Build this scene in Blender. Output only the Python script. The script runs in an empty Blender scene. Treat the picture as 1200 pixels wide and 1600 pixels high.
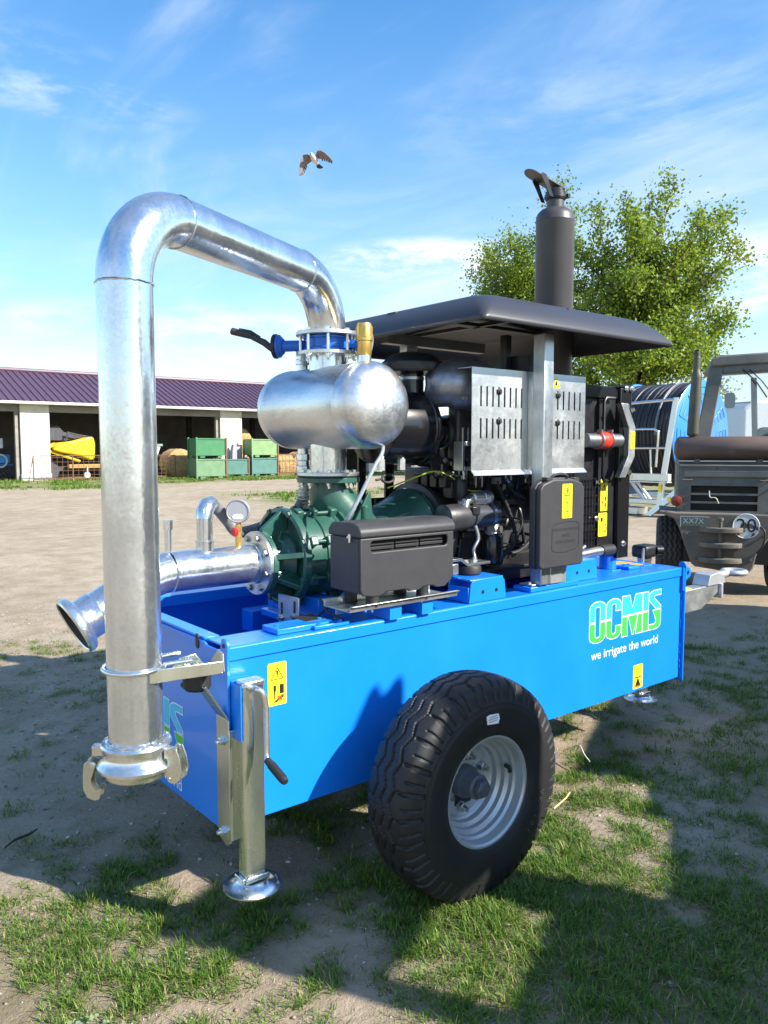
import bpy, bmesh, math, random
import numpy as np
from mathutils import Vector, Matrix, Quaternion
random.seed(7); RNG = np.random.default_rng(7)
S = bpy.context.scene
R_ = math.radians
# ------------------------------------------------------------------ camera, sky, sun, exposure
CAM_H, FPX, YAW = 1.66, 1230.0, R_(51.0)
FW = Vector((math.cos(YAW), math.sin(YAW), 0)); RT = Vector((math.sin(YAW), -math.cos(YAW), 0))
cam = bpy.data.cameras.new('camera'); cam_o = bpy.data.objects.new('camera', cam); S.collection.objects.link(cam_o)
cam.sensor_fit = 'VERTICAL'; cam.sensor_height = 36.0; cam.lens = 36.0 * FPX / 1600.0
cam.clip_start = 0.05; cam.clip_end = 2000
th = math.atan(100 / FPX)
cam_o.location = (0, 0, CAM_H)
cam_o.rotation_euler = (math.pi / 2 - th, 0, math.atan2(FW.y, FW.x) - math.pi / 2)
S.camera = cam_o

SUN_EL = R_(34.9); SUN_H = Vector((.462, -.887, 0))
SUN_DIR = (SUN_H * math.cos(SUN_EL) + Vector((0, 0, math.sin(SUN_EL)))).normalized()
w = bpy.data.worlds.new('World'); S.world = w; w.use_nodes = True
nt = w.node_tree; nt.nodes.clear()
wo = nt.nodes.new('ShaderNodeOutputWorld'); bg = nt.nodes.new('ShaderNodeBackground')
sky = nt.nodes.new('ShaderNodeTexSky'); sky.sky_type = 'NISHITA'; sky.sun_disc = False
sky.sun_elevation = SUN_EL; sky.sun_rotation = math.atan2(SUN_H.x, SUN_H.y)
sky.altitude = 100; sky.air_density = 1.15; sky.dust_density = 0.25; sky.ozone_density = 3.0
tc = nt.nodes.new('ShaderNodeTexCoord')
sep = nt.nodes.new('ShaderNodeSeparateXYZ'); nt.links.new(tc.outputs['Generated'], sep.inputs[0])
# cirrus: project the view direction on a high cloud plane
zc = nt.nodes.new('ShaderNodeMath'); zc.operation = 'MAXIMUM'; zc.inputs[1].default_value = 0.0; nt.links.new(sep.outputs[2], zc.inputs[0])
za = nt.nodes.new('ShaderNodeMath'); za.operation = 'ADD'; za.inputs[1].default_value = 0.10; nt.links.new(zc.outputs[0], za.inputs[0])
dv = nt.nodes.new('ShaderNodeVectorMath'); dv.operation = 'DIVIDE'
cmb = nt.nodes.new('ShaderNodeCombineXYZ')
for i in range(3): nt.links.new(za.outputs[0], cmb.inputs[i])
nt.links.new(tc.outputs['Generated'], dv.inputs[0]); nt.links.new(cmb.outputs[0], dv.inputs[1])
def cloud(scale, rot, sc, detail, lo, hi, dist=0.6):
    mp = nt.nodes.new('ShaderNodeMapping'); mp.inputs['Rotation'].default_value = (0, 0, rot); mp.inputs['Scale'].default_value = sc
    nt.links.new(dv.outputs[0], mp.inputs[0])
    n = nt.nodes.new('ShaderNodeTexNoise'); n.inputs['Scale'].default_value = scale; n.inputs['Detail'].default_value = detail
    n.inputs['Roughness'].default_value = .58; n.inputs['Distortion'].default_value = dist
    nt.links.new(mp.outputs[0], n.inputs['Vector'])
    mr = nt.nodes.new('ShaderNodeMapRange'); mr.interpolation_type = 'SMOOTHSTEP'
    mr.inputs[1].default_value = lo; mr.inputs[2].default_value = hi
    nt.links.new(n.outputs['Fac'], mr.inputs[0]); return mr
c1 = cloud(.62, 2.3, (1, .55, 1), 8, .42, .80)
c2 = cloud(2.1, 2.0, (1, .45, 1), 9, .44, .82, 1.0)
mu = nt.nodes.new('ShaderNodeMath'); mu.operation = 'MULTIPLY_ADD'; nt.links.new(c1.outputs[0], mu.inputs[0]); mu.inputs[1].default_value = .62
m2 = nt.nodes.new('ShaderNodeMath'); m2.operation = 'MULTIPLY'; nt.links.new(c2.outputs[0], m2.inputs[0]); m2.inputs[1].default_value = .36
nt.links.new(m2.outputs[0], mu.inputs[2])
# thin veil towards the horizon
ve = nt.nodes.new('ShaderNodeMapRange'); ve.inputs[1].default_value = .0; ve.inputs[2].default_value = .50; ve.inputs[3].default_value = .30; ve.inputs[4].default_value = 0.05
nt.links.new(sep.outputs[2], ve.inputs[0])
ad = nt.nodes.new('ShaderNodeMath'); ad.operation = 'ADD'; ad.use_clamp = True; nt.links.new(mu.outputs[0], ad.inputs[0]); nt.links.new(ve.outputs[0], ad.inputs[1])
def patch(dirv, wx, wy, amt, prev):
    d = Vector(dirv).normalized(); r = d.cross(Vector((0, 0, 1))).normalized(); u = r.cross(d)
    def dot(v, k):
        n = nt.nodes.new('ShaderNodeVectorMath'); n.operation = 'DOT_PRODUCT'; n.inputs[1].default_value = v * (1 / k); nt.links.new(tc.outputs['Generated'], n.inputs[0])
        q = nt.nodes.new('ShaderNodeMath'); q.operation = 'MULTIPLY'; nt.links.new(n.outputs['Value'], q.inputs[0]); nt.links.new(n.outputs['Value'], q.inputs[1]); return q.outputs[0]
    s = nt.nodes.new('ShaderNodeMath'); s.operation = 'ADD'; nt.links.new(dot(r, wx), s.inputs[0]); nt.links.new(dot(u, wy), s.inputs[1])
    f = nt.nodes.new('ShaderNodeVectorMath'); f.operation = 'DOT_PRODUCT'; f.inputs[1].default_value = d; nt.links.new(tc.outputs['Generated'], f.inputs[0])
    m = nt.nodes.new('ShaderNodeMapRange'); m.interpolation_type = 'SMOOTHSTEP'; m.inputs[1].default_value = 1.0; m.inputs[2].default_value = .0; m.inputs[3].default_value = 0; m.inputs[4].default_value = amt; nt.links.new(s.outputs[0], m.inputs[0])
    g = nt.nodes.new('ShaderNodeMath'); g.operation = 'GREATER_THAN'; g.inputs[1].default_value = 0; nt.links.new(f.outputs['Value'], g.inputs[0])
    n = nt.nodes.new('ShaderNodeTexNoise'); n.inputs['Scale'].default_value = 9; n.inputs['Detail'].default_value = 9; n.inputs['Roughness'].default_value = .62; mp = nt.nodes.new('ShaderNodeMapping'); mp.inputs['Scale'].default_value = (1, 1, 3.2); nt.links.new(tc.outputs['Generated'], mp.inputs[0]); nt.links.new(mp.outputs[0], n.inputs['Vector'])
    h = nt.nodes.new('ShaderNodeMapRange'); h.interpolation_type = 'SMOOTHSTEP'; h.inputs[1].default_value = .40; h.inputs[2].default_value = .64; nt.links.new(n.outputs['Fac'], h.inputs[0])
    a = nt.nodes.new('ShaderNodeMath'); a.operation = 'MULTIPLY'; nt.links.new(m.outputs[0], a.inputs[0]); nt.links.new(h.outputs[0], a.inputs[1])
    b = nt.nodes.new('ShaderNodeMath'); b.operation = 'MULTIPLY_ADD'; nt.links.new(a.outputs[0], b.inputs[0]); nt.links.new(g.outputs[0], b.inputs[1]); nt.links.new(prev, b.inputs[2])
    return b.outputs[0]
def look(px, py): return FW * math.cos(th) - Vector((0, 0, math.sin(th))) + RT * ((px - 600) / FPX) - (Vector((0, 0, math.cos(th))) + FW * math.sin(th)) * ((py - 800) / FPX)
pv = ad.outputs[0]
for px, py, wx, wy, am in ((660, 405, .15, .030, 1.0), (1190, 430, .16, .055, .9), (40, 95, .12, .045, .2), (300, 525, .34, .050, .7), (130, 160, .14, .03, .3), (830, 190, .24, .07, .12), (1120, 110, .2, .08, .05)): pv = patch(look(px, py), wx, wy, am, pv)
ck = nt.nodes.new('ShaderNodeClamp'); nt.links.new(pv, ck.inputs[0])
mx = nt.nodes.new('ShaderNodeMix'); mx.data_type = 'RGBA'
nt.links.new(ck.outputs[0], mx.inputs['Factor']); hs = nt.nodes.new('ShaderNodeHueSaturation'); hs.inputs['Saturation'].default_value = 1.36; nt.links.new(sky.outputs[0], hs.inputs['Color']); nt.links.new(hs.outputs[0], mx.inputs['A']); mx.inputs['B'].default_value = (4.0, 4.45, 4.85, 1)
nt.links.new(mx.outputs['Result'], bg.inputs[0]); bg.inputs[1].default_value = 0.125
nt.links.new(bg.outputs[0], wo.inputs[0])
sun = bpy.data.lights.new('sun', 'SUN'); sun.energy = 5.0; sun.angle = R_(.53); sun.color = (1, .94, .84)
sun_o = bpy.data.objects.new('sun', sun); S.collection.objects.link(sun_o); sun_o.rotation_euler = (-SUN_DIR).to_track_quat('-Z', 'Y').to_euler()
sun_o.location = SUN_DIR * 60
S.view_settings.view_transform = 'Standard'; S.view_settings.look = 'None'
S.view_settings.exposure = 1.05; S.view_settings.gamma = 1; S.view_settings.use_curve_mapping = False

# ------------------------------------------------------------------ materials
MATS = {}
def mat(name, col, rough=.5, metal=0., var=.0, vscale=8., bump=0., bscale=60., coat=0., rvar=0., spec=.5, col2=None, stretch=None, detail=6, emit=None, bdist=.01):
    m = bpy.data.materials.new(name); m.use_nodes = True; t = m.node_tree; p = t.nodes['Principled BSDF']
    p.inputs['Roughness'].default_value = rough; p.inputs['Metallic'].default_value = metal
    p.inputs['Specular IOR Level'].default_value = spec
    p.inputs['Coat Weight'].default_value = coat; p.inputs['Coat Roughness'].default_value = .06
    p.inputs['Base Color'].default_value = (*col, 1)
    co = t.nodes.new('ShaderNodeTexCoord'); mp = t.nodes.new('ShaderNodeMapping'); t.links.new(co.outputs['Object'], mp.inputs[0])
    if stretch: mp.inputs['Scale'].default_value = stretch
    if var or col2 or rvar:
        n = t.nodes.new('ShaderNodeTexNoise'); n.inputs['Scale'].default_value = vscale; n.inputs['Detail'].default_value = detail; n.inputs['Roughness'].default_value = .62
        t.links.new(mp.outputs[0], n.inputs['Vector'])
        if var or col2:
            r = t.nodes.new('ShaderNodeValToRGB'); a = np.array(col); b = np.array(col2) if col2 else None
            r.color_ramp.elements[0].position = .32; r.color_ramp.elements[1].position = .68
            lo = a * (1 - var) if b is None else a; hi = np.minimum(a * (1 + var), 1) if b is None else b
            r.color_ramp.elements[0].color = (*lo, 1); r.color_ramp.elements[1].color = (*hi, 1)
            t.links.new(n.outputs['Fac'], r.inputs[0]); t.links.new(r.outputs[0], p.inputs['Base Color'])
        if rvar:
            mr = t.nodes.new('ShaderNodeMapRange'); mr.inputs[1].default_value = .3; mr.inputs[2].default_value = .7
            mr.inputs[3].default_value = max(.03, rough - rvar); mr.inputs[4].default_value = min(1, rough + rvar)
            t.links.new(n.outputs['Fac'], mr.inputs[0]); t.links.new(mr.outputs[0], p.inputs['Roughness'])
    if bump:
        n2 = t.nodes.new('ShaderNodeTexNoise'); n2.inputs['Scale'].default_value = bscale; n2.inputs['Detail'].default_value = 5
        t.links.new(mp.outputs[0], n2.inputs['Vector'])
        b = t.nodes.new('ShaderNodeBump'); b.inputs['Strength'].default_value = bump; b.inputs['Distance'].default_value = bdist
        t.links.new(n2.outputs['Fac'], b.inputs['Height']); t.links.new(b.outputs[0], p.inputs['Normal'])
    MATS[name] = m; return m
def galv(name, a, b, rough, spangle=18., streak=None, drips=0.0, amp=.12, runs=0.):
    """hot-dip zinc: mottled spangle, cloudy oxide, small runs"""
    m = bpy.data.materials.new(name); m.use_nodes = True; t = m.node_tree; p = t.nodes['Principled BSDF']
    co = t.nodes.new('ShaderNodeTexCoord'); mp = t.nodes.new('ShaderNodeMapping'); t.links.new(co.outputs['Object'], mp.inputs[0])
    if streak: mp.inputs['Scale'].default_value = streak
    n = t.nodes.new('ShaderNodeTexNoise'); n.inputs['Scale'].default_value = 5; n.inputs['Detail'].default_value = 9; n.inputs['Roughness'].default_value = .6; n.inputs['Distortion'].default_value = .4
    t.links.new(mp.outputs[0], n.inputs['Vector'])
    v = t.nodes.new('ShaderNodeTexVoronoi'); v.inputs['Scale'].default_value = spangle * 4; t.links.new(co.outputs['Object'], v.inputs['Vector'])
    sx = t.nodes.new('ShaderNodeSeparateColor'); t.links.new(v.outputs['Color'], sx.inputs[0])
    ma = t.nodes.new('ShaderNodeMath'); ma.operation = 'MULTIPLY_ADD'; ma.inputs[1].default_value = amp
    t.links.new(sx.outputs[0], ma.inputs[0]); t.links.new(n.outputs['Fac'], ma.inputs[2])
    r = t.nodes.new('ShaderNodeValToRGB'); r.color_ramp.elements[0].position = .30; r.color_ramp.elements[1].position = .80
    r.color_ramp.elements[0].color = (*a, 1); r.color_ramp.elements[1].color = (*b, 1)
    t.links.new(ma.outputs[0], r.inputs[0])
    vd = t.nodes.new('ShaderNodeTexNoise'); vd.inputs['Scale'].default_value = 16; vd.inputs['Detail'].default_value = 3; t.links.new(co.outputs['Object'], vd.inputs['Vector'])
    va = t.nodes.new('ShaderNodeVectorMath'); va.operation = 'MULTIPLY_ADD'; va.inputs[1].default_value = (.09, .09, .09); t.links.new(vd.outputs['Color'], va.inputs[0]); t.links.new(co.outputs['Object'], va.inputs[2])
    ve_ = t.nodes.new('ShaderNodeTexVoronoi'); ve_.feature = 'DISTANCE_TO_EDGE'; ve_.inputs['Scale'].default_value = 17; t.links.new(va.outputs[0], ve_.inputs['Vector'])
    vm = t.nodes.new('ShaderNodeMapRange'); vm.inputs[1].default_value = .0; vm.inputs[2].default_value = .045; vm.inputs[3].default_value = 1; vm.inputs[4].default_value = 0; t.links.new(ve_.outputs['Distance'], vm.inputs[0])
    vk = t.nodes.new('ShaderNodeMapRange'); vk.inputs[1].default_value = .50; vk.inputs[2].default_value = .66; vk.inputs[4].default_value = runs; t.links.new(n.outputs['Fac'], vk.inputs[0])
    vx = t.nodes.new('ShaderNodeMath'); vx.operation = 'MULTIPLY'; t.links.new(vm.outputs[0], vx.inputs[0]); t.links.new(vk.outputs[0], vx.inputs[1])
    rm = t.nodes.new('ShaderNodeMix'); rm.data_type = 'RGBA'; t.links.new(vx.outputs[0], rm.inputs['Factor']); t.links.new(r.outputs[0], rm.inputs['A']); rm.inputs['B'].default_value = (.93, .94, .95, 1); t.links.new(rm.outputs['Result'], p.inputs['Base Color'])
    mr = t.nodes.new('ShaderNodeMapRange'); mr.inputs[1].default_value = .35; mr.inputs[2].default_value = .85
    mr.inputs[3].default_value = rough - .07; mr.inputs[4].default_value = rough + .10
    t.links.new(ma.outputs[0], mr.inputs[0]); t.links.new(mr.outputs[0], p.inputs['Roughness'])
    p.inputs['Metallic'].default_value = .93
    n3 = t.nodes.new('ShaderNodeTexNoise'); n3.inputs['Scale'].default_value = 34; n3.inputs['Detail'].default_value = 6; t.links.new(mp.outputs[0], n3.inputs['Vector'])
    bp = t.nodes.new('ShaderNodeBump'); bp.inputs['Strength'].default_value = .16 + drips; bp.inputs['Distance'].default_value = .004
    t.links.new(n3.outputs['Fac'], bp.inputs['Height']); t.links.new(bp.outputs[0], p.inputs['Normal'])
    MATS[name] = m; return m
GALV = galv('galvanised_pipe', (.54, .60, .66), (.80, .85, .90), .20, 26, streak=(1.6, 1.6, .6), drips=.12, runs=.8)
ZINC = galv('bright_zinc', (.64, .66, .66), (.80, .80, .77), .22, 40)
SHEET = galv('galvanised_sheet', (.56, .58, .58), (.74, .76, .74), .38, 30)
YZINC = galv('passivated_zinc', (.52, .56, .52), (.70, .72, .62), .26, 30, streak=(2, 2, .35), amp=.03)
BLUE = mat('blue_paint', (.006, .205, .80), .34, var=.05, vscale=3, coat=.35, bump=.10, bscale=2.2, bdist=.012, rvar=.05)
BLUE2 = mat('valve_blue', (.006, .12, .55), .38, coat=.2, var=.08)
PLASTIC = mat('black_plastic', (.034, .034, .038), .52, var=.12, vscale=14, bump=.10, bscale=900, bdist=.002)
BLACK = mat('black_paint', (.013, .013, .015), .38, var=.25, vscale=10, rvar=.1)
GLOSSBLK = mat('gloss_black', (.010, .010, .012), .22, coat=.3)
CANOPY = mat('grey_black_canopy', (.034, .034, .041), .42, var=.08, vscale=5, bump=.04, bscale=500, bdist=.002)
RUBBER = mat('tyre_rubber', (.0115, .0115, .0125), .58, var=.3, vscale=9, bump=.12, bscale=180, bdist=.003)
RUBBLK = mat('soft_rubber', (.016, .016, .017), .6)
GREEN = mat('pump_green', (.024, .090, .068), .36, var=.22, vscale=12, coat=.15, bump=.12, bscale=120, bdist=.004)
RIMM = mat('rim_silver', (.46, .48, .50), .36, metal=.5, var=.06, vscale=6)
BRASS = mat('brass', (.62, .42, .12), .36, metal=.75, var=.12, vscale=20)
YELLOW = mat('sticker_yellow', (.86, .68, .02), .45)
STBLK = mat('print_black', (.012, .012, .012), .5)
STRED = mat('print_red', (.55, .06, .02), .5)
WHITE = mat('print_white', (.82, .82, .80), .45)
CYAN = mat('logo_cyan', (.03, .52, .86), .42)
LGREEN = mat('logo_green', (.05, .50, .07), .42)
STEEL = mat('machined_steel', (.46, .46, .46), .32, metal=.9, var=.15, vscale=30)
DARKST = mat('dark_cast_iron', (.065, .065, .07), .42, metal=.5, var=.35, vscale=9, bump=.25, bscale=90, bdist=.003)
HOSEG = mat('grey_hose', (.18, .18, .19), .5)
CLEAR = mat('clear_tube', (.26, .29, .31), .10, coat=.6)
RED = mat('red_silicone', (.62, .04, .018), .4)
REDP = mat('red_knob', (.6, .015, .03), .35)
WIRE = mat('earth_wire', (.42, .48, .05), .5)
WOODP = mat('board_wood', (.26, .18, .10), .8, var=.35, vscale=9, stretch=(1, 8, 8))
def tb(name, base, **k): return mat(name, base, **k)

# ------------------------------------------------------------------ mesh helpers
def frame(axis):
    a = Vector(axis).normalized(); h = Vector((0, 0, 1)) if abs(a.z) < .9 else Vector((1, 0, 0))
    u = h.cross(a).normalized(); v = a.cross(u); return u, v, a
def holed_plate(outer, holes, o, ux, uy, dep):
    b_ = bmesh.new(); o = Vector(o); ux = Vector(ux); uy = Vector(uy); es = []
    for lp in [outer] + holes:
        vs = [b_.verts.new(o + ux * x + uy * y) for x, y in lp]; es += [b_.edges.new((vs[i], vs[(i + 1) % len(vs)])) for i in range(len(vs))]
    bmesh.ops.triangle_fill(b_, edges=es, use_beauty=True, use_dissolve=False); r = bmesh.ops.extrude_face_region(b_, geom=list(b_.faces))
    for v in r['geom']:
        if isinstance(v, bmesh.types.BMVert): v.co += Vector(dep)
    b_.verts.index_update(); q = MB(); q.add([v.co.copy() for v in b_.verts], [tuple(v.index for v in f.verts) for f in b_.faces]); b_.free(); return q
class MB:
    def __init__(s): s.v = []; s.f = []
    def add(s, vs, fs):
        o = len(s.v); s.v += [tuple(x) for x in vs]; s.f += [tuple(i + o for i in q) for q in fs]; return s
    def box(s, c, d, rz=0., R=None):
        c = Vector(c); M = R if R is not None else Matrix.Rotation(rz, 3, 'Z')
        vs = [c + M @ Vector((x * d[0] / 2, y * d[1] / 2, z * d[2] / 2)) for z in (-1, 1) for y in (-1, 1) for x in (-1, 1)]
        return s.add(vs, [(0, 2, 3, 1), (4, 5, 7, 6), (0, 1, 5, 4), (2, 6, 7, 3), (0, 4, 6, 2), (1, 3, 7, 5)])
    def bb(s, x0, x1, y0, y1, z0, z1): return s.box(((x0 + x1) / 2, (y0 + y1) / 2, (z0 + z1) / 2), (x1 - x0, y1 - y0, z1 - z0))
    def lathe(s, prof, o, axis, n=32, cap=True, closed=False):
        o = Vector(o); u, v, a = frame(axis); vs = []; fs = []
        for r, h in prof:
            for i in range(n):
                t = 2 * math.pi * i / n; vs.append(o + a * h + (u * math.cos(t) + v * math.sin(t)) * r)
        m = len(prof); rng = m if closed else m - 1
        for j in range(rng):
            k = (j + 1) % m
            for i in range(n): fs.append((j * n + i, j * n + (i + 1) % n, k * n + (i + 1) % n, k * n + i))
        if cap and not closed: fs.append(tuple(range(n))[::-1]); fs.append(tuple((m - 1) * n + i for i in range(n)))
        return s.add(vs, fs)
    def cyl(s, p0, p1, r0, r1=None, n=20, cap=True):
        p0 = Vector(p0); p1 = Vector(p1); L = (p1 - p0).length
        return s.lathe([(r0, 0), (r0 if r1 is None else r1, L)], p0, p1 - p0, n, cap)
    def ring(s, o, axis, r0, r1, h, n=36): return s.lathe([(r0, 0), (r1, 0), (r1, h), (r0, h)], o, axis, n, closed=True)
    def tube(s, pts, r, n=10, cap=True, rs=None):
        pts = [Vector(p) for p in pts]; vs = []; fs = []; m = len(pts); u = None
        for j, p in enumerate(pts):
            d = (pts[min(j + 1, m - 1)] - pts[max(j - 1, 0)]).normalized()
            if u is None: u, vv, _ = frame(d)
            else:
                u = (u - d * u.dot(d)).normalized(); vv = d.cross(u)
            rr = rs[j] if rs else r
            for i in range(n):
                t = 2 * math.pi * i / n; vs.append(p + (u * math.cos(t) + vv * math.sin(t)) * rr)
        for j in range(m - 1):
            for i in range(n): fs.append((j * n + i, j * n + (i + 1) % n, (j + 1) * n + (i + 1) % n, (j + 1) * n + i))
        if cap: fs.append(tuple(range(n))[::-1]); fs.append(tuple((m - 1) * n + i for i in range(n)))
        return s.add(vs, fs)
    def prism(s, poly, o, ux, uy, dep):
        o = Vector(o); ux = Vector(ux); uy = Vector(uy); d = Vector(dep); n = len(poly)
        vs = [o + ux * x + uy * y for x, y in poly]; vs += [q + d for q in vs]
        fs = [tuple(range(n))[::-1], tuple(range(n, 2 * n))] + [(i, (i + 1) % n, (i + 1) % n + n, i + n) for i in range(n)]
        return s.add(vs, fs)
    def flat(s, poly, o, ux, uy):
        o = Vector(o); ux = Vector(ux); uy = Vector(uy)
        return s.add([o + ux * x + uy * y for x, y in poly], [tuple(range(len(poly)))])
def bez(p, n=14):
    """Catmull-Rom through points"""
    p = [Vector(q) for q in p]; p = [p[0] * 2 - p[1]] + p + [p[-1] * 2 - p[-2]]; out = []
    for i in range(1, len(p) - 2):
        for k in range(n):
            t = k / n; a, b, c, d = p[i - 1:i + 3]
            out.append(.5 * ((2 * b) + (c - a) * t + (2 * a - 5 * b + 4 * c - d) * t * t + (3 * b - a - 3 * c + d) * t ** 3))
    out.append(p[-2]); return out
def arc_pts(c, u, v, r, a0, a1, n=12):
    c = Vector(c); u = Vector(u); v = Vector(v); return [c + (u * math.cos(a0 + (a1 - a0) * i / n) + v * math.sin(a0 + (a1 - a0) * i / n)) * r for i in range(n + 1)]
ORIG = {}
def link(name, me, m, parent=None, loc=None):
    o = bpy.data.objects.new(name, me); S.collection.objects.link(o)
    for x in (m if isinstance(m, (list, tuple)) else [m]): me.materials.append(x)
    if parent is not None: o.parent = parent
    if loc is not None: o.location = loc
    return o
def root_of(o):
    while o.parent is not None: o = o.parent
    return o
def obj(name, mb, m, parent=None, smooth=40, bev=0., seg=2, loc=None, recalc=True):
    """link mb as ONE mesh; coordinates are given in the frame ORIG[root] (world minus the thing's origin)"""
    me = bpy.data.meshes.new(name)
    off = ORIG.get(root_of(parent).name, Vector()) if parent is not None else Vector()
    if parent is None and loc is not None: off = Vector(loc)
    me.from_pydata([tuple(Vector(q) - off) for q in mb.v], [], mb.f)
    if recalc:
        b = bmesh.new(); b.from_mesh(me); bmesh.ops.recalc_face_normals(b, faces=b.faces); b.to_mesh(me); b.free()
    if smooth:
        me.shade_smooth(); me.set_sharp_from_angle(angle=R_(smooth))
    o = link(name, me, m, parent, loc if parent is None else None)
    if bev:
        md = o.modifiers.new('bevel', 'BEVEL'); md.width = bev; md.segments = seg; md.limit_method = 'ANGLE'; md.angle_limit = R_(35); md.harden_normals = False
    return o
def tag(o, label=None, cat=None, group=None, kind=None):
    if label: o['label'] = label
    if cat: o['category'] = cat
    if group: o['group'] = group
    if kind: o['kind'] = kind
    return o
def thing(name, loc, label, cat, group=None, rz=0., absolute=True):
    o = bpy.data.objects.new(name, None); S.collection.objects.link(o); o.location = loc; o.rotation_euler = (0, 0, rz)
    o.empty_display_size = .2
    if absolute: ORIG[o.name] = Vector(loc)
    return tag(o, label, cat, group)
def copy_tree(o, parent=None):
    c = o.copy(); S.collection.objects.link(c)
    if parent is not None: c.parent = parent
    for ch in list(o.children): copy_tree(ch, c)
    return c
_bolts = {}
def bolts(parent, pts, axis, r=.011, h=.009, m=None, shank=0., name='bolt'):
    """hexagon heads (and a washer), one object each, shared mesh, pointing along axis"""
    m = m or ZINC; key = (round(r, 4), round(h, 4), m.name, round(shank, 3))
    if key not in _bolts:
        b = MB(); b.lathe([(r * 1.35, 0), (r * 1.35, h * .25), (r, h * .25), (r, h), (r * .8, h * 1.08)], (0, 0, 0), (0, 0, 1), 6)
        if shank: b.cyl((0, 0, h), (0, 0, h + shank), r * .55, n=8)
        me = bpy.data.meshes.new(name); me.from_pydata(b.v, [], b.f); me.materials.append(m); _bolts[key] = me
    q = Vector((0, 0, 1)).rotation_difference(Vector(axis).normalized()); off = ORIG.get(root_of(parent).name, Vector())
    for p in pts:
        o = bpy.data.objects.new(name, _bolts[key]); S.collection.objects.link(o); o.parent = parent
        o.location = Vector(p) - off; o.rotation_mode = 'QUATERNION'; o.rotation_quaternion = q
def circle(c, axis, r, n, a0=0.):
    u, v, a = frame(axis); c = Vector(c); return [c + (u * math.cos(a0 + 2 * math.pi * i / n) + v * math.sin(a0 + 2 * math.pi * i / n)) * r for i in range(n)]
def rrect(x0, x1, y0, y1, r, n=4):
    out = []
    for cx, cy, a in ((x1 - r, y0 + r, -90), (x1 - r, y1 - r, 0), (x0 + r, y1 - r, 90), (x0 + r, y0 + r, 180)):
        for i in range(n + 1):
            t = R_(a + 90 * i / n); out.append((cx + r * math.cos(t), cy + r * math.sin(t)))
    return out
def text(parent, s, o, ux, uy, size, m, name='lettering', align='CENTER', sx=1.):
    cu = bpy.data.curves.new(name, 'FONT'); cu.body = s; cu.size = size; cu.align_x = align; cu.align_y = 'CENTER'; cu.resolution_u = 3
    tmp = bpy.data.objects.new('tmp_text', cu); S.collection.objects.link(tmp); bpy.context.view_layer.update()
    me = bpy.data.meshes.new_from_object(tmp.evaluated_get(bpy.context.evaluated_depsgraph_get())); bpy.data.objects.remove(tmp)
    ux = Vector(ux).normalized() * sx; uy = Vector(uy).normalized(); off = ORIG.get(root_of(parent).name, Vector()); o = Vector(o) - off
    for v in me.vertices: v.co = o + ux * v.co.x + uy * v.co.y
    me.materials.clear(); return link(name, me, m, parent)
def np_mesh(name, V, F, mats, mi=None, parent=None, smooth=False, loc=None):
    V = np.asarray(V, np.float32); F = np.asarray(F, np.int32); k = F.shape[1]
    me = bpy.data.meshes.new(name); me.vertices.add(len(V)); me.vertices.foreach_set('co', V.ravel())
    me.loops.add(F.size); me.loops.foreach_set('vertex_index', F.ravel())
    me.polygons.add(len(F)); me.polygons.foreach_set('loop_start', np.arange(0, F.size, k, dtype=np.int32))
    if mi is not None: me.polygons.foreach_set('material_index', np.asarray(mi, np.int32))
    if smooth: me.polygons.foreach_set('use_smooth', np.ones(len(F), bool))
    me.update(calc_edges=True); me.validate()
    return link(name, me, mats, parent, loc)
def vnoise(x, y, seed=0):
    """value noise, numpy"""
    xi = np.floor(x).astype(np.int64); yi = np.floor(y).astype(np.int64); fx = x - xi; fy = y - yi
    fx = fx * fx * (3 - 2 * fx); fy = fy * fy * (3 - 2 * fy)
    def h(a, b):
        n = (a * 374761393 + b * 668265263 + seed * 974634617) & 0x7fffffff; n = ((n ^ (n >> 13)) * 1274126177) & 0x7fffffff
        return ((n ^ (n >> 16)) & 0xffff) / 65535.
    return (h(xi, yi) * (1 - fx) + h(xi + 1, yi) * fx) * (1 - fy) + (h(xi, yi + 1) * (1 - fx) + h(xi + 1, yi + 1) * fx) * fy
def fbm(x, y, seed=0, o=4):
    a = .5; t = 0; s = 0
    for i in range(o): t = t + a * vnoise(x * 2 ** i + 17.3 * i, y * 2 ** i - 9.1 * i, seed + i); s += a; a *= .5
    return t / s
def leafmat(name, col, tr=.35, rough=.5):
    m = bpy.data.materials.new(name); m.use_nodes = True; t = m.node_tree; p = t.nodes['Principled BSDF']; p.inputs['Base Color'].default_value = (*col, 1); p.inputs['Roughness'].default_value = rough; p.inputs['Specular IOR Level'].default_value = .3
    d = t.nodes.new('ShaderNodeBsdfTranslucent'); d.inputs[0].default_value = (col[0] * 1.3, col[1] * 1.25, col[2] * .7, 1); x = t.nodes.new('ShaderNodeMixShader'); x.inputs[0].default_value = tr
    t.links.new(p.outputs[0], x.inputs[1]); t.links.new(d.outputs[0], x.inputs[2]); t.links.new(x.outputs[0], t.nodes['Material Output'].inputs[0]); return m
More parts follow.
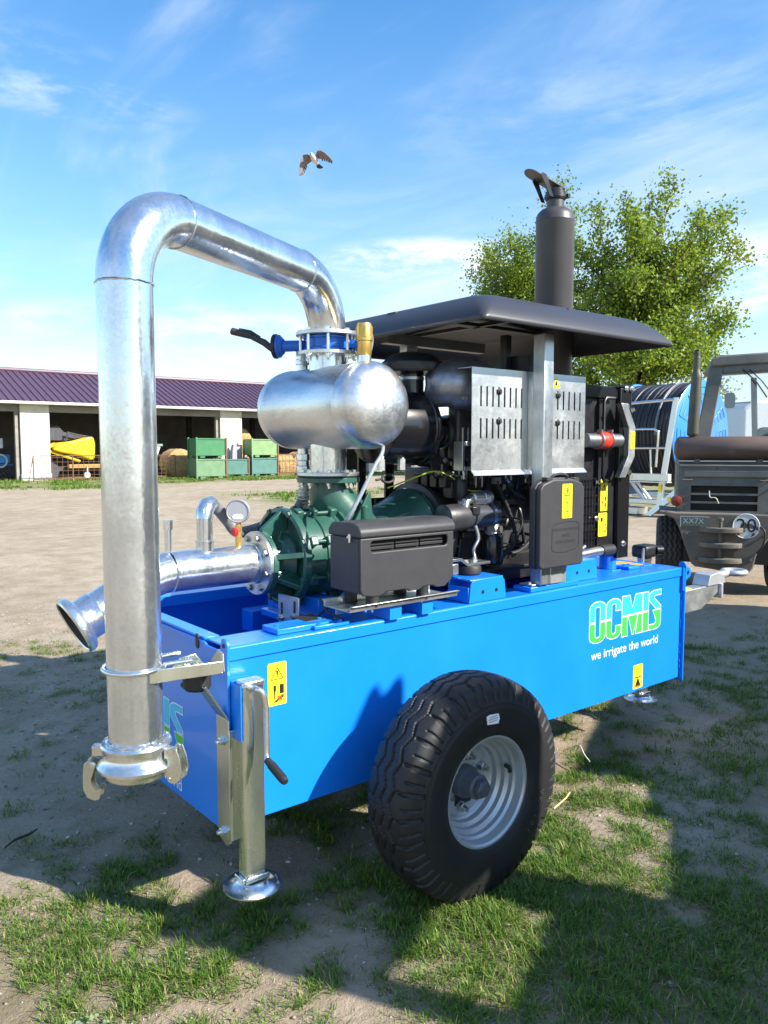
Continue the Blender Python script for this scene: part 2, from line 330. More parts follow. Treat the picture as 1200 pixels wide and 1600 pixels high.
# ------------------------------------------------------------------ ground
def axis_steps(c, near, far0, far1, step):
    a = [0.0]; s = step
    while a[-1] < max(abs(far0 - c), abs(far1 - c)):
        if a[-1] > near: s *= 1.13
        a.append(a[-1] + s)
    a = np.array(a); v = np.concatenate([-a[:0:-1], a]) + c; return v[(v >= far0) & (v <= far1)]
gx = axis_steps(2.5, 5, -500, 900, .07); gy = axis_steps(3.0, 5, -500, 900, .07)
GX, GY = np.meshgrid(gx, gy); 
def ground_z(x, y):
    d = np.hypot(x - 2.5, y - 3.0); k = np.clip(1 - d / 16, 0, 1)
    z = (fbm(x * 1.1, y * 1.1, 3, 4) - .5) * .07 + (fbm(x * 6, y * 6, 5, 3) - .5) * .020
    return z * k - .045 * np.clip(1 - d / 9, 0, 1) ** .5
GZ = ground_z(GX, GY)
nx, ny = len(gx), len(gy); ii = np.arange(ny - 1)[:, None]; jj = np.arange(nx - 1)[None, :]
GF = np.stack([ii * nx + jj, ii * nx + jj + 1, (ii + 1) * nx + jj + 1, (ii + 1) * nx + jj], -1).reshape(-1, 4)
def ground_material():
    m = bpy.data.materials.new('sandy_ground'); m.use_nodes = True; t = m.node_tree; p = t.nodes['Principled BSDF']; p.inputs['Roughness'].default_value = .92; p.inputs['Specular IOR Level'].default_value = .2
    co = t.nodes.new('ShaderNodeTexCoord'); O = co.outputs['Object']
    def noise(s, d=6, r=.6, dist=0):
        n = t.nodes.new('ShaderNodeTexNoise'); n.inputs['Scale'].default_value = s; n.inputs['Detail'].default_value = d; n.inputs['Roughness'].default_value = r; n.inputs['Distortion'].default_value = dist; t.links.new(O, n.inputs['Vector']); return n.outputs['Fac']
    def ramp(f, a, b, ca, cb):
        r = t.nodes.new('ShaderNodeValToRGB'); r.color_ramp.elements[0].position = a; r.color_ramp.elements[1].position = b; r.color_ramp.elements[0].color = (*ca, 1); r.color_ramp.elements[1].color = (*cb, 1); t.links.new(f, r.inputs[0]); return r.outputs[0]
    def mix(f, a, b, mode='MIX'):
        x = t.nodes.new('ShaderNodeMix'); x.data_type = 'RGBA'; x.blend_type = mode
        if isinstance(f, float): x.inputs['Factor'].default_value = f
        else: t.links.new(f, x.inputs['Factor'])
        t.links.new(a, x.inputs['A']); t.links.new(b, x.inputs['B']); return x.outputs['Result']
    def math_(op, a, b=None, c=None):
        x = t.nodes.new('ShaderNodeMath'); x.operation = op
        for i, q in enumerate((a, b, c)):
            if q is None: continue
            if isinstance(q, (int, float)): x.inputs[i].default_value = q
            else: t.links.new(q, x.inputs[i])
        return x.outputs[0]
    def sm(v, a, b):
        r = t.nodes.new('ShaderNodeMapRange'); r.interpolation_type = 'SMOOTHSTEP'; r.inputs[1].default_value = a; r.inputs[2].default_value = b; t.links.new(v, r.inputs[0]); return r.outputs[0]
    base = ramp(noise(.35, 5), .35, .65, (.42, .355, .265), (.52, .45, .345))
    damp = ramp(noise(2.6, 8, .74), .36, .66, (.62, .545, .47), (1.0, 1.0, 1.0)); base = mix(.85, base, damp, 'MULTIPLY')
    grit = ramp(noise(60, 4, .75), .3, .75, (.74, .73, .72), (1.18, 1.17, 1.16)); base = mix(.9, base, grit, 'MULTIPLY')
    v = t.nodes.new('ShaderNodeTexVoronoi'); v.inputs['Scale'].default_value = 75; t.links.new(O, v.inputs['Vector'])
    peb = math_('LESS_THAN', v.outputs['Distance'], .18); sc = t.nodes.new('ShaderNodeSeparateColor'); t.links.new(v.outputs['Color'], sc.inputs[0])
    pebm = math_('MULTIPLY', peb, math_('GREATER_THAN', sc.outputs[0], .62))
    pc = ramp(sc.outputs[1], .0, 1., (.26, .23, .20), (.55, .50, .45)); base = mix(pebm, base, pc)
    # short dry turf far off: in front of the barn, a worn patch in the yard, and towards the reels
    s = t.nodes.new('ShaderNodeSeparateXYZ'); t.links.new(O, s.inputs[0]); X, Y = s.outputs[0], s.outputs[1]
    wv = math_('MULTIPLY', math_('SUBTRACT', noise(.22, 6, .65), .5), 9.0); Yw = math_('ADD', Y, wv); Xw = math_('ADD', X, wv)
    lim = math_('ADD', math_('MULTIPLY', X, .22), 31.0)
    strip = math_('MULTIPLY', sm(math_('SUBTRACT', Yw, lim), .0, 1.6), sm(Y, 62, 44))
    patch = math_('MULTIPLY', math_('MULTIPLY', sm(Yw, 14.5, 18.5), sm(Yw, 28, 24)), math_('MULTIPLY', sm(Xw, 11.5, 14.5), sm(Xw, 27, 22)))
    right = math_('MULTIPLY', sm(math_('SUBTRACT', Xw, math_('MULTIPLY', Y, .9)), 6.5, 9.5), sm(Xw, 15, 21))
    tn = sm(noise(1.6, 8, .7), .36, .58); tn2 = sm(noise(.9, 8, .75), .40, .56)
    msk = math_('MAXIMUM', math_('MULTIPLY', strip, math_('MULTIPLY_ADD', tn, .5, .5)), math_('MAXIMUM', math_('MULTIPLY', patch, tn2), math_('MULTIPLY', right, tn)))
    gcol = ramp(noise(5, 8, .75), .3, .7, (.10, .135, .035), (.235, .25, .085)); base = mix(msk, base, gcol)
    soil = ramp(noise(4.5, 7, .7), .3, .7, (.26, .195, .135), (.40, .32, .22)); base = mix(math_('MULTIPLY', sm(math_('ADD', math_('SUBTRACT', Y, math_('MULTIPLY', X, .35)), math_('MULTIPLY', wv, .12)), 4.6, 1.6), .62), base, soil)
    at = t.nodes.new('ShaderNodeAttribute'); at.attribute_name = 'cover'; org = ramp(noise(38, 5, .8), .3, .7, (.085, .075, .035), (.22, .19, .09)); base = mix(math_('MULTIPLY', at.outputs['Fac'], .72), base, org)
    t.links.new(base, p.inputs['Base Color'])
    h = math_('ADD', math_('MULTIPLY', noise(26, 8, .7), .8), math_('ADD', math_('MULTIPLY', noise(140, 3, .7), .25), math_('MULTIPLY', pebm, .25)))
    b = t.nodes.new('ShaderNodeBump'); b.inputs['Strength'].default_value = .9; b.inputs['Distance'].default_value = .025; t.links.new(h, b.inputs['Height']); t.links.new(b.outputs[0], p.inputs['Normal'])
    return m
G = np_mesh('ground', np.stack([GX, GY, GZ], -1).reshape(-1, 3), GF, ground_material(), smooth=True); tag(G, kind='structure')
# ------------------------------------------------------------------ the pump set (one thing: everything is bolted to the blue tank frame)
T0 = Vector((2.7, 2.95, 0.0))
PT = thing('irrigation_pump_trailer', T0, 'bright blue two wheeled irrigation pump trailer with galvanised discharge pipe and black canopy', 'pump trailer')
Y0, Y1, X0, X1, ZB, ZT = 2.40, 3.50, 1.25, 4.14, .34, .98
X_, Y_, Z_ = Vector((1, 0, 0)), Vector((0, 1, 0)), Vector((0, 0, 1))
# -- tank body
b = MB()
b.bb(X0, X1, Y0, Y0 + .008, ZB, .936)                                   # near wall
b.bb(X0, X1, Y1 - .008, Y1, ZB, .936)                                   # far wall
b.bb(X0 + .01, X1 - .01, Y0 + .01, Y1 - .01, ZB + .004, ZB + .012)      # floor
body = obj('tank_body', b, BLUE, PT)
b = MB()                                                               # top rails: a folded channel, a little proud of the wall
b.prism([(Y0 - .008, .930), (Y0 - .008, ZT - .006), (Y0 - .002, ZT), (Y0 + .155, ZT), (Y0 + .155, .93), (Y0 + .147, .93), (Y0 + .147, ZT - .008), (Y0, ZT - .008), (Y0, .930)], (X0 + .004, 0, 0), Y_, Z_, (X1 - X0 - .008, 0, 0))
obj('top_rail', b, BLUE, body, bev=.002)
b = MB(); b.prism([(Y1 + .008, .930), (Y1 + .008, ZT - .006), (Y1 + .002, ZT), (Y1 - .085, ZT), (Y1 - .085, .93), (Y1 - .077, .93), (Y1 - .077, ZT - .008), (Y1, ZT - .008), (Y1, .930)], (X0 + .004, 0, 0), Y_, Z_, (X1 - X0 - .008, 0, 0))
obj('top_rail', b, BLUE, body, bev=.002)
b = MB(); b.bb(3.30, X1 - .004, Y0 + .156, Y1 - .086, ZT - .007, ZT - .001); obj('deck_plate', b, BLUE, body)
# end plates with the lifting ears
def end_plate(xa, xb):
    e = MB(); Ya = Y0 - .022; Yb = Y1 + .022
    pl = [(Ya, ZB - .02), (Yb, ZB - .02), (Yb, .955), (Yb - .04, .955), (Yb - .06, .972)]
    pl += [(Y0 + .16, .972), (Y0 + .13, .962), (Y0 + .035, .962), (Y0 + .020, .985)]
    pl += [(Y0 + .0 + .026 * math.cos(t), .985 + .026 * math.sin(t)) for t in [R_(a) for a in (40, 70, 100, 130, 160, 180)]]
    pl += [(Ya, .945)]
    e.prism(pl, (xa, 0, 0), Y_, Z_, (xb - xa, 0, 0)); return e
pl = obj('end_plate', end_plate(X0 - .012, X0 - .001), BLUE, body, bev=.002)
pr = obj('end_plate', end_plate(X1 + .001, X1 + .012), BLUE, body, bev=.002)
b = MB(); b.bb(X0 - .004, X0 + .055, Y0 + .16, Y1 - .06, .973, .984); obj('end_flange', b, BLUE, body, bev=.003)
b = MB(); b.cyl((X0 - .014, Y0, .985), (X0 - .0125, Y0, .985), .008, n=14); b.cyl((X0 - .0145, Y0 + .34, .768), (X0 - .0125, Y0 + .34, .768), .009, n=14); obj('plate_hole', b, STBLK, body)
b = MB(); b.prism(rrect(-.013, .013, -.028, .028, .013), (X0 - .0145, Y0 + .20, .965), -Y_, Z_, (.002, 0, 0)); obj('slot_hole', b, STBLK, body)
b = MB(); b.prism([(.0, -.10), (.018, -.10), (.018, -.05), (.05, -.03)] + [(.045 + .036 * math.cos(t), .0 + .036 * math.sin(t)) for t in [R_(a) for a in (-50, -20, 10, 40, 70, 100, 130)]] + [(.0, .036)], (X1 - .012, Y0 - .019, .945), X_, Z_, (0, .012, 0))
obj('lifting_ear', b, BLUE, body, bev=.002)
b = MB(); b.cyl((X1 + .034, Y0 - .0205, .948), (X1 + .034, Y0 - .0192, .948), .012, n=16); obj('ear_hole', b, STBLK, body)
b = MB(); b.tube([(X0 + .004 + random.uniform(-.0015, .0015), Y0 - .004, ZB + .02 + .57 * i / 70) for i in range(71)], .005, 6, rs=[random.uniform(.0035, .0065) for _ in range(71)]); obj('weld_bead', b, BLUE, body)
b = MB(); b.tube([(X1 - .002 + random.uniform(-.0015, .0015), Y0 - .004, ZB + .02 + .57 * i / 70) for i in range(71)], .005, 6, rs=[random.uniform(.0035, .0065) for _ in range(71)]); obj('weld_bead', b, BLUE, body)
for xa in np.linspace(1.5, 4.0, 9): b = MB(); b.tube([(xa + .014 * i, Y0 + .157 + random.uniform(-.001, .001), ZT + .001) for i in range(7)], .004, 6); obj('weld_bead', b, BLUE, body)
# small ledges bolted on the near rail
for xa, xb, ya, yb, h in ((1.47, 1.72, 2.43, 2.54, .022), (1.62, 1.78, 2.41, 2.45, .016), (2.84, 3.20, 2.41, 2.52, .024), (3.80, 3.90, 2.52, 2.62, .018)):
    b = MB(); b.bb(xa, xb, ya, yb, ZT + .001, ZT + h); o = obj('rail_pad', b, BLUE, body, bev=.003)
    bolts(body, [(xa + .03, (ya + yb) / 2, ZT + h), (xb - .03, (ya + yb) / 2, ZT + h)], (0, 0, 1), .009, .006, BLUE)
# engine feet: folded blue brackets
for xa, xb, ya in ((2.42, 2.66, 2.40), (3.17, 3.44, 2.47)):
    b = MB(); za = ZT + .001; zt = 1.085
    pf = [(0, 0), (xb - xa, 0), (xb - xa - .012, .085), (xb - xa - .03, .104), (.03, .104), (.012, .085)]
    b.prism(pf, (xa, ya, za), X_, Z_, (0, .007, 0)); b.prism(pf, (xa, ya + .135, za), X_, Z_, (0, .007, 0))
    b.bb(xa + .014, xb - .014, ya + .0075, ya + .1345, za + .094, za + .1035)
    b.bb(xa + .002, xa + .010, ya + .0075, ya + .1345, za, za + .07)
    o = obj('engine_foot', b, BLUE, body, bev=.003)
    b = MB()
    for hx in (.36, .72): b.cyl((xa + (xb - xa) * hx, ya - .0015, za + .045), (xa + (xb - xa) * hx, ya - .0002, za + .045), .009, n=12)
    obj('foot_hole', b, STBLK, body)
# fuel filler neck
b = MB(); b.cyl((3.77, 2.64, ZT), (3.77, 2.64, 1.055), .048, n=24); o = obj('filler_neck', b, BLUE, body)
b = MB(); b.lathe([(.052, 0), (.055, .012), (.05, .026), (.02, .034), (.02, .044)], (3.77, 2.64, 1.056), Z_, 20); obj('filler_cap', b, BLACK, body)
b = MB(); b.bb(3.86, 4.06, 2.60, 2.76, ZT + .0005, ZT + .002); obj('deck_label', b, mat('label_amber', (.72, .36, .02), .5, var=.4, vscale=60), body)
# stickers
def sticker(parent, o, ux, uy, wd, ht, kind):
    ux = Vector(ux); uy = Vector(uy); n = ux.cross(uy)
    b = MB(); b.prism(rrect(0, wd, 0, ht, min(wd, ht) * .08, 3), Vector(o), ux, uy, n * .001); s = obj('warning_label', b, YELLOW, parent)
    b = MB(); p = Vector(o) + n * .0014
    def tri(cx, cy, r, t):
        P = [(cx + r * math.cos(R_(a)), cy + r * math.sin(R_(a))) for a in (90, 210, 330)]; Q = [(cx + (r - 2 * t) * math.cos(R_(a)), cy + (r - 2 * t) * math.sin(R_(a))) for a in (90, 210, 330)]
        for i in range(3): b.flat([P[i], P[(i + 1) % 3], Q[(i + 1) % 3], Q[i]], p, ux, uy)
    if kind == 'warn':
        tri(wd / 2, ht * .70, wd * .40, wd * .040)
        b.flat([(wd * .465, ht * .70), (wd * .535, ht * .70), (wd * .55, ht * .81), (wd * .45, ht * .81)], p, ux, uy); b.flat([(wd * .46, ht * .65), (wd * .54, ht * .65), (wd * .54, ht * .68), (wd * .46, ht * .68)], p, ux, uy)
        b.flat([(wd * .02, ht * .497), (wd * .98, ht * .497), (wd * .98, ht * .503), (wd * .02, ht * .503)], p, ux, uy)
        b.flat([(wd * .33, ht * .15), (wd * .39, ht * .15), (wd * .40, ht * .32), (wd * .43, ht * .36), (wd * .43, ht * .47), (wd * .29, ht * .47), (wd * .29, ht * .36), (wd * .32, ht * .32)], p, ux, uy)
        b.flat([(wd * .62, ht * .26), (wd * .85, ht * .26), (wd * .85, ht * .48), (wd * .62, ht * .48)], p, ux, uy)
        b.flat([(wd * .28, ht * .07), (wd * .45, ht * .07), (wd * .84, ht * .17), (wd * .84, ht * .23), (wd * .72, ht * .235)], p, ux, uy)
        b.flat([(wd * .15, ht * .22), (wd * .18, ht * .22), (wd * .18, ht * .26), (wd * .15, ht * .26)], p, ux, uy)
        r = MB(); q = Vector(o) + n * .0018
        r.flat([(wd * .48, ht * .12), (wd * .55, ht * .10), (wd * .78, ht * .20), (wd * .70, ht * .22)], q, ux, uy); r.flat([(wd * .48, ht * .21), (wd * .55, ht * .22), (wd * .76, ht * .12), (wd * .70, ht * .10)], q + n * .0003, ux, uy)
        obj('label_print_red', r, STRED, parent, smooth=0)
    elif kind == 'lift':
        for k in range(4): b.flat([(wd * .2, ht * (.9 - .06 * k)), (wd * (.8 - .1 * (k % 2)), ht * (.9 - .06 * k)), (wd * (.8 - .1 * (k % 2)), ht * (.915 - .06 * k)), (wd * .2, ht * (.915 - .06 * k))], p, ux, uy)
        b.flat([(wd * .2, ht * .44), (wd * .8, ht * .44), (wd * .8, ht * .49), (wd * .2, ht * .49)], p, ux, uy); b.flat([(wd * .18, ht * .5), (wd * .26, ht * .5), (wd * .36, ht * .58), (wd * .30, ht * .58)], p, ux, uy)
        b.flat([(wd * .74, ht * .5), (wd * .82, ht * .5), (wd * .70, ht * .58), (wd * .64, ht * .58)], p, ux, uy)
        b.flat([(wd * .22, ht * .12), (wd * .78, ht * .12), (wd * .70, ht * .22), (wd * .55, ht * .42), (wd * .45, ht * .42), (wd * .30, ht * .22)], p, ux, uy)
        r = MB(); r.flat([(wd * .3, ht * .06), (wd * .72, ht * .06), (wd * .78, ht * .12), (wd * .22, ht * .12)], Vector(o) + n * .0018, ux, uy); obj('label_print_red', r, STRED, parent, smooth=0)
    elif kind == 'tall':
        tri(wd / 2, ht * .74, wd * .38, wd * .055); b.flat([(wd * .46, ht * .72), (wd * .54, ht * .72), (wd * .54, ht * .82), (wd * .46, ht * .82)], p, ux, uy)
        for yy, a, c in ((.55, .25, .75), (.45, .3, .7), (.44, .47, .53), (.18, .3, .7), (.13, .4, .6)): b.flat([(wd * a, ht * yy), (wd * c, ht * yy), (wd * c, ht * (yy + .018)), (wd * a, ht * (yy + .018))], p, ux, uy)
        b.flat([(wd * .47, ht * .2), (wd * .53, ht * .2), (wd * .53, ht * .44), (wd * .47, ht * .44)], p, ux, uy)
    elif kind == 'hot':
        tri(wd / 2, ht * .70, wd * .40, wd * .06); b.flat([(wd * .44, ht * .66), (wd * .56, ht * .66), (wd * .50, ht * .80)], p, ux, uy)
        for (xx, yy) in ((.60, .12), (.60, .32)): b.flat([(wd * xx, ht * yy), (wd * (xx + .2), ht * yy), (wd * (xx + .2), ht * (yy + .13)), (wd * xx, ht * (yy + .13))], p, ux, uy)
        r = MB(); r.lathe([(wd * .12, 0), (wd * .12, .0002)], Vector(o) + ux * wd * .28 + uy * ht * .27 + n * .0015, n, 12); obj('label_print_red', r, STRED, parent, smooth=0)
    elif kind == 'noise':
        b.flat([(wd * .25, ht * .62), (wd * .5, ht * .62), (wd * .5, ht * .8), (wd * .25, ht * .8)], p, ux, uy); b.flat([(wd * .6, ht * .68), (wd * .8, ht * .68), (wd * .8, ht * .72), (wd * .6, ht * .72)], p, ux, uy)
        text(parent, '110', p + ux * wd * .48 + uy * ht * .32, ux, uy, ht * .56, STBLK, sx=.70)
    elif kind == 'plain':
        for yy in (.3, .5, .7): b.flat([(wd * .3, ht * yy), (wd * .7, ht * yy), (wd * .7, ht * (yy + .05)), (wd * .3, ht * (yy + .05))], p, ux, uy)
    obj('label_print', b, STBLK, parent, smooth=0)
sticker(body, (1.409, Y0 - .0002, .735), X_, Z_, .078, .157, 'warn')
sticker(body, (3.68, Y0 - .0002, .352), X_, Z_, .09, .132, 'lift')
# logo
def offset_poly(P, d):
    n = len(P); A = sum(P[i][0] * P[(i + 1) % n][1] - P[(i + 1) % n][0] * P[i][1] for i in range(n)); sg = 1 if A > 0 else -1; out = []
    for i in range(n):
        p0, p1, p2 = Vector(P[i - 1]), Vector(P[i]), Vector(P[(i + 1) % n]); a = (p1 - p0).normalized(); c = (p2 - p1).normalized()
        n1 = Vector((a.y, -a.x)) * sg; n2 = Vector((c.y, -c.x)) * sg; m = (n1 + n2); L = m.length
        m = m / L if L > 1e-4 else n1; k = d / max(.45, m.dot(n1)); q = p1 + m * k; out.append((q.x, q.y))
    return out
def arcp(cx, cy, r, a0, a1, n=10): return [(cx + r * math.cos(R_(a0 + (a1 - a0) * i / n)), cy + r * math.sin(R_(a0 + (a1 - a0) * i / n))) for i in range(n + 1)]
LOGO_UP, LOGO_LO = [], []
def mir(P): return [(x, 343 - y) for x, y in P][::-1]
Oup = [(0, 180)] + [(0, 288)] + arcp(52, 288, 52, 180, 0)[1:] + [(104, 180), (70, 180), (70, 285)] + arcp(52, 285, 18, 0, 180)[1:] + [(34, 180)]
LOGO_UP.append(Oup); LOGO_LO.append(mir(Oup))
sh = 112
Cup = [(sh, 180), (sh, 288)] + arcp(sh + 50, 288, 50, 180, 0)[1:] + [(sh + 100, 238), (sh + 66, 238), (sh + 66, 285)] + arcp(sh + 50, 285, 16, 0, 180)[1:] + [(sh + 34, 180)]
LOGO_UP.append(Cup); LOGO_LO.append(mir(Cup))
sh = 222
LOGO_UP.append([(sh, 180), (sh, 340), (sh + 52, 340), (sh + 74, 225), (sh + 96, 340), (sh + 146, 340), (sh + 146, 180)])
LOGO_LO += [[(sh, 0), (sh, 164), (sh + 34, 164), (sh + 40, 0)], [(sh + 46, 164), (sh + 112, 164), (sh + 82, 0), (sh + 76, 0)], [(sh + 100, 0), (sh + 118, 164), (sh + 146, 164), (sh + 146, 0)]]
sh = 376
LOGO_UP.append([(sh, 180), (sh, 340), (sh + 40, 340), (sh + 40, 180)]); LOGO_LO.append([(sh, 0), (sh, 164), (sh + 40, 164), (sh + 40, 0)])
sh = 424
LOGO_UP.append([(sh + 52, 180), (sh + 8, 246), (sh, 262), (sh, 300)] + arcp(sh + 42, 298, 42, 180, 90)[1:] + [(sh + 88, 340), (sh + 88, 300), (sh + 46, 300), (sh + 36, 290), (sh + 36, 272), (sh + 88, 196), (sh + 88, 180)])
LOGO_LO.append([(sh + 30, 164), (sh + 88, 164), (sh + 88, 42)] + arcp(sh + 46, 42, 42, 0, -90)[1:] + [(sh, 0), (sh, 40), (sh + 40, 40), (sh + 52, 52), (sh + 52, 80)])
def logo(parent, o, ux, uy, wd, ht, drop=.30):
    ux = Vector(ux); uy = Vector(uy); n = ux.cross(uy); kx = wd / 512; ky = ht / 343; o = Vector(o)
    for polys, m in ((LOGO_UP, CYAN), (LOGO_LO, LGREEN)):
        for P in polys:
            W_ = MB(); W_.flat(offset_poly([(x * kx, y * ky) for x, y in P], .0042), o + n * .0008, ux, uy); obj('letter_outline', W_, WHITE, parent, smooth=0)
            F_ = MB(); F_.flat([(x * kx, y * ky) for x, y in P], o + n * .0016, ux, uy); obj('logo_letter', F_, m, parent, smooth=0)
    text(parent, 'we irrigate the world', o + ux * wd * .5 - uy * ht * drop + n * .0010, ux, uy, ht * .315, WHITE, name='slogan_lettering', sx=wd / (ht * .315 * 9.1))
logo(body, (3.285, Y0 - .0002, .662), X_, Z_, .645, .215)
logo(body, (X0 - .0122, 3.385, .46), -Y_, Z_, .645, .222, .42)

# -- wheel with tyre: grooves, zigzag ribs and shoulder lugs are real relief
WC = Vector((2.108, 2.092, .372)); TR, TW, TS = .428, .155, .86
def tyre_mesh():
    nt_, hw = 864, TW
    prof = []                                                           # (y from outer face centre, radius): outer bead -> over the crown -> inner bead
    pts = [(-.118, .205), (-.138, .215), (-.151, .245), (-.157, .285), (-.156, .318), (-.150, .340), (-.146, .348), (-.141, .362), (-.133, .385)]
    ns = 46
    crown = [(-.126 + .252 * i / ns, 0) for i in range(ns + 1)]
    crown = [(y, TR - .020 * (abs(y) / .126) ** 2.4 - (.010 if abs(y) > .112 else 0) * (abs(y) - .112) / .014) for y, _ in crown]
    dense = []
    for (a, c) in zip(pts[:-1], pts[1:]):
        k = 3 if a[1] < .345 else 4
        for i in range(k): dense.append((a[0] + (c[0] - a[0]) * i / k, a[1] + (c[1] - a[1]) * i / k))
    half = dense + [pts[-1]]
    prof = half + crown + [(-y, r) for y, r in half[::-1]]
    prof = np.array(prof); M = len(prof); th = np.linspace(0, 2 * math.pi, nt_, endpoint=False)
    Yp = np.repeat(prof[:, 0][:, None], nt_, 1); Rp = np.repeat(prof[:, 1][:, None], nt_, 1); Th = np.repeat(th[None, :], M, 0)
    N = 27; ph = (Th * N / (2 * math.pi)); zig = np.abs((ph % 1) * 2 - 1) * 2 - 1
    sm = lambda d, w: np.clip((w - d) / (w * .35), 0, 1)
    g = np.zeros_like(Yp)
    for y0 in (-.052, .0, .052): g = np.maximum(g, sm(np.abs(Yp - y0 - .0115 * zig), .0072))
    side = np.abs(Yp) > .066; sho = (Rp > .345) & side
    f = (ph + .5 * (Yp > 0)) % 1.0
    # deep slot between lugs, short blind notch in every lug
    deep = sm(np.abs(f - .5), .07 + .05 * np.clip((np.abs(Yp) - .085) / .05, 0, 1)) * np.clip((np.abs(Yp) - .074) / .006, 0, 1) * sho
    g = np.maximum(g, deep)
    f2 = (f + .42) % 1.0
    notch = sm(np.abs(f2 - .5), .055) * ((np.abs(Yp) > .104) & (Rp > .352)) ; g = np.maximum(g, notch * .8)
    fine = sm(np.abs(((ph * 2) % 1) - .5), .06) * (np.abs(Yp) < .040) * (np.abs(((Yp + .2) % .042) - .021) < .012) * .25; g = np.maximum(g, fine)
    Rr = Rp - g * .0095; Yr = Yp + np.sign(-Yp) * -0 - np.sign(Yp) * g * .004 * sho
    # sidewall: moulded rings
    Yr = Yr - np.sign(Yp) * .0022 * ((np.abs(Rp - .330) < .004) | (np.abs(Rp - .262) < .003))
    V = np.stack([Rr * np.cos(Th), Yr, Rr * np.sin(Th)], -1).reshape(-1, 3)
    i = np.arange(M - 1)[:, None]; j = np.arange(nt_)[None, :]; j2 = (j + 1) % nt_
    F = np.stack([i * nt_ + j + 0 * i, (i + 1) * nt_ + j, (i + 1) * nt_ + j2, i * nt_ + j2], -1).reshape(-1, 4)
    return V, F
TV, TF = tyre_mesh()
def wheel(c, sgn):
    off = c - T0
    tag_o = bpy.data.objects.new('wheel', None); S.collection.objects.link(tag_o); tag_o.parent = PT
    ty = np_mesh('tyre', TV * np.array([1, sgn * TS, 1]) + np.array(off), TF if sgn > 0 else TF[:, ::-1], RUBBER, parent=tag_o, smooth=True)
    ty.data.set_sharp_from_angle(angle=R_(50))
    c = c + Vector((0, sgn * .021, 0))
    def Y(d): return c + Vector((0, -sgn * d, 0))
    ax = (0, -sgn, 0)
    b = MB()                                                           # dished rim: rolled lip, steps, well and disc
    b.lathe([(.196, .112), (.209, .120), (.215, .131), (.213, .137), (.206, .137), (.199, .130), (.196, .112), (.193, .098), (.184, .090), (.183, .072), (.174, .066), (.168, .062), (.166, .044), (.157, .038), (.152, .034), (.150, .012), (.142, .004), (.136, .008), (.130, .002), (.10, -.002), (.055, -.004)], c, ax, 72, cap=False)
    obj('rim', b, RIMM, tag_o, smooth=35)
    b = MB(); b.lathe([(.064, -.006), (.064, .020), (.056, .034), (.050, .042), (.048, .085), (.040, .088)], c, ax, 28)
    obj('hub', b, mat('hub_grey_%d' % (sgn + 1), (.09, .10, .12), .4, var=.1), tag_o, smooth=35, bev=.003)
    b = MB(); b.lathe([(.038, .088), (.038, .108), (.034, .116)], c, ax, 6); b.lathe([(.026, .114), (.026, .119), (.020, .120)], c, ax, 24); obj('hub_cap', b, mat('hubcap_%d' % (sgn + 1), (.07, .08, .10), .35, coat=.2), tag_o, smooth=30, bev=.003)
    bolts(tag_o, [p - Vector((0, -sgn, 0)) * .0 for p in circle(Y(-.002), ax, .100, 6, .35)], ax, .017, .022, STEEL, .022, 'wheel_nut')
    b = MB(); p = Y(.075) + Vector((.155, 0, .045)); b.tube([p, p + Vector((.004, -.02 * sgn, -.006)), p + Vector((-.01, -.035 * sgn, -.012))], .009, 10); obj('valve_stem', b, RUBBLK, tag_o)
    return tag_o
wh = wheel(WC, 1)
b = MB()
lp = [(-.033, -.014), (.025, -.020), (.034, -.004), (.030, .016), (-.018, .020), (-.034, .016)]
p = WC + Vector((-.005, -.1600 * TS, .287)); b.prism(lp, p, X_, Vector((0, .12, .99)), (0, -.0012, 0)); lab = obj('tyre_label', b, WHITE, wh)
b = MB()
for k, (a, c) in enumerate(((-.02, .02), (-.026, .024), (-.024, .02))): b.flat([(a, .008 - k * .008), (c, .009 - k * .008), (c, .012 - k * .008), (a, .011 - k * .008)], p + Vector((0, -.0018, 0)), X_, Vector((0, .12, .99)))
obj('tyre_label_print', b, mat('label_grey', (.25, .25, .3), .6), wh, smooth=0)
for ang, ch in ((-14, 'V'), (-20, 'K'), (-27, '-'), (-33, '1'), (-39, '0'), (-45, '1')):
    t = R_(ang); d = Vector((math.cos(t), 0, math.sin(t))); text(wh, ch, WC + d * .287 + Vector((0, -.1605 * TS, 0)), Vector((math.sin(t), 0, -math.cos(t))), d, .034, mat('sidewall_letter_' + str(abs(ang)), (.085, .085, .09), .5), name='sidewall_lettering')
# twin wheel on the hidden side and the axle
w2 = wheel(Vector((WC.x, Y1 + (Y0 - WC.y), WC.z)), -1)
b = MB(); b.bb(WC.x - .045, WC.x + .045, WC.y + .02, Y1 + (Y0 - WC.y) - .02, WC.z - .095, WC.z - .005); obj('axle', b, BLACK, PT, bev=.004)

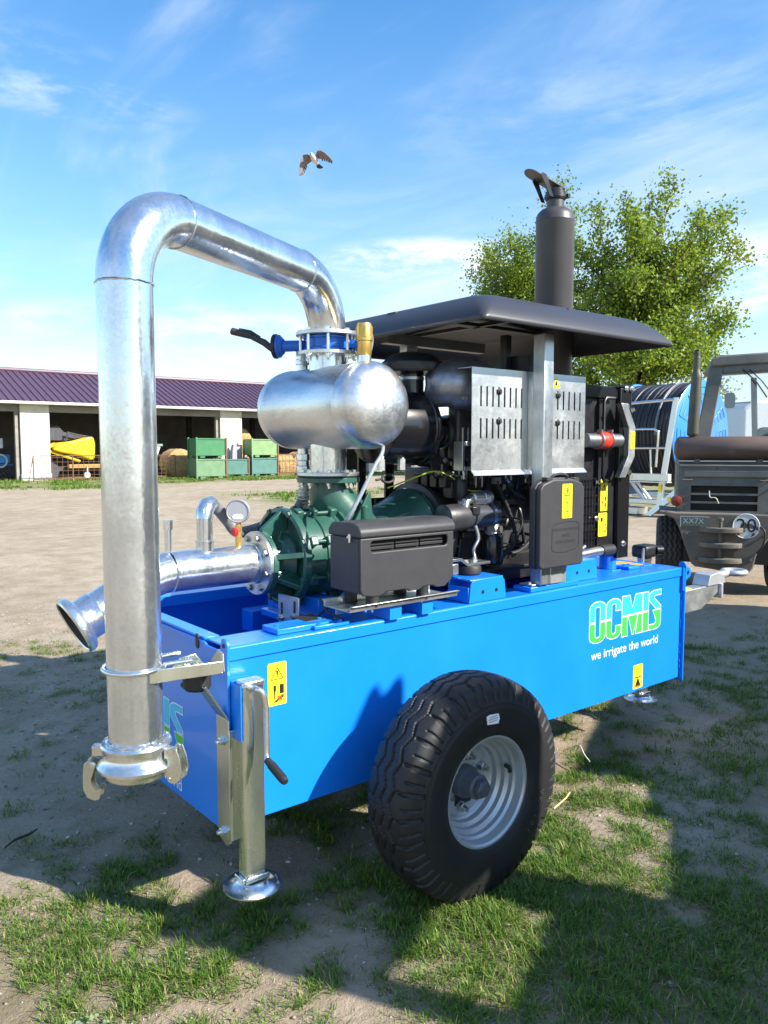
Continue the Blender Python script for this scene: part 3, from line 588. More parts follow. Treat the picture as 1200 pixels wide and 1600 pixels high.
# -- support jacks
def jack(name_loc, x, y, zf, zt, crank=True):
    r = bpy.data.objects.new('support_jack', None); S.collection.objects.link(r); r.parent = PT
    b = MB(); b.prism(rrect(-.041, .041, -.027, .027, .010, 4), (x, y, zf + .03), X_, Y_, (0, 0, zt - zf - .05)); obj('jack_tube', b, YZINC, r, smooth=30)
    b = MB(); b.prism(rrect(-.044, .044, -.030, .030, .012, 4), (x, y, zt - .022), X_, Y_, (0, 0, .022)); obj('jack_cap', b, ZINC, r, smooth=30, bev=.004)
    b = MB(); b.lathe([(.004, .026), (.052, .026), (.060, .014), (.090, .006), (.102, .005), (.102, .0), (.0, .0)], (x, y, zf), Z_, 44, cap=False); obj('jack_foot', b, ZINC, r, smooth=50)
    b = MB(); b.bb(x - .046, x + .046, y - .040, y - .028, zf + .030, zf + .048); b.bb(x - .056, x - .042, y - .03, y + .03, zf + .030, zf + .048); obj('foot_weld', b, ZINC, r, bev=.004)
    return r
J1 = jack('near', 1.302, 2.336, .140, .873)
text(J1, 'SIMOL', (1.302 + .075, 2.336 - .03, .1475), Vector((.35, .94, 0)), Vector((-.94, .35, .05)), .024, mat('foot_lettering', (.75, .75, .75), .5), name='foot_lettering')
text(J1, 'SIMOL', (1.300, 2.334, .8738), (1, 0, 0), (0, 1, 0), .022, mat('cap_lettering', (.3, .3, .3), .5), name='cap_lettering')
b = MB(); b.bb(1.252, 1.257, 2.312, Y0 - .009, .668, .862); b.bb(1.2575, 1.345, Y0 - .024, Y0 - .0085, .668, .862); obj('jack_bracket', b, BLUE, J1, bev=.002)
b = MB(); cr = bez([(1.289, 2.300, .852), (1.292, 2.270, .856), (1.308, 2.258, .838), (1.318, 2.256, .790), (1.318, 2.254, .70), (1.314, 2.248, .632), (1.309, 2.238, .614)], 8); b.tube(cr, .0095, 12); obj('crank_rod', b, ZINC, J1)
b = MB(); b.tube([(1.309, 2.238, .617), (1.310, 2.212, .607), (1.312, 2.140, .580), (1.312, 2.130, .576)], .014, 14, rs=[.0125, .0145, .0145, .011])
for k in range(7): q = Vector((1.310, 2.212, .607)).lerp(Vector((1.312, 2.150, .584)), k / 6); b.ring(q, (0, -.93, -.36), .0138, .0156, .004, 16)
obj('crank_grip', b, RUBBLK, J1)
b = MB(); b.cyl((1.283, 2.306, .852), (1.283, 2.290, .852), .009, n=12); obj('crank_boss', b, ZINC, J1)
# angle strut on the end plate
xs = X0 - .013
b = MB(); b.prism([(2.362, .300), (2.385, .282), (2.445, .300), (2.450, .33), (2.450, .735), (2.362, .735)], (xs - .006, 0, 0), Y_, Z_, (.006, 0, 0)); b.bb(xs - .0065, xs + .055, 2.356, 2.3618, .31, .70)
b.add([(xs - .006, 2.362, .735), (xs - .006, 2.45, .735), (1.13, 2.41, .875), (1.13, 2.33, .875), (xs, 2.362, .735), (xs, 2.45, .735), (1.136, 2.41, .88), (1.136, 2.33, .88)], [(0, 1, 2, 3), (4, 7, 6, 5), (0, 3, 7, 4), (1, 5, 6, 2), (2, 6, 7, 3)])
SB = obj('strut_bracket', b, YZINC, PT, bev=.0015)
bolts(SB, [(xs - .006, 2.405, .653), (xs - .006, 2.41, .328)], (-1, 0, 0), .014, .012, ZINC, .012)
# rubber mount and pipe clamp
b = MB(); b.cyl((1.14, 2.405, .860), (1.14, 2.405, .908), .047, n=32); b.cyl((1.14, 2.405, .852), (1.14, 2.405, .8598), .040, n=24); RM = obj('rubber_mount', b, RUBBLK, PT, bev=.003)
PA = Vector((.921, 2.392, 0)); PR = .0845
ex = Vector((.985, -.17, 0)).normalized(); ey = Vector((.17, .985, 0)); A_ = Vector((.935, 2.303, .966))
b = MB(); b.prism([(0, -.021), (.222, -.021), (.236, -.012), (.236, .021), (.0, .021)], A_ + Vector((0, 0, -.012)), ex, Z_, ey * .005)
b.prism([(.0, 0), (.235, 0), (.235, .13), (.18, .15), (.10, .12), (.10, .03), (0, .012)], A_ + Vector((0, 0, -.034)) + ey * .0055, ex, ey, (0, 0, .006))
b.prism([(0, 0), (.012, .058), (.06, .062), (.135, .012), (.135, 0)], A_ + ex * .235 + Vector((0, 0, -.028)), ey, Z_, ex * .005)
b.prism([(-.035, 0), (.0, .040), (.05, .048), (.085, 0)], A_ + ey * .095 + ex * .12 + Vector((0, 0, -.028)), ex, Z_, ey * .005)
CL = obj('clamp_bracket', b, YZINC, PT, bev=.002)
b = MB(); q = [PA + Vector((math.cos(t) * (PR + .009), math.sin(t) * (PR + .009), .972)) for t in [R_(a) for a in range(-25, -330, -10)]]
q = [Vector((1.09, 2.335, .975))] + q + [Vector((1.10, 2.45, .975))]; b.tube(q, .0075, 10); obj('u_bolt', b, ZINC, CL)
bolts(CL, [A_ + ex * .14 + ey * .09 + Vector((0, 0, -.004))], ex * .6 + -ey * .8, .013, .012, ZINC, .018)

# -- discharge pipe: tank -> valve -> elbow -> long arm -> elbow -> down to the ball coupling
OUT = Vector((2.062, 2.95, 0)); DR = Vector((-.897, -.442, 0)).normalized(); ZA = 2.400; BR = .245; LA = 1.272
p0 = OUT + Vector((0, 0, 2.172)); e0 = OUT + Vector((0, 0, ZA - BR)); c0 = e0 + DR * BR
arc0 = arc_pts(c0, -DR, Z_, BR, 0, math.pi / 2, 14)
ENDX = OUT + DR * LA; c1 = ENDX - DR * BR + Vector((0, 0, ZA - BR)); arc1 = arc_pts(c1, Z_, DR, BR, 0, math.pi / 2, 14)
b = MB(); b.tube([p0] + arc0, PR, 40, cap=False); DP = obj('discharge_pipe', b, GALV, PT, smooth=60)
b = MB(); b.tube([arc0[-1], arc1[0]], PR, 40, cap=False); obj('pipe_arm', b, GALV, DP, smooth=60)
b = MB(); b.tube(arc1, PR, 40, cap=False); obj('pipe_elbow', b, GALV, DP, smooth=60)
b = MB(); PE = Vector((ENDX.x, ENDX.y, 0)); b.tube([arc1[-1], PE + Vector((0, 0, 1.5)), PE + Vector((0, 0, .735))], PR, 40, cap=False); obj('down_pipe', b, GALV, DP, smooth=60)
for c, a in ((arc0[-1], DR), (arc1[0], DR), (arc1[-1], Z_)):
    u, v, ax = frame(a); b = MB(); N = 60
    b.tube([Vector(c) + (u * math.cos(2 * math.pi * i / N) + v * math.sin(2 * math.pi * i / N)) * (PR + .0008 + .0012 * random.random()) + ax * random.uniform(-.0016, .0016) for i in range(N + 1)], .0026, 6); obj('weld_seam', b, GALV, DP)
# ball coupling with three lever hooks
zc_ = .700
b = MB(); b.lathe([(.084, .040), (.094, .030), (.106, .036), (.110, .030), (.108, .022), (.100, .010), (.100, -.010), (.112, -.022), (.122, -.034), (.120, -.044), (.106, -.044), (.100, -.040)], PE + Vector((0, 0, zc_)), Z_, 48, cap=False)
CP = obj('ball_coupling', b, ZINC, PT, smooth=45)
b = MB(); b.lathe([(.100, -.036), (.101, -.060), (.097, -.072), (.090, -.074), (.088, -.02)], PE + Vector((0, 0, zc_)), Z_, 40, cap=False); obj('coupling_cup', b, YZINC, CP, smooth=45)
b = MB(); N = 64
b.tube([PE + Vector((math.cos(2 * math.pi * i / N) * (PR + .004), math.sin(2 * math.pi * i / N) * (PR + .004), zc_ + .040 + random.uniform(-.003, .003))) for i in range(N + 1)], .006, 7, rs=[random.uniform(.004, .008) for _ in range(N + 1)]); obj('coupling_weld', b, ZINC, CP)
LEFT = (-RT).normalized()
def lever(ang, kind):
    d = (RT * math.cos(ang) - FW * math.sin(ang)).normalized(); s = Vector((-d.y, d.x, 0))
    base = PE + d * .112 + Vector((0, 0, zc_ + .005))
    b = MB(); b.box(base + d * .008, (.034, .03, .034), math.atan2(d.y, d.x)); lg = obj('lever_lug', b, ZINC, CP, bev=.003)
    if kind == 'hook':
        P = [(-.012, .0), (.012, .010), (.026, -.004), (.030, -.040), (.030, -.085), (.018, -.112), (-.004, -.122), (-.02, -.118), (-.026, -.10), (-.03, -.085), (-.022, -.082), (-.006, -.092), (.002, -.080), (.004, -.052), (-.004, -.03)]
        for k in (-1, 1):
            b = MB(); b.prism(P, base + d * .022 + s * .02 * k + Vector((0, 0, -.035)), d, Z_, s * .004); obj('lever_hook', b, YZINC, CP, bev=.001)
        b = MB(); b.box(base + d * .046 + Vector((0, 0, -.085)), (.004, .038, .075), math.atan2(d.y, d.x)); obj('lever_web', b, YZINC, CP)
    else:
        P = [(-.016, .0), (0, .014), (.016, .008), (.028, -.025), (.034, -.060), (.028, -.088), (.010, -.104), (-.012, -.100), (-.022, -.080), (-.014, -.04)]
        for k in (-1, 1):
            b = MB(); b.prism(P, base + d * .022 + s * .021 * k + Vector((0, 0, .012)), d, Z_, s * .004); obj('lever_handle', b, YZINC, CP, bev=.001)
        b = MB(); b.tube([base + d * .012 + s * .02 + Vector((0, 0, -.075)), base + d * .03 + Vector((0, 0, -.08)), base + d * .012 - s * .02 + Vector((0, 0, -.075))], .004, 8); obj('lever_wire', b, ZINC, CP)
    bolts(CP, [base + d * .02 + s * .024 * k + Vector((0, 0, .01 if kind != 'hook' else -.04)) for k in (-1, 1)], s, .008, .006, ZINC)
lever(R_(178), 'hook'); lever(R_(14), 'handle'); lever(R_(-100), 'hook')

# -- suction pipe
SA = Vector((1.69, 2.95, 1.168)); SR = .081
b = MB(); b.tube([SA + Vector((-.012, 0, 0)), Vector((1.29, 2.95, 1.168))], SR, 40, cap=False); SP = obj('suction_pipe', b, GALV, PT, smooth=60)
dn = Vector((-.88, .03, -.465)).normalized(); el = [Vector((1.29, 2.95, 1.168)), Vector((1.245, 2.95, 1.163)), Vector((1.20, 2.95, 1.148)), Vector((1.20, 2.95, 1.148)) + dn * .068]
b = MB(); b.tube(el, SR, 40, cap=False); obj('suction_elbow', b, GALV, SP, smooth=60)
s1 = el[-1]; b = MB()
b.lathe([(.094, 0), (.094, .045)], s1, dn, 6); b.lathe([(.086, .045), (.086, .062)], s1, dn, 6); obj('brass_union', b, BRASS, SP, smooth=30, bev=.004)
b = MB(); b.lathe([(.078, .055), (.078, .150), (.080, .154), (.083, .156), (.082, .206), (.085, .213), (.100, .219), (.109, .226), (.113, .238), (.112, .252), (.105, .258), (.100, .254), (.092, .236), (.076, .220), (.074, .09)], s1, dn, 48, cap=False); obj('suction_bell', b, GALV, SP, smooth=45)
b = MB(); b.cyl(s1 + dn * .205, s1 + dn * .21, .0775, n=30); obj('bell_shade_disc', b, STBLK, SP)  # black disc stands in for the shade inside the pipe
b = MB(); b.lathe([(.0770, .206), (.0915, .231), (.0985, .250), (.095, .2545), (.086, .236), (.072, .212)], s1, dn, 44, closed=True); obj('bell_shade_ring', b, RUBBLK, SP, smooth=40)  # black ring added to darken the flare, where the zinc is only shaded
for c in (Vector((1.29, 2.95, 1.168)),):
    b = MB(); N = 50; b.tube([c + Vector((random.uniform(-.002, .002), math.cos(2 * math.pi * i / N) * (SR + .001), math.sin(2 * math.pi * i / N) * (SR + .001))) for i in range(N + 1)], .003, 6); obj('weld_seam', b, GALV, SP)
b = MB(); b.ring(SA + Vector((-.016, 0, 0)), X_, .080, .137, .016, 56); b.ring(SA + Vector((-.030, 0, 0)), X_, .079, .088, .016, 40); obj('suction_flange', b, SHEET, SP, bev=.002)
bolts(SP, circle(SA + Vector((-.016, 0, 0)), X_, .113, 8, .3), (-1, 0, 0), .013, .012, STEEL)
b = MB(); q = Vector((1.287, 2.95, 1.24)); b.cyl(q, q + Vector((0, 0, .10)), .014, n=16); b.cyl(q + Vector((0, 0, .098)), q + Vector((0, 0, .135)), .020, n=8); obj('plug_stub', b, GALV, SP)
q = Vector((1.445, 2.95, 1.23)); b = MB(); b.cyl(q, q + Vector((0, 0, .05)), .036, n=24); b.cyl(q + Vector((0, 0, .048)), q + Vector((0, 0, .145)), .032, n=24); b.ring(q + Vector((0, 0, .045)), Z_, .030, .039, .008, 24)
b.tube([q + Vector((0, 0, .14)), q + Vector((.004, .003, .170)), q + Vector((.022, .016, .192)), q + Vector((.05, .036, .197))], .036, 20, rs=[.034, .036, .036, .035]); obj('priming_elbow', b, GALV, SP, smooth=50)
b = MB(); hp = bez([q + Vector((.048, .035, .196)), (1.54, 3.02, 1.405), (1.61, 3.07, 1.35), (1.70, 3.13, 1.285), (1.85, 3.16, 1.30), (2.0, 3.17, 1.33), (2.07, 3.17, 1.42)], 40)
b.tube(hp, .024, 14, rs=[.0225 + (.0035 if i % 4 < 2 else 0) for i in range(len(hp))]); obj('ribbed_hose', b, HOSEG, SP, smooth=30)
q = Vector((1.60, 2.95, 1.235)); b = MB(); b.cyl(q, q + Vector((0, 0, .03)), .013, n=10); b.cyl(q + Vector((0, 0, .03)), q + Vector((0, 0, .055)), .014, n=6); b.cyl(q + Vector((0, 0, .055)), q + Vector((0, 0, .115)), .011, n=12); b.cyl(q + Vector((0, 0, .078)), q + Vector((0, 0, .10)), .015, n=6); PGv = obj('gauge_valve', b, BRASS, SP)
b = MB(); b.lathe([(.006, 0), (.016, .006), (.018, .014), (.013, .022)], q + Vector((-.012, -.01, .075)), (-.78, -.2, .0), 12); obj('valve_knob', b, REDP, SP)
gd = (Vector((0, 0, 0)) - Vector((1.6, 2.95, -.1))).normalized(); gc = q + Vector((0, 0, .160))
gd = Vector((-.60, -.80, .05)).normalized()
b = MB(); b.lathe([(.040, -.024), (.050, -.022), (.050, .012), (.046, .017), (.044, .013)], gc, gd, 36); obj('gauge_case', b, mat('gauge_back', (.40, .40, .42), .38, metal=.4), SP, smooth=40)
b = MB(); b.prism(rrect(-.022, .022, -.011, .008, .008), gc + gd * .0135 + Vector((0, 0, -.022)), Vector((-gd.y, gd.x, 0)), Z_, gd * .003); obj('gauge_window', b, WHITE, SP)

# -- green pump casing
PC = bpy.data.objects.new('pump_casing', None); S.collection.objects.link(PC); PC.parent = PT
def pl(mbx, name, m=GREEN, **k): return obj(name, mbx, m, PC, **k)
b = MB(); b.ring(Vector((1.6915, 2.95, 1.168)), X_, .06, .137, .024, 56); b.lathe([(.092, 0), (.088, .02), (.09, .06), (.12, .10)], Vector((1.715, 2.95, 1.168)), X_, 36); pl(b, 'inlet_flange', bev=.002)
bolts(PC, circle(Vector((1.716, 2.95, 1.168)), X_, .113, 8, .3), X_, .011, .010, ZINC, .01)
PB = Vector((1.80, 2.95, 1.185))
b = MB(); b.lathe([(.215, -.002), (.215, .030), (.188, .030), (.188, .004), (.196, -.006)], PB, X_, 64, closed=True); pl(b, 'suction_cover', smooth=35, bev=.002)
b = MB(); b.lathe([(.088, -.10), (.080, -.06), (.078, .0), (.10, .028), (.187, .030), (.187, .036)], PB, X_, 48); pl(b, 'back_plate', smooth=35)
for t in (R_(20), R_(95), R_(172), R_(215), R_(250), R_(320)):                    # cast ribs and window walls between inlet and cover
    d = Vector((0, math.cos(t), math.sin(t))); s = Vector((0, -math.sin(t), math.cos(t)))
    b = MB(); b.prism([(0, .07), (0, .12), (-.09, .085), (-.09, .06)], PB + s * -.013, X_, d, s * .026); b.prism([(.026, .12), (.026, .20), (-.008, .205), (-.10, .13), (-.10, .08)], PB + s * -.012, X_, d, s * .024); pl(b, 'cast_rib', bev=.003)
b = MB(); b.lathe([(.10, -.098), (.118, -.098), (.118, -.08), (.10, -.08)], PB, X_, 40, closed=True); pl(b, 'window_rim', bev=.003)
b = MB(); b.lathe([(.186, .030), (.190, .034), (.190, .118), (.183, .122), (.183, .128), (.190, .132), (.190, .218), (.195, .224), (.195, .24)], PB, X_, 56); pl(b, 'stage_casing', smooth=35)
for k in range(8):
    t = R_(22.5 + 45 * k); d = Vector((0, math.cos(t), math.sin(t))); s = Vector((0, -math.sin(t), math.cos(t)))
    b = MB(); b.cyl(PB + d * .205 + Vector((.03, 0, 0)), PB + d * .205 + Vector((.24, 0, 0)), .0085, n=10); pl(b, 'tie_rod')
    for xx, L in ((.03, .035), (.115, .022), (.205, .035)):
        b = MB(); b.box(PB + d * .203 + Vector((xx + L / 2, 0, 0)), (L, .046, .038), R=Matrix.Rotation(t, 3, 'X')); pl(b, 'rod_boss', bev=.004)
    bolts(PC, [PB + d * .205 + Vector((.004, 0, 0))], (-1, 0, 0), .014, .014, GREEN)
b = MB(); b.lathe([(.195, .24), (.215, .246), (.215, .262), (.20, .268), (.185, .30), (.172, .38), (.150, .45), (.150, .50)], PB, X_, 48); pl(b, 'volute', smooth=40)
b = MB(); b.lathe([(.12, 0), (.15, .03), (.175, .10), (.215, .20), (.235, .222), (.235, .25)], Vector((2.30, 2.95, 1.225)), X_, 48); pl(b, 'bell_housing', smooth=40)
for k in range(6):
    t = R_(60 * k + 15); d = Vector((0, math.cos(t), math.sin(t))); s = Vector((0, -math.sin(t), math.cos(t)))
    b = MB(); b.prism([(0, .13), (.21, .13), (.21, .222), (.0, .145)], Vector((2.31, 2.95, 1.225)) - s * .006, X_, d, s * .012); pl(b, 'housing_rib', bev=.003)
bolts(PC, circle(Vector((2.545, 2.95, 1.225)), X_, .222, 10, .2), (-1, 0, 0), .013, .012, ZINC)
# outlet neck and elbow up to the flange
b = MB(); nk = bez([(2.19, 2.93, 1.27), (2.13, 2.94, 1.36), (2.075, 2.95, 1.44), (2.062, 2.95, 1.53)], 8); b.tube(nk, .1, 28, rs=list(np.linspace(.125, .086, len(nk)))); pl(b, 'outlet_neck', smooth=60)
b = MB(); b.prism([(-.11, 0), (.02, 0), (.0, .16), (-.012, .16)], (2.19, 2.80, 1.30), X_, Z_, (0, .014, 0)); b.cyl((2.155, 2.80, 1.30), (2.155, 2.80, 1.40), .019, n=14); pl(b, 'outlet_rib', bev=.003)
b = MB(); b.lathe([(.06, 1.505), (.142, 1.505), (.142, 1.527), (.06, 1.527)], OUT, Z_, 48, cap=False); pl(b, 'outlet_flange', bev=.002)
b = MB(); b.lathe([(.06, 1.529), (.140, 1.529), (.140, 1.533), (.06, 1.533)], OUT, Z_, 40, cap=False); pl(b, 'gasket', RUBBLK)
b = MB(); b.lathe([(.07, 1.535), (.142, 1.535), (.142, 1.551), (.07, 1.551)], OUT, Z_, 48, cap=False); pl(b, 'counter_flange', SHEET, bev=.002)
bolts(PC, circle(OUT + Vector((0, 0, 1.551)), Z_, .118, 8, .2), Z_, .011, .010, ZINC); bolts(PC, circle(OUT + Vector((0, 0, 1.505)), Z_, .118, 8, .2), (0, 0, -1), .011, .012, ZINC, .012)
b = MB(); b.bb(1.735, 1.743, 2.70, 2.86, .90, 1.045); b.bb(1.735, 1.80, 2.70, 2.86, .90, .908); ft = pl(b, 'foot_plate', SHEET, bev=.002)
b = MB(); b.prism(rrect(-.007, .007, -.03, .03, .007), (1.7345, 2.73, 1.0), Y_, Z_, (-.001, 0, 0)); pl(b, 'foot_slot', STBLK); b = MB(); b.prism(rrect(-.007, .007, -.03, .03, .007), (1.7345, 2.83, .98), Y_, Z_, (-.001, 0, 0)); pl(b, 'foot_slot', STBLK)
bolts(PC, [(1.734, 2.725, .965), (1.734, 2.83, .945)], (-1, 0, 0), .013, .012, STEEL, .01)
b = MB(); b.bb(1.80, 2.6, 2.78, 3.12, .90, .93); b.bb(1.86, 1.95, 2.74, 3.16, .93, 1.02); b.bb(2.25, 2.33, 2.74, 3.16, .93, 1.04); pl(b, 'pump_saddle', BLUE, bev=.004)
b = MB(); b.bb(1.80, 4.1, 2.60, 2.70, .80, .90); b.bb(1.80, 4.1, 3.2, 3.3, .80, .90); obj('inner_beam', b, BLUE, PT, bev=.003)

# -- air vessel across the outlet, butterfly valve, air valve
AV = Vector((2.062, 2.590, 1.840)); VR = .184
hd = [(VR * math.sin(R_(a)) ** .78, .045 - .105 * math.cos(R_(a))) for a in range(0, 91, 6)]
L = .70
prof = [(max(r, .001), h) for r, h in hd] + [(VR, .062), (VR + .0022, .066), (VR + .0022, .073), (VR, .077), (VR, L - .077), (VR + .0022, L - .073), (VR + .0022, L - .066), (VR, L - .062)] + [(max(r, .001), L - h) for r, h in hd[::-1]]
b = MB(); b.lathe(prof, AV, Y_, 72, cap=False); VS = obj('air_vessel', b, galv('vessel_zinc', (.52, .54, .57), (.78, .79, .80), .33, 26, streak=(2.5, .9, 2.5)), PT, smooth=50)
b = MB(); b.cyl(OUT + Vector((0, 0, 1.55)), OUT + Vector((0, 0, 1.68)), .084, n=36); obj('vessel_neck', b, GALV, VS)
b = MB(); b.cyl(OUT + Vector((0, 0, 2.00)), OUT + Vector((0, 0, 2.078)), .084, n=36); obj('vessel_neck', b, GALV, VS)
for zf in (2.072, 2.158):
    b = MB(); b.lathe([(.07, 0), (.142, 0), (.142, .016), (.07, .016)], OUT + Vector((0, 0, zf)), Z_, 48, cap=False); obj('pipe_flange', b, SHEET, VS, bev=.002)
b = MB(); b.lathe([(.09, 2.0885), (.108, 2.092), (.108, 2.100), (.100, 2.104), (.100, 2.142), (.108, 2.146), (.108, 2.154), (.09, 2.1575)], OUT, Z_, 40); BV = obj('butterfly_valve', b, BLUE2, PT, smooth=35)
for p in circle(OUT, Z_, .121, 8, .2):
    b = MB(); b.cyl(p + Vector((0, 0, 2.052)), p + Vector((0, 0, 2.186)), .0075, n=8); obj('stud', b, ZINC, BV)
bolts(BV, circle(OUT + Vector((0, 0, 2.174)), Z_, .121, 8, .2), Z_, .013, .011, ZINC); bolts(BV, circle(OUT + Vector((0, 0, 2.072)), Z_, .121, 8, .2), (0, 0, -1), .013, .014, ZINC)
hd_ = Vector((-.62, .785, 0)); vc = OUT + Vector((0, 0, 2.122))
b = MB(); b.cyl(vc + hd_ * .10, vc + hd_ * .215, .024, .026, n=20); b.cyl(vc + hd_ * .208, vc + hd_ * .225, .034, .050, n=24); b.cyl(vc + hd_ * .225, vc + hd_ * .237, .052, n=28); obj('valve_shaft', b, BLUE2, BV, bev=.002)
b = MB(); b.cyl(vc - hd_ * .10, vc - hd_ * .15, .02, n=16); b.cyl(vc - hd_ * .145, vc - hd_ * .165, .028, n=18); obj('shaft_boss', b, BLUE2, BV, bev=.002)
b = MB(); b.cyl(vc + hd_ * .2385, vc + hd_ * .253, .056, n=28); obj('notch_plate', b, BLACK, BV, bev=.002)
ld = Vector((-.70, .66, .30)).normalized(); l0 = vc + hd_ * .253
b = MB(); b.tube([l0 + Vector((0, 0, -.02)), l0 + ld * .05 + Vector((0, 0, .004)), l0 + ld * .11 + Vector((0, 0, .012)), l0 + ld * .12 + Vector((0, 0, .016)), l0 + ld * .205 + Vector((0, 0, .010)), l0 + ld * .21 + Vector((0, 0, .010))], .016, 12, rs=[.014, .016, .012, .0165, .0165, .012]); b.tube([l0 + ld * .07 + Vector((0, 0, .02)), l0 + ld * .115 + Vector((0, 0, .034)), l0 + ld * .17 + Vector((0, 0, .028))], .007, 8); obj('lever_handle', b, PLASTIC, BV)
av = Vector((2.105, 2.735, 2.0)); b = MB(); b.cyl(av, av + Vector((0, 0, .058)), .031, n=24); obj('air_valve_socket', b, GALV, VS)
b = MB(); b.lathe([(.027, .058), (.032, .066), (.032, .118), (.037, .122), (.037, .132), (.033, .135), (.032, .188), (.029, .196), (.004, .197)], av, Z_, 36); AVo = obj('air_valve', b, BRASS, VS, smooth=35)
for t in range(6):
    d = Vector((math.cos(t * 1.05), math.sin(t * 1.05), 0)); b = MB(); b.tube([av + d * .0325 + Vector((0, 0, .135)), av + d * .0345 + Vector((0, 0, .175)), av + d * .032 + Vector((0, 0, .182))], .005, 6); obj('valve_rib', b, BRASS, VS)
b = MB(); b.tube(bez([av + Vector((.038, .0, .150)), av + Vector((.052, .015, .12)), av + Vector((.05, .04, .03)), av + Vector((.12, .10, -.02)), av + Vector((.12, .06, -.2)), (2.10, 2.60, 1.66), (2.02, 2.56, 1.58), (1.93, 2.55, 1.45), (1.89, 2.58, 1.36), (1.90, 2.66, 1.28)], 10), .0085, 12); obj('clear_drain_tube', b, CLEAR, VS)
# small by-pass on the back of the vessel
sp = Vector((2.07, 3.17, 0)); b = MB(); b.cyl(sp + Vector((0, 0, 1.55)), sp + Vector((0, 0, 1.68)), .026, n=20)
for z0, z1, r in ((1.60, 1.632, .035), (1.545, 1.575, .035), (1.575, 1.60, .029)): b.cyl(sp + Vector((0, 0, z0)), sp + Vector((0, 0, z1)), r, n=8)
obj('bypass_pipe', b, GALV, VS, bev=.002); b = MB(); b.cyl(sp + Vector((0, 0, 2.0)), sp + Vector((0, 0, 2.06)), .026, n=20); b.cyl(sp + Vector((0, 0, 2.05)), sp + Vector((0, 0, 2.075)), .034, n=8); b.cyl(sp + Vector((0, 0, 2.075)), sp + Vector((0, 0, 2.105)), .031, n=20); obj('bypass_pipe', b, GALV, VS, bev=.002)
b = MB(); hp = [sp + Vector((0.004 * math.sin(i / 10.), 0, 1.545 - .24 * i / 60)) for i in range(61)]; b.tube(hp, .026, 16, rs=[.0235 + (.005 if i % 4 < 2 else 0) for i in range(61)]); obj('bypass_hose', b, mat('white_spiral_hose', (.66, .63, .55), .5), VS, smooth=30)
b = MB(); b.ring(sp + Vector((0, 0, 1.532)), Z_, .027, .033, .012, 20); b.ring(sp + Vector((0, 0, 1.508)), Z_, .027, .033, .012, 20); obj('hose_clip', b, mat('rusty_clip', (.28, .16, .08), .5, metal=.6), VS)

# -- battery box on its tray
BX0, BX1, BY0, BY1 = 1.785, 2.272, 2.345, 2.545
b = MB(); low = [(BX0 + .012, 1.098), (BX0 + .06, 1.090), (BX0 + .10, 1.090), (BX0 + .125, 1.102), (BX0 + .22, 1.102), (BX0 + .245, 1.092), (BX0 + .30, 1.092), (BX0 + .32, 1.102), (BX0 + .37, 1.102), (BX0 + .39, 1.092), (BX0 + .44, 1.092), (BX1 - .012, 1.115), (BX1, 1.13)]
P = low + [(BX1, 1.318), (BX0, 1.318), (BX0, 1.12)]
# front wall with the long slot left open: bands above and below it
slot = rrect(BX0 + .05, BX1 - .035, 1.262, 1.306, .016)[::-1]
b = holed_plate(P, [slot], (0, BY0, 0), X_, Z_, (0, .012, 0))
b.prism(P, (0, BY0 + .0125, 0), X_, Z_, (0, .02, 0)) if False else None
b.bb(BX0, BX0 + .01, BY0 + .0122, BY1, 1.105, 1.318); b.bb(BX1 - .01, BX1, BY0 + .0122, BY1, 1.12, 1.318); b.bb(BX0 + .0102, BX1 - .0102, BY1 - .01, BY1, 1.105, 1.318); b.bb(BX0 + .0102, BX1 - .0102, BY0 + .0122, BY1 - .0102, 1.105, 1.115)
BB = obj('battery_box', b, PLASTIC, PT, bev=.005, seg=3)
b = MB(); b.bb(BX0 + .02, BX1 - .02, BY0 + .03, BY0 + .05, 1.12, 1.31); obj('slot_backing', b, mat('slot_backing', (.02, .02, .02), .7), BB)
b = MB()
for zz in (1.274, 1.291):
    for k in range(3): b.bb(BX0 + .058 + k * .130, BX0 + .182 + k * .130, BY0 + .020, BY0 + .028, zz - .0062, zz + .0062)
obj('slot_slats', b, RUBBLK, BB, bev=.002)
b = MB(); b.bb(1.625, 1.715, 2.475, 2.575, ZT + .001, 1.004); obj('rubber_pad', b, RUBBLK, BB, bev=.002)
b = MB(); b.tube([(1.72, 2.54, 1.0), (1.80, 2.56, 1.03), (1.84, 2.57, 1.06)], .004, 6); b.tube([(1.76, 2.42, 1.0), (1.74, 2.50, 1.02), (1.76, 2.58, 1.06)], .005, 6); obj('battery_cable', b, RUBBLK, BB)
lidp = [(BY0 - .006, 1.319), (BY1 + .006, 1.319), (BY1 + .006, 1.345), (BY1 - .02, 1.372), (BY0 + .045, 1.376), (BY0 + .012, 1.366), (BY0 - .006, 1.346)]
b = MB(); b.prism(lidp, (BX0 - .006, 0, 0), Y_, Z_, (BX1 - BX0 + .012, 0, 0)); obj('box_lid', b, PLASTIC, BB, bev=.009, seg=4)
b = MB()
for fx, fy in ((BX0 + .08, BY0 + .03), (BX0 + .34, BY0 + .03), (BX0 + .08, BY1 - .03), (BX0 + .34, BY1 - .03)): b = MB(); b.cyl((fx, fy, 1.046), (fx, fy, 1.104), .026, n=20); obj('box_foot', b, RUBBLK, BB)
b = MB(); b.prism([(0, .0), (.014, 0), (.016, -.022), (.19, -.022), (.192, 0), (.206, 0), (.206, .003), (.189, .003), (.187, -.019), (.019, -.019), (.017, .003), (0, .003)], (BX0 - .045, BY0 - .01, 1.062), Y_, Z_, (.56, 0, 0)); obj('battery_tray', b, SHEET, BB, bev=.001)
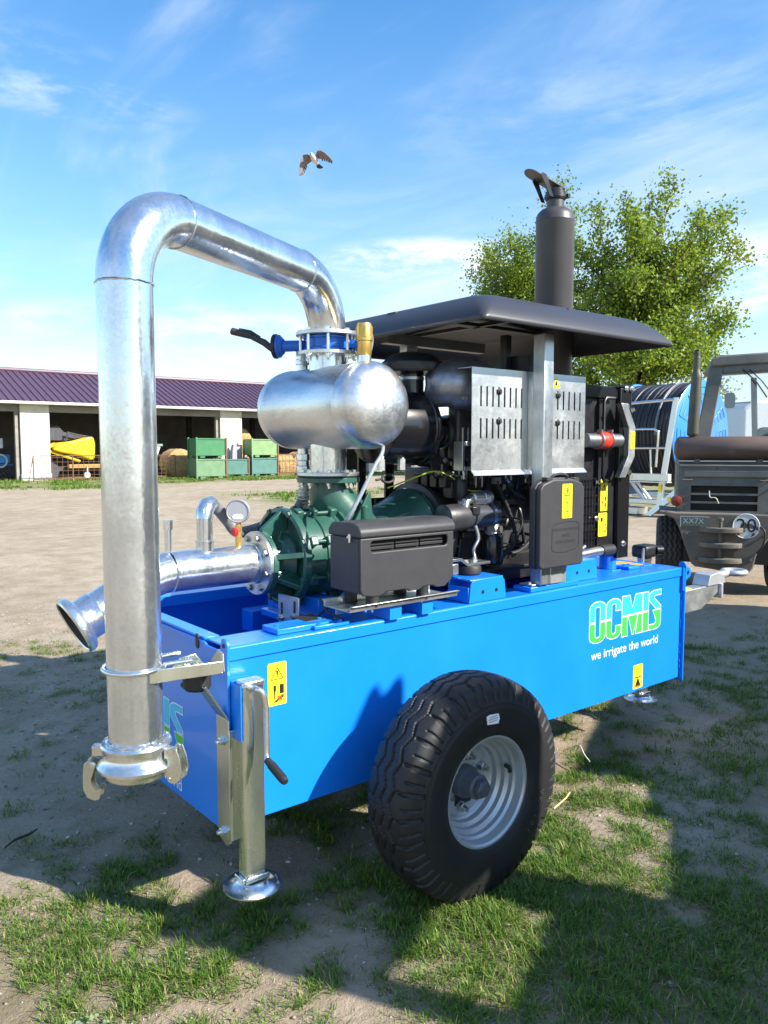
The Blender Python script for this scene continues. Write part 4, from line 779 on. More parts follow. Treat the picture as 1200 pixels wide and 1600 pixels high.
bolts(BB, [(BX0 + .08, BY0 + .03, 1.038), (BX0 + .34, BY0 + .03, 1.038)], (0, 0, -1), .008, .006, ZINC, .008)
b = MB(); b.bb(BX0 - .010, BX0 + .002, BY0 + .05, BY0 + .075, 1.316, 1.323); b.cyl((BX0 - .006, BY0 + .062, 1.30), (BX0 - .006, BY0 + .062, 1.317), .005, n=8); b.cyl((BX0 - .006, BY0 + .062, 1.322), (BX0 - .006, BY0 + .062, 1.332), .006, n=6); obj('lid_bolt', b, ZINC, BB)
for xx in (1.95, 2.12): b = MB(); b.bb(xx, xx + .06, 2.37, 2.52, ZT + .001, 1.040); obj('tray_stand', b, BLUE, BB)

# -- engine
EN = bpy.data.objects.new('diesel_engine', None); S.collection.objects.link(EN); EN.parent = PT
def pe(mbx, name, m=BLACK, **k): return obj(name, mbx, m, EN, **k)
b = MB(); b.bb(2.66, 3.36, 2.80, 3.12, 1.12, 1.56); pe(b, 'engine_block', DARKST, bev=.012)
b = MB(); b.bb(2.70, 3.34, 2.83, 3.10, 1.562, 1.68); pe(b, 'rocker_cover', BLACK, bev=.03, seg=3)
b = MB(); b.bb(2.70, 3.36, 2.79, 3.12, .95, 1.118); pe(b, 'oil_pan', BLACK, bev=.02)
b = MB(); b.bb(2.60, 3.50, 2.63, 2.70, 1.005, 1.075); b.bb(2.60, 3.50, 2.612, 2.629, 1.06, 1.075); pe(b, 'engine_rail', BLACK, bev=.003)
b = MB(); b.lathe([(.235, 0), (.255, .006), (.255, .03), (.24, .034), (.24, .10), (.20, .11)], Vector((2.555, 2.95, 1.235)), X_, 40); pe(b, 'flywheel_housing', DARKST, smooth=35)
for k in range(4):
    b = MB(); b.bb(2.60 + k * .0, 2.655, 2.79 - .0, 2.81, 1.4, 1.45); 
for i in range(4):                                                                       # vents of the housing top
    b = MB(); b.bb(2.575 + .0, 2.66, 2.72 + i * .065, 2.765 + i * .065, 1.47, 1.53); pe(b, 'housing_vent', BLACK, bev=.004)
# starter motor
sc = Vector((2.50, 2.66, 1.335))
b = MB(); b.lathe([(.045, 0), (.062, .008), (.066, .05), (.064, .13), (.058, .165), (.050, .175)], sc, X_, 32); st = pe(b, 'starter_nose', DARKST, smooth=45)
b = MB(); b.lathe([(.050, .175), (.057, .18), (.057, .33), (.052, .345), (.052, .352), (.03, .356)], sc, X_, 32); pe(b, 'starter_body', mat('starter_blue_grey', (.10, .11, .13), .3, metal=.6, coat=.2), smooth=40)
b = MB(); b.ring(sc + Vector((.30, 0, 0)), X_, .056, .0595, .02, 32); pe(b, 'starter_band', STEEL)
so = sc + Vector((.16, -.01, .085))
b = MB(); b.lathe([(.026, 0), (.033, .006), (.033, .07), (.036, .072), (.036, .12), (.03, .128)], so + Vector((.02, 0, 0)), X_, 24); b.tube([so + Vector((.05, 0, .0)), so + Vector((.01, -.004, .0)), so + Vector((-.025, -.01, -.012)), so + Vector((-.035, -.012, -.05))], .022, 14); pe(b, 'solenoid', STEEL, smooth=40)
b = MB(); b.box(sc + Vector((.165, -.05, .03)), (.05, .03, .04)); pe(b, 'starter_terminal', BLACK, bev=.004)
b = MB(); b.tube(bez([sc + Vector((.16, -.06, -.04)), sc + Vector((.17, -.07, -.10)), sc + Vector((.14, -.07, -.15)), sc + Vector((.16, -.06, -.20)), sc + Vector((.16, -.04, -.25))], 8), .009, 10); pe(b, 'oil_line', STEEL)
# near engine mount
b = MB(); b.prism([(0, 0), (.08, 0), (.12, -.028), (.27, -.028), (.27, -.016), (.125, -.016), (.085, .012), (0, .012)], (2.39, 2.50, 1.155), X_, Z_, (0, .10, 0)); mt = pe(b, 'mount_bracket', ZINC, bev=.002)
bolts(EN, [(2.535, 2.54, 1.139), (2.615, 2.56, 1.139), (2.41, 2.54, 1.168)], Z_, .013, .012, ZINC)
b = MB(); b.lathe([(.05, 0), (.056, .006), (.056, .03), (.05, .04)], (2.55, 2.53, 1.086), Z_, 24); pe(b, 'mount_rubber', RUBBLK)
b = MB(); b.box((2.43, 2.53, 1.12), (.05, .06, .05)); b.box((2.40, 2.54, 1.20), (.03, .05, .06)); pe(b, 'mount_block', STEEL, bev=.004)
# oil filter, filler column, brackets, hoses, pipes
b = MB(); b.lathe([(.05, 0), (.056, .01), (.056, .14), (.05, .15), (.03, .155)], (2.86, 2.68, 1.085), Z_, 28); pe(b, 'oil_filter', GLOSSBLK, smooth=40)
b = MB(); b.prism([(-.09, 0), (.09, 0), (.06, .20), (.05, .235), (-.05, .235), (-.06, .2)], (2.74, 2.71, 1.078), X_, Z_, (0, .06, 0)); b.box((2.73, 2.705, 1.24), (.13, .04, .035)); pe(b, 'accessory_bracket', BLACK, bev=.006)
b = MB(); b.box((2.73, 2.672, 1.268), (.11, .016, .012)); pe(b, 'bracket_edge', STEEL)
b = MB(); b.prism([(0, -.02), (.03, -.03), (.05, -.01), (.05, .02), (.03, .04), (0, .02)], (2.80, 2.655, 1.258), X_, Z_, (0, .006, 0)); b.tube([(2.835, 2.652, 1.25), (2.84, 2.65, 1.20), (2.835, 2.65, 1.17)], .006, 8); pe(b, 'lift_tab', SHEET)
b = MB(); cb = bez([(2.86, 2.66, 1.50), (2.90, 2.655, 1.43), (2.95, 2.65, 1.34), (2.985, 2.645, 1.25), (2.98, 2.65, 1.17), (2.92, 2.66, 1.13)], 12); b.tube(cb, .011, 10, rs=[.0095 + (.0022 if i % 3 else 0) for i in range(len(cb))]); pe(b, 'corrugated_cable', RUBBLK)
b = MB(); b.box((2.865, 2.66, 1.50), (.05, .02, .03)); pe(b, 'cable_clip', STEEL); b = MB(); b.box((2.985, 2.65, 1.21), (.02, .02, .04)); pe(b, 'cable_clip', STEEL)
random.seed(11)
for k in range(5):
    x = 2.70 + k * .05; b = MB(); b.tube([(x, 2.77, 1.50), (x + .004, 2.755, 1.52), (x, 2.755, 1.56)], .0055, 6); b.cyl((x, 2.770, 1.49), (x, 2.755, 1.505), .009, n=6); pe(b, 'injector_line', STEEL)
for k in range(5):
    x = 2.70 + k * .12; b = MB(); b.tube(bez([(x, 2.79, 1.60), (x + .02, 2.74, 1.62), (x + .05, 2.73, 1.56), (x + .06, 2.75, 1.48), (x + .08, 2.79, 1.42)], 8), .011, 8); pe(b, 'fuel_line', BLACK)
for k in range(7):
    x = random.uniform(2.68, 3.3); z = random.uniform(1.16, 1.52); s = random.uniform(.03, .07); b = MB(); b.box((x, 2.785, z), (s * 1.6, .05, s)); pe(b, 'engine_boss', DARKST, bev=.006)
bolts(EN, [(2.68 + .07 * k, 2.798, 1.535 - .012 * (k % 3)) for k in range(9)], (0, -1, 0), .010, .012, STEEL)
bolts(EN, [(2.62, 2.66, 1.40), (2.72, 2.77, 1.38), (2.93, 2.77, 1.30), (3.02, 2.76, 1.46)], (0, -1, 0), .014, .012, STEEL)
b = MB(); b.lathe([(.055, 0), (.085, .008), (.085, .03), (.055, .036)], (3.42, 2.80, 1.36), X_, 28); b.lathe([(.11, 0), (.115, .02), (.06, .03)], (3.42, 2.95, 1.22), X_, 32); pe(b, 'belt_pulley', BLACK)
b = MB(); b.lathe([(.035, 0), (.075, .012), (.078, .07), (.06, .09)], (3.24, 2.74, 1.40), X_, 24); pe(b, 'alternator', DARKST)
b = MB(); b.tube(bez([(2.37, 2.90, 1.47), (2.45, 2.78, 1.525), (2.53, 2.74, 1.55), (2.62, 2.72, 1.52), (2.70, 2.70, 1.46), (2.78, 2.68, 1.45)], 10), .0035, 8); pe(b, 'earth_wire', WIRE)
b = MB(); b.prism([(0, 0), (.10, -.06), (.125, -.13), (.20, -.13), (.21, -.06), (.16, -.02), (.16, .02), (0, .02)], (2.42, 2.76, 1.645), X_, Z_, (0, .008, 0)); pe(b, 'filter_bracket', BLACK, bev=.002)
bolts(EN, [(2.57, 2.758, 1.54), (2.61, 2.758, 1.60)], (0, -1, 0), .010, .008, STEEL)
random.seed(23)
for k in range(16):
    xa = random.uniform(2.62, 3.3); za = random.uniform(1.12, 1.58); xb = xa + random.uniform(-.18, .22); zb3 = za + random.uniform(-.22, .14); yy = random.uniform(2.66, 2.77)
    m_ = random.choice([RUBBLK, RUBBLK, BLACK, STEEL]); b = MB(); b.tube(bez([(xa, 2.79, za), (xa + .01, yy, za - .01), ((xa + xb) / 2, yy - .01, (za + zb3) / 2 - .03), (xb, yy + .01, zb3), (xb, 2.80, zb3 - .01)], 7), random.choice([.0045, .006, .009, .011]), 8); pe(b, 'engine_hose', m_)
for k in range(14):
    x = random.uniform(2.64, 3.32); z = random.uniform(1.10, 1.56); r_ = random.uniform(.012, .034); L2 = random.uniform(.02, .07); b = MB(); b.lathe([(r_ * .8, 0), (r_, .004), (r_, L2), (r_ * .6, L2 + .006), (r_ * .6, L2 + .02)], (x, 2.795, z), (random.uniform(-.3, .3), -1, random.uniform(-.2, .2)), 14); pe(b, 'engine_fitting', random.choice([DARKST, BLACK, BLACK, STEEL]))
b = MB(); b.bb(2.60, 2.645, 2.70, 2.76, 1.42, 1.50); b.bb(2.62, 2.80, 2.745, 2.765, 1.575, 1.60); pe(b, 'wiring_channel', BLACK, bev=.003)
b = MB(); b.lathe([(.03, 0), (.034, .01), (.034, .10), (.03, .11)], (2.66, 2.70, 1.40), Z_, 20); pe(b, 'fuel_filter', BLACK)
for k in range(6): b = MB(); b.box((2.66 + k * .028, 2.752, 1.515 - .004 * k), (.010, .012, .036)); pe(b, 'relay_terminal', STEEL)
# open bracket frame behind the outlet
for (xa, xb, za, zb) in ((2.35, 2.395, 1.34, 1.64), (2.52, 2.575, 1.34, 1.64), (2.3952, 2.5198, 1.585, 1.64), (2.3952, 2.5198, 1.34, 1.41)):
    b = MB(); b.bb(xa, xb, 3.10, 3.112, za, zb); pe(b, 'frame_plate', GLOSSBLK)
b = MB(); b.bb(2.34, 2.585, 3.02, 3.112, 1.6405, 1.648); pe(b, 'frame_top', SHEET)
b = MB(); b.tube([Vector((2.29, 2.80, 1.52)) + Vector((.035 * math.cos(t), 0, .018 * math.sin(t))) for t in np.linspace(0, 2 * math.pi, 24)], .0065, 8); b.tube([(2.255, 2.80, 1.52), (2.22, 2.80, 1.515)], .006, 6); pe(b, 'lifting_ring', RUBBLK)
# air cleaner
AC = Vector((2.20, 2.84, 1.755))
b = MB(); b.lathe([(.10, -.09), (.165, -.075), (.172, -.05), (.172, .17), (.178, .175), (.178, .20), (.165, .212), (.145, .222), (.10, .23)], AC + Vector((.10, 0, 0)), X_, 48); ac = pe(b, 'air_cleaner', GLOSSBLK, smooth=35)
b = MB(); b.lathe([(.115, .22), (.118, .245), (.10, .255), (.10, .275), (.085, .285), (.076, .36)], AC + Vector((.10, 0, -.02)), X_, 40); pe(b, 'cleaner_outlet', GLOSSBLK, smooth=35)
b = MB(); h0 = AC + Vector((.44, 0, -.02)); b.tube(bez([h0, h0 + Vector((.06, 0, 0)), h0 + Vector((.18, .005, 0)), h0 + Vector((.26, .03, -.005)), h0 + Vector((.30, .12, -.01))], 8), .077, 28); pe(b, 'intake_hose', mat('intake_rubber', (.016, .016, .018), .26, coat=.2), smooth=60)
b = MB(); b.ring(h0 + Vector((.012, 0, 0)), X_, .077, .083, .014, 36); b.box(h0 + Vector((.018, -.045, .077)), (.014, .035, .014)); pe(b, 'hose_clamp', STEEL)
pc = AC + Vector((.27, 0, .0))
b = MB(); b.cyl(pc + Vector((0, 0, .14)), pc + Vector((0, 0, .285)), .056, n=28); pe(b, 'intake_neck', GLOSSBLK)
b = MB(); b.ring(pc + Vector((0, 0, .225)), Z_, .056, .059, .012, 30); pe(b, 'neck_clamp', STEEL)
b = MB(); b.lathe([(.10, .262), (.150, .255), (.155, .268), (.150, .30), (.135, .312), (.11, .335), (.06, .352), (.001, .356)], pc, Z_, 40); pe(b, 'rain_cap', BLACK, smooth=30)
b = MB(); b.cyl(AC + Vector((.34, -.06, .13)), AC + Vector((.34, -.06, .20)), .020, n=16); b.cyl(AC + Vector((.34, -.06, .19)), AC + Vector((.34, -.06, .21)), .024, n=16); pe(b, 'service_indicator', BLACK)
for xx in (2.20, 2.32): b = MB(); b.tube([(xx, 2.74, 1.60), (xx + .03, 2.76, 1.64), (xx + .03, 2.78, 1.70)], .010, 6); b.box((xx, 2.74, 1.585), (.03, .02, .05)); pe(b, 'cleaner_strap', SHEET)
# exhaust elbow: heat blued steel scoop
b = MB(); sp_ = bez([(2.475, 2.755, 1.905), (2.50, 2.735, 1.915), (2.545, 2.70, 1.945), (2.62, 2.66, 1.958), (2.72, 2.655, 1.95)], 8); n_ = len(sp_)
b.tube(sp_, .1, 28, rs=[.010 + .106 * math.sin(min(1, i / n_ * 1.55) * 1.5) ** .85 for i in range(n_)]); pe(b, 'exhaust_elbow', mat('heat_blued_steel', (.30, .32, .37), .40, metal=.8, var=.35, vscale=9, bump=.25, bscale=40), smooth=60)
bolts(EN, [(2.56, 2.58, 1.885)], (0, -1, 0), .012, .01, STEEL)
# heat shield with real slots
def slotted(x0, x1, z0, z1, y, rows, xs, wd, t=.003):
    q = MB(); zs = [z0] + [v for r in rows for v in r] + [z1]
    for i in range(0, len(zs), 2): q.bb(x0, x1, y, y + t, zs[i], zs[i + 1])
    for (a, c) in rows:
        e = [x0] + [v for s in xs for v in (s - wd / 2, s + wd / 2)] + [x1]
        for i in range(0, len(e), 2): q.bb(e[i], e[i + 1], y, y + t, a + .0002, c - .0002)
    return q
rows = [(1.703, 1.794), (1.847, 1.938)]; SY = 2.490
HS = bpy.data.objects.new('heat_shield', None); S.collection.objects.link(HS); HS.parent = PT
for x0, x1, xs in ((2.518, 2.890, [2.576 + .0388 * i for i in range(8)]), (2.894, 3.332, [2.940 + .0436 * i for i in range(9)])):
    q = slotted(x0, x1, 1.559, 2.019, SY, rows, xs, .0112)
    q.bb(x0, x1, SY + .0032, SY + .09, 2.016, 2.019); q.prism([(0, 0), (-.02, -.022), (-.018, -.024), (.003, -.003)], (x0, SY, 1.559), Y_, Z_, (x1 - x0, 0, 0))
    obj('shield_panel', q, SHEET, HS, smooth=0)
b = MB(); b.bb(3.329, 3.332, SY + .0032, 2.62, 1.559, 2.015); obj('shield_side', b, SHEET, HS, smooth=0)
b = MB(); b.bb(2.84, 2.96, SY + .04, SY + .1, 1.57, 2.01); obj('shield_strut', b, SHEET, HS)
bolts(HS, [(2.693, SY, 1.917), (2.693, SY, 1.783), (3.114, SY, 1.917), (3.114, SY, 1.783)], (0, -1, 0), .0145, .008, DARKST, .006)
b = MB(); tr = [(0, 0), (.062, 0), (.031, .056)]; b.prism(tr, (3.068, SY - .0004, 1.952), X_, Z_, (0, -.0008, 0)); obj('warning_triangle', b, YELLOW, HS)
b = MB(); b.flat([(.022, .012), (.04, .012), (.04, .02), (.034, .034), (.028, .034), (.022, .02)], (3.068, SY - .0016, 1.952), X_, Z_); obj('triangle_print', b, STBLK, HS)
b = MB(); b.bb(2.66, 3.40, 2.72, 2.80, 1.60, 2.0); pe(b, 'exhaust_manifold', DARKST, bev=.02)
b = MB(); b.bb(2.572, 2.585, 2.60, 2.66, 1.555, 1.69); b.bb(2.5852, 2.625, 2.60, 2.615, 1.555, 1.575); b.bb(2.5852, 2.625, 2.60, 2.615, 1.67, 1.69); obj('shield_bracket', b, SHEET, HS, bev=.002)

# -- canopy, posts, silencer
CN = bpy.data.objects.new('canopy', None); S.collection.objects.link(CN); CN.parent = PT
cx0, cx1, cy0, cy1, zb_, zt_ = 2.335, 3.735, 2.245, 3.66, 2.180, 2.318
def loop(d, z, r): return [(x, y, z) for x, y in rrect(cx0 + d, cx1 - d, cy0 + d, cy1 - d, r, 5)]
rings = [loop(0, zb_, .02), loop(.004, zb_ + .022, .03), loop(.045, zb_ + .075, .05), loop(.10, zt_ - .018, .07), loop(.15, zt_, .08), loop(.50, zt_ + .012, .1)]
n = len(rings[0]); vs = [v for r in rings for v in r]; fs = [(j * n + i, j * n + (i + 1) % n, (j + 1) * n + (i + 1) % n, (j + 1) * n + i) for j in range(len(rings) - 1) for i in range(n)] + [tuple((len(rings) - 1) * n + i for i in range(n))]
b = MB(); b.add(vs, fs); roof = obj('canopy_roof', b, CANOPY, CN, smooth=50); md = roof.modifiers.new('thickness', 'SOLIDIFY'); md.thickness = .006; md.offset = -1
b = MB(); b.bb(cx0 + .1, cx1 - .1, 2.92, 2.98, zt_ - .03, zt_ - .012); b.bb(3.0, 3.03, cy0 + .1, cy1 - .1, zt_ - .03, zt_ - .012); obj('roof_stiffener', b, CANOPY, CN)
b = MB(); b.prism([(0, 0), (.05, 0), (.05, .004), (.004, .004), (.004, .046), (.05, .046), (.05, .05), (0, .05)], (2.45, 3.0, 2.168), Y_, Z_, (.68, 0, 0)); obj('canopy_rail', b, galv('shaded_zinc', (.20, .21, .22), (.34, .35, .36), .45, 20), CN)  # zinc colour darkened to stand for the shade under the canopy
b = MB(); b.bb(2.625, 2.695, 3.055, 3.115, 1.70, 2.21); obj('canopy_post', b, SHEET, CN, bev=.003)
b = MB(); b.bb(2.895, 2.965, 2.395, 2.465, ZT + .03, 2.19); obj('canopy_post', b, galv('post_zinc', (.46, .50, .53), (.70, .72, .72), .36, 14, streak=(3, 3, .6)), CN, bev=.006, seg=3)
b = MB(); b.bb(2.86, 3.02, 2.42, 2.50, ZT + .026, ZT + .034); b.bb(3.06, 3.10, 2.41, 2.45, ZT + .026, 1.10); b.bb(2.97, 3.06, 2.40, 2.405, ZT + .03, 1.10); obj('post_foot', b, SHEET, CN, bev=.002)
bolts(CN, [(2.875, 2.45, ZT + .034), (3.0, 2.44, ZT + .034)], Z_, .012, .010, ZINC)
b = MB(); b.bb(2.90, 2.96, 2.50, 2.75, 2.02, 2.10); b.bb(2.86, 2.895, 2.60, 2.64, 2.04, 2.2); obj('post_arm', b, BLACK, CN)
ES = Vector((3.60, 2.92, 0))
b = MB(); b.lathe([(.10, 1.95), (.107, 1.97), (.107, 2.918), (.109, 2.922), (.107, 2.93), (.106, 2.945), (.098, 2.968), (.082, 2.984), (.06, 2.994), (.048, 2.998), (.048, 3.06)], ES, Z_, 48, cap=True); SI = obj('silencer', b, mat('silencer_grey', (.055, .052, .055), .42, var=.1, vscale=5, bump=.04, bscale=400), PT, smooth=35)
b = MB(); b.lathe([(.052, 3.04), (.056, 3.044), (.056, 3.085), (.050, 3.09), (.050, 3.10), (.044, 3.10), (.043, 3.05)], ES, Z_, 32, cap=False); obj('tail_pipe', b, BLACK, SI, smooth=35)
fd = Vector((-.83, .40, .42)).normalized(); fs_ = Vector((.43, .90, 0)).normalized(); f0 = ES + Vector((.03, 0, 3.105))
b = MB(); P = [(-.015, -.055)] + [(.17 + .055 * math.cos(R_(a)), .055 * math.sin(R_(a))) for a in range(-90, 91, 15)] + [(-.015, .055)]
b.prism(P, f0, fd, fs_, fd.cross(fs_) * .005); obj('rain_flap', b, mat('flap_grey', (.10, .10, .11), .4, metal=.5), SI)
ds = fs_
for k in (-1, 1):
    b = MB(); b.prism([(-.06, -.075), (-.035, -.08), (-.06, -.02), (-.08, .04), (-.105, .05), (-.115, .035), (-.085, -.02)], ES + Vector((0, 0, 3.12)) + ds * .056 * k, Vector((.83, -.40, 0)).normalized(), Z_, ds * .006); obj('flap_hinge', b, BLACK, SI, bev=.002)
b = MB(); b.ring(ES + Vector((0, 0, 3.05)), Z_, .056, .061, .02, 28); b.box(ES + Vector((.04, -.05, 3.06)), (.02, .03, .02)); obj('tail_clamp', b, BLACK, SI)

# -- document box on the post
DX0, DX1, DY, DZ0, DZ1 = 2.775, 3.135, 2.335, 1.100, 1.515
def docp(d): 
    x0, x1, z0, z1 = DX0 + .035 + d, DX1 - d, DZ0 + d, DZ1 - d
    return rrect(x0, x1, z0, z1 - .03, .022)[:10] [:5] + [(x1, z1 - .045), (x1 - .02, z1 - .02), (x1 - .09, z1), (x0 + .09, z1), (x0 + .02, z1 - .02), (x0, z1 - .045)] + rrect(x0, x1, z0, z1 - .03, .022)[15:]
b = MB(); b.prism(docp(0), (0, DY, 0), X_, Z_, (0, .030, 0)); DB = obj('document_box', b, PLASTIC, PT, bev=.008, seg=3)
b = MB(); b.prism(docp(-.004), (0, DY + .0305, 0), X_, Z_, (0, .034, 0)); obj('box_back', b, PLASTIC, DB, bev=.006, seg=3)
b = MB(); hd2 = [(DX0 + .14, DY + .03, DZ1 - .002), (DX0 + .15, DY + .025, DZ1 + .016), (DX0 + .20, DY + .022, DZ1 + .024), (DX0 + .25, DY + .025, DZ1 + .016), (DX0 + .26, DY + .03, DZ1 - .002)]; b.tube(bez(hd2, 6), .007, 8); b.bb(DX0 + .09, DX0 + .13, DY + .01, DY + .04, DZ1 - .004, DZ1 + .010); b.bb(DX0 + .29, DX0 + .33, DY + .01, DY + .04, DZ1 - .02, DZ1 + .004); obj('box_handle', b, PLASTIC, DB)
sticker(DB, (2.965, DY - .0002, 1.330), X_, Z_, .074, .162, 'tall')
PRINT = mat('embossed_print', (.010, .010, .011), .6)
b = MB(); xa, xb, za, zb2 = 2.895, 3.095, 1.175, 1.315
oc = [(xa, za + .01), (xa + .02, za), (xa + .10, za - .006), (xb - .02, za + .006), (xb, za + .022), (xb, zb2 - .02), (xb - .02, zb2 - .004), (xa + .12, zb2), (xa + .02, zb2 - .01), (xa, zb2 - .03)]
b.tube([(x, DY - .0003, z) for x, z in oc + oc[:1]], .0014, 5); obj('emboss_frame', b, PRINT, DB)
for s_, zz, hh in (('OPERATORS MANUAL', 1.277, .021), ('INSIDE', 1.248, .021), ("DON'T REMOVE", 1.219, .021)): text(DB, s_, (2.995, DY - .0005, zz), X_, Z_, hh, PRINT, name='emboss_lettering', sx=.98)

# -- radiator pack on the right
RX0, RX1, RY0, RY1, RZ0, RZ1 = 3.47, 3.86, 2.60, 3.42, 1.075, 1.99
RD = bpy.data.objects.new('radiator', None); S.collection.objects.link(RD); RD.parent = PT
def pr_(mbx, name, m=BLACK, **k): return obj(name, mbx, m, RD, **k)
b = MB(); b.bb(RX0 + .12, RX1 - .06, RY0 + .02, RY1, RZ0, RZ1 - .02); pr_(b, 'radiator_core', BLACK, bev=.006)
b = MB(); b.bb(RX1 - .105, RX1, RY0 - .03, RY0 + .018, RZ0 - .03, RZ1); pr_(b, 'side_frame', GLOSSBLK, bev=.004)
b = MB(); b.bb(RX0 - .02, RX1 - .108, RY0 - .014, RY0 + .016, RZ1 - .06, RZ1 + .004); b.bb(RX1 - .12, RX1 + .01, RY0 - .034, RY0 + .05, RZ1 + .001, RZ1 + .018); pr_(b, 'top_frame', GLOSSBLK, bev=.003)
b = MB(); b.bb(RX0 + .13, RX1 - .108, RY0 - .004, RY0 + .012, RZ0 + .02, RZ1 - .062); pr_(b, 'guard_plate', BLACK)
b = MB(); gx0, gx1, gz0, gz1 = RX0 - .06, RX0 + .125, RZ0 + .05, RZ0 + .42
for i in range(8): x = gx0 + (gx1 - gx0) * i / 7; b.bb(x - .0022, x + .0022, RY0 - .012, RY0 - .008, gz0, gz1)
for i in range(9): z = gz0 + (gz1 - gz0) * i / 8; b.bb(gx0, gx1, RY0 - .0078, RY0 - .004, z - .0022, z + .0022)
pr_(b, 'fan_guard', BLACK, smooth=0)
b = MB(); b.bb(gx0, gx1, RY0 + .01, RY0 + .4, gz0, gz1 + .45); pr_(b, 'fan_shroud', BLACK)
bolts(RD, [(RX0 + .128, RY0 - .005, RZ0 + .40), (RX0 + .120, RY0 - .005, RZ0 + .20), (RX1 - .05, RY0 - .03, RZ1 - .10), (RX1 - .05, RY0 - .03, RZ0 + .44), (RX1 - .05, RY0 - .03, RZ0 + .05), (RX1 - .06, RY0 - .034, RZ1 - .005), (RX1 - .01, RY0 - .034, RZ1 - .005)], (0, -1, 0), .014, .010, ZINC)
# charge-air connection: hexagonal galvanised bracket, pipe and red sleeve
b = MB(); hexo = [(0, -.20), (.055, -.20), (.135, -.085), (.135, .075), (.055, .20), (.0, .20)]; b.prism(hexo + [(.078, .068), (.078, -.078)], (3.66, RY0 - .10, 1.70), X_, Z_, (0, .008, 0)); 
q2 = [(3.66 + x, 1.70 + z) for x, z in hexo]
for i in range(1, 4):
    (xa, za), (xb, zb2) = q2[i], q2[i + 1]; b.add([(xa, RY0 - .0915, za), (xb, RY0 - .0915, zb2), (xb, RY0 - .032, zb2), (xa, RY0 - .032, za), (xa - .006, RY0 - .0915, za), (xb - .006, RY0 - .0915, zb2), (xb - .006, RY0 - .032, zb2), (xa - .006, RY0 - .032, za)], [(0, 1, 2, 3), (4, 7, 6, 5), (0, 4, 5, 1), (2, 6, 7, 3), (0, 3, 7, 4), (1, 5, 6, 2)])
pr_(b, 'guard_bracket', SHEET, bev=.002)
b = MB(); b.tube(arc_pts((3.64, RY0 - .03, 1.70), X_ * -1, Z_, .0, 0, 1, 2) if False else [(3.70, RY0 - .03, 1.93), (3.62, RY0 - .03, 1.93), (3.605, RY0 - .03, 1.91), (3.605, RY0 - .03, 1.50), (3.62, RY0 - .03, 1.48), (3.68, RY0 - .03, 1.48)], .009, 8); pr_(b, 'guard_hoop', BLACK)
b = MB(); b.cyl((3.40, RY0 - .06, 1.70), (3.70, RY0 - .06, 1.70), .037, n=24); pr_(b, 'charge_pipe', STEEL)
b = MB(); b.lathe([(.039, .0), (.043, .006), (.043, .03), (.047, .05), (.047, .075), (.043, .09), (.039, .12)], (3.50, RY0 - .06, 1.70), X_, 28); pr_(b, 'red_sleeve', RED)
b = MB()
for xx in (3.505, 3.595): b.ring(Vector((xx, RY0 - .06, 1.70)), X_, .043, .047, .012, 28); b.box((xx + .006, RY0 - .075, 1.75), (.014, .03, .014))
pr_(b, 'sleeve_clamp', STEEL)
sticker(RD, (3.752, RY0 - .1005, 1.655), X_, Z_, .040, .095, 'plain')
bolts(RD, [(3.79, RY0 - .06, 1.86), (3.77, RY0 - .06, 1.52)], (.8, -.3, .3), .018, .03, BLACK)
sticker(RD, (3.625, RY0 - .0045, 1.315), X_, Z_, .062, .175, 'hot'); sticker(RD, (3.61, RY0 - .0045, 1.175), X_, Z_, .078, .130, 'noise')
b = MB(); b.tube([(3.40, 2.58, 1.09), (3.55, 2.57, 1.10), (3.66, 2.57, 1.10)], .026, 16); b.tube([(3.42, 2.57, 1.12), (3.45, 2.56, 1.14)], .012, 8); pr_(b, 'drain_pipe', STEEL)
b = MB(); b.cyl((3.60, 2.57, 1.10), (3.71, 2.575, 1.10), .031, n=18); pr_(b, 'drain_hose', RUBBLK)

# -- drawbar with ring eye and its jack
b = MB(); b.prism([(4.14, .53), (5.10, .545), (5.32, .64), (5.32, .70), (4.14, .70)], (0, 2.80, 0), X_, Z_, (0, .10, 0)); DW = obj('drawbar', b, SHEET, PT, bev=.006)
b = MB(); b.prism([(5.16, .705), (5.19, .775), (5.30, .785), (5.38, .76), (5.40, .70), (5.16, .70)], (0, 2.79, 0), X_, Z_, (0, .12, 0)); b.bb(5.32, 5.345, 2.775, 2.925, .60, .704); obj('hitch_block', b, mat('cast_silver', (.52, .53, .56), .45, metal=.6, var=.08), DW, bev=.012, seg=3)
b = MB(); b.tube([(5.34, 2.85, .742), (5.42, 2.84, .748), (5.50, 2.83, .755)], .03, 14, rs=[.036, .030, .028]); b.tube([Vector((5.575, 2.82, .757)) + Vector((.075 * math.cos(t), .075 * math.sin(t), 0)) for t in np.linspace(math.pi, 3 * math.pi, 28)], .022, 12); obj('tow_eye', b, mat('cast_silver_eye', (.52, .53, .56), .45, metal=.6, var=.08), DW)
b = MB(); b.bb(4.3, 5.0, 2.82, 2.88, .7005, .702); obj('drawbar_label', b, YELLOW, DW)
J2 = jack('far', 4.30, 2.745, .09, .985)
b = MB(); b.bb(4.23, 4.37, 2.69, 2.80, .987, 1.065); o = obj('gear_cover', b, BLACK, J2, bev=.02, seg=3)
b = MB(); b.cyl((4.35, 2.70, 1.03), (4.385, 2.68, 1.03), .028, n=18); obj('gear_cap', b, BLACK, J2)
b = MB(); b.tube([(4.23, 2.71, 1.045), (4.20, 2.69, 1.05), (4.185, 2.68, 1.02), (4.185, 2.68, .80)], .008, 8); obj('crank_rod', b, ZINC, J2)
b = MB(); b.bb(4.20, 4.40, 2.782, 2.80, .55, .78); obj('jack_bracket', b, SHEET, J2)
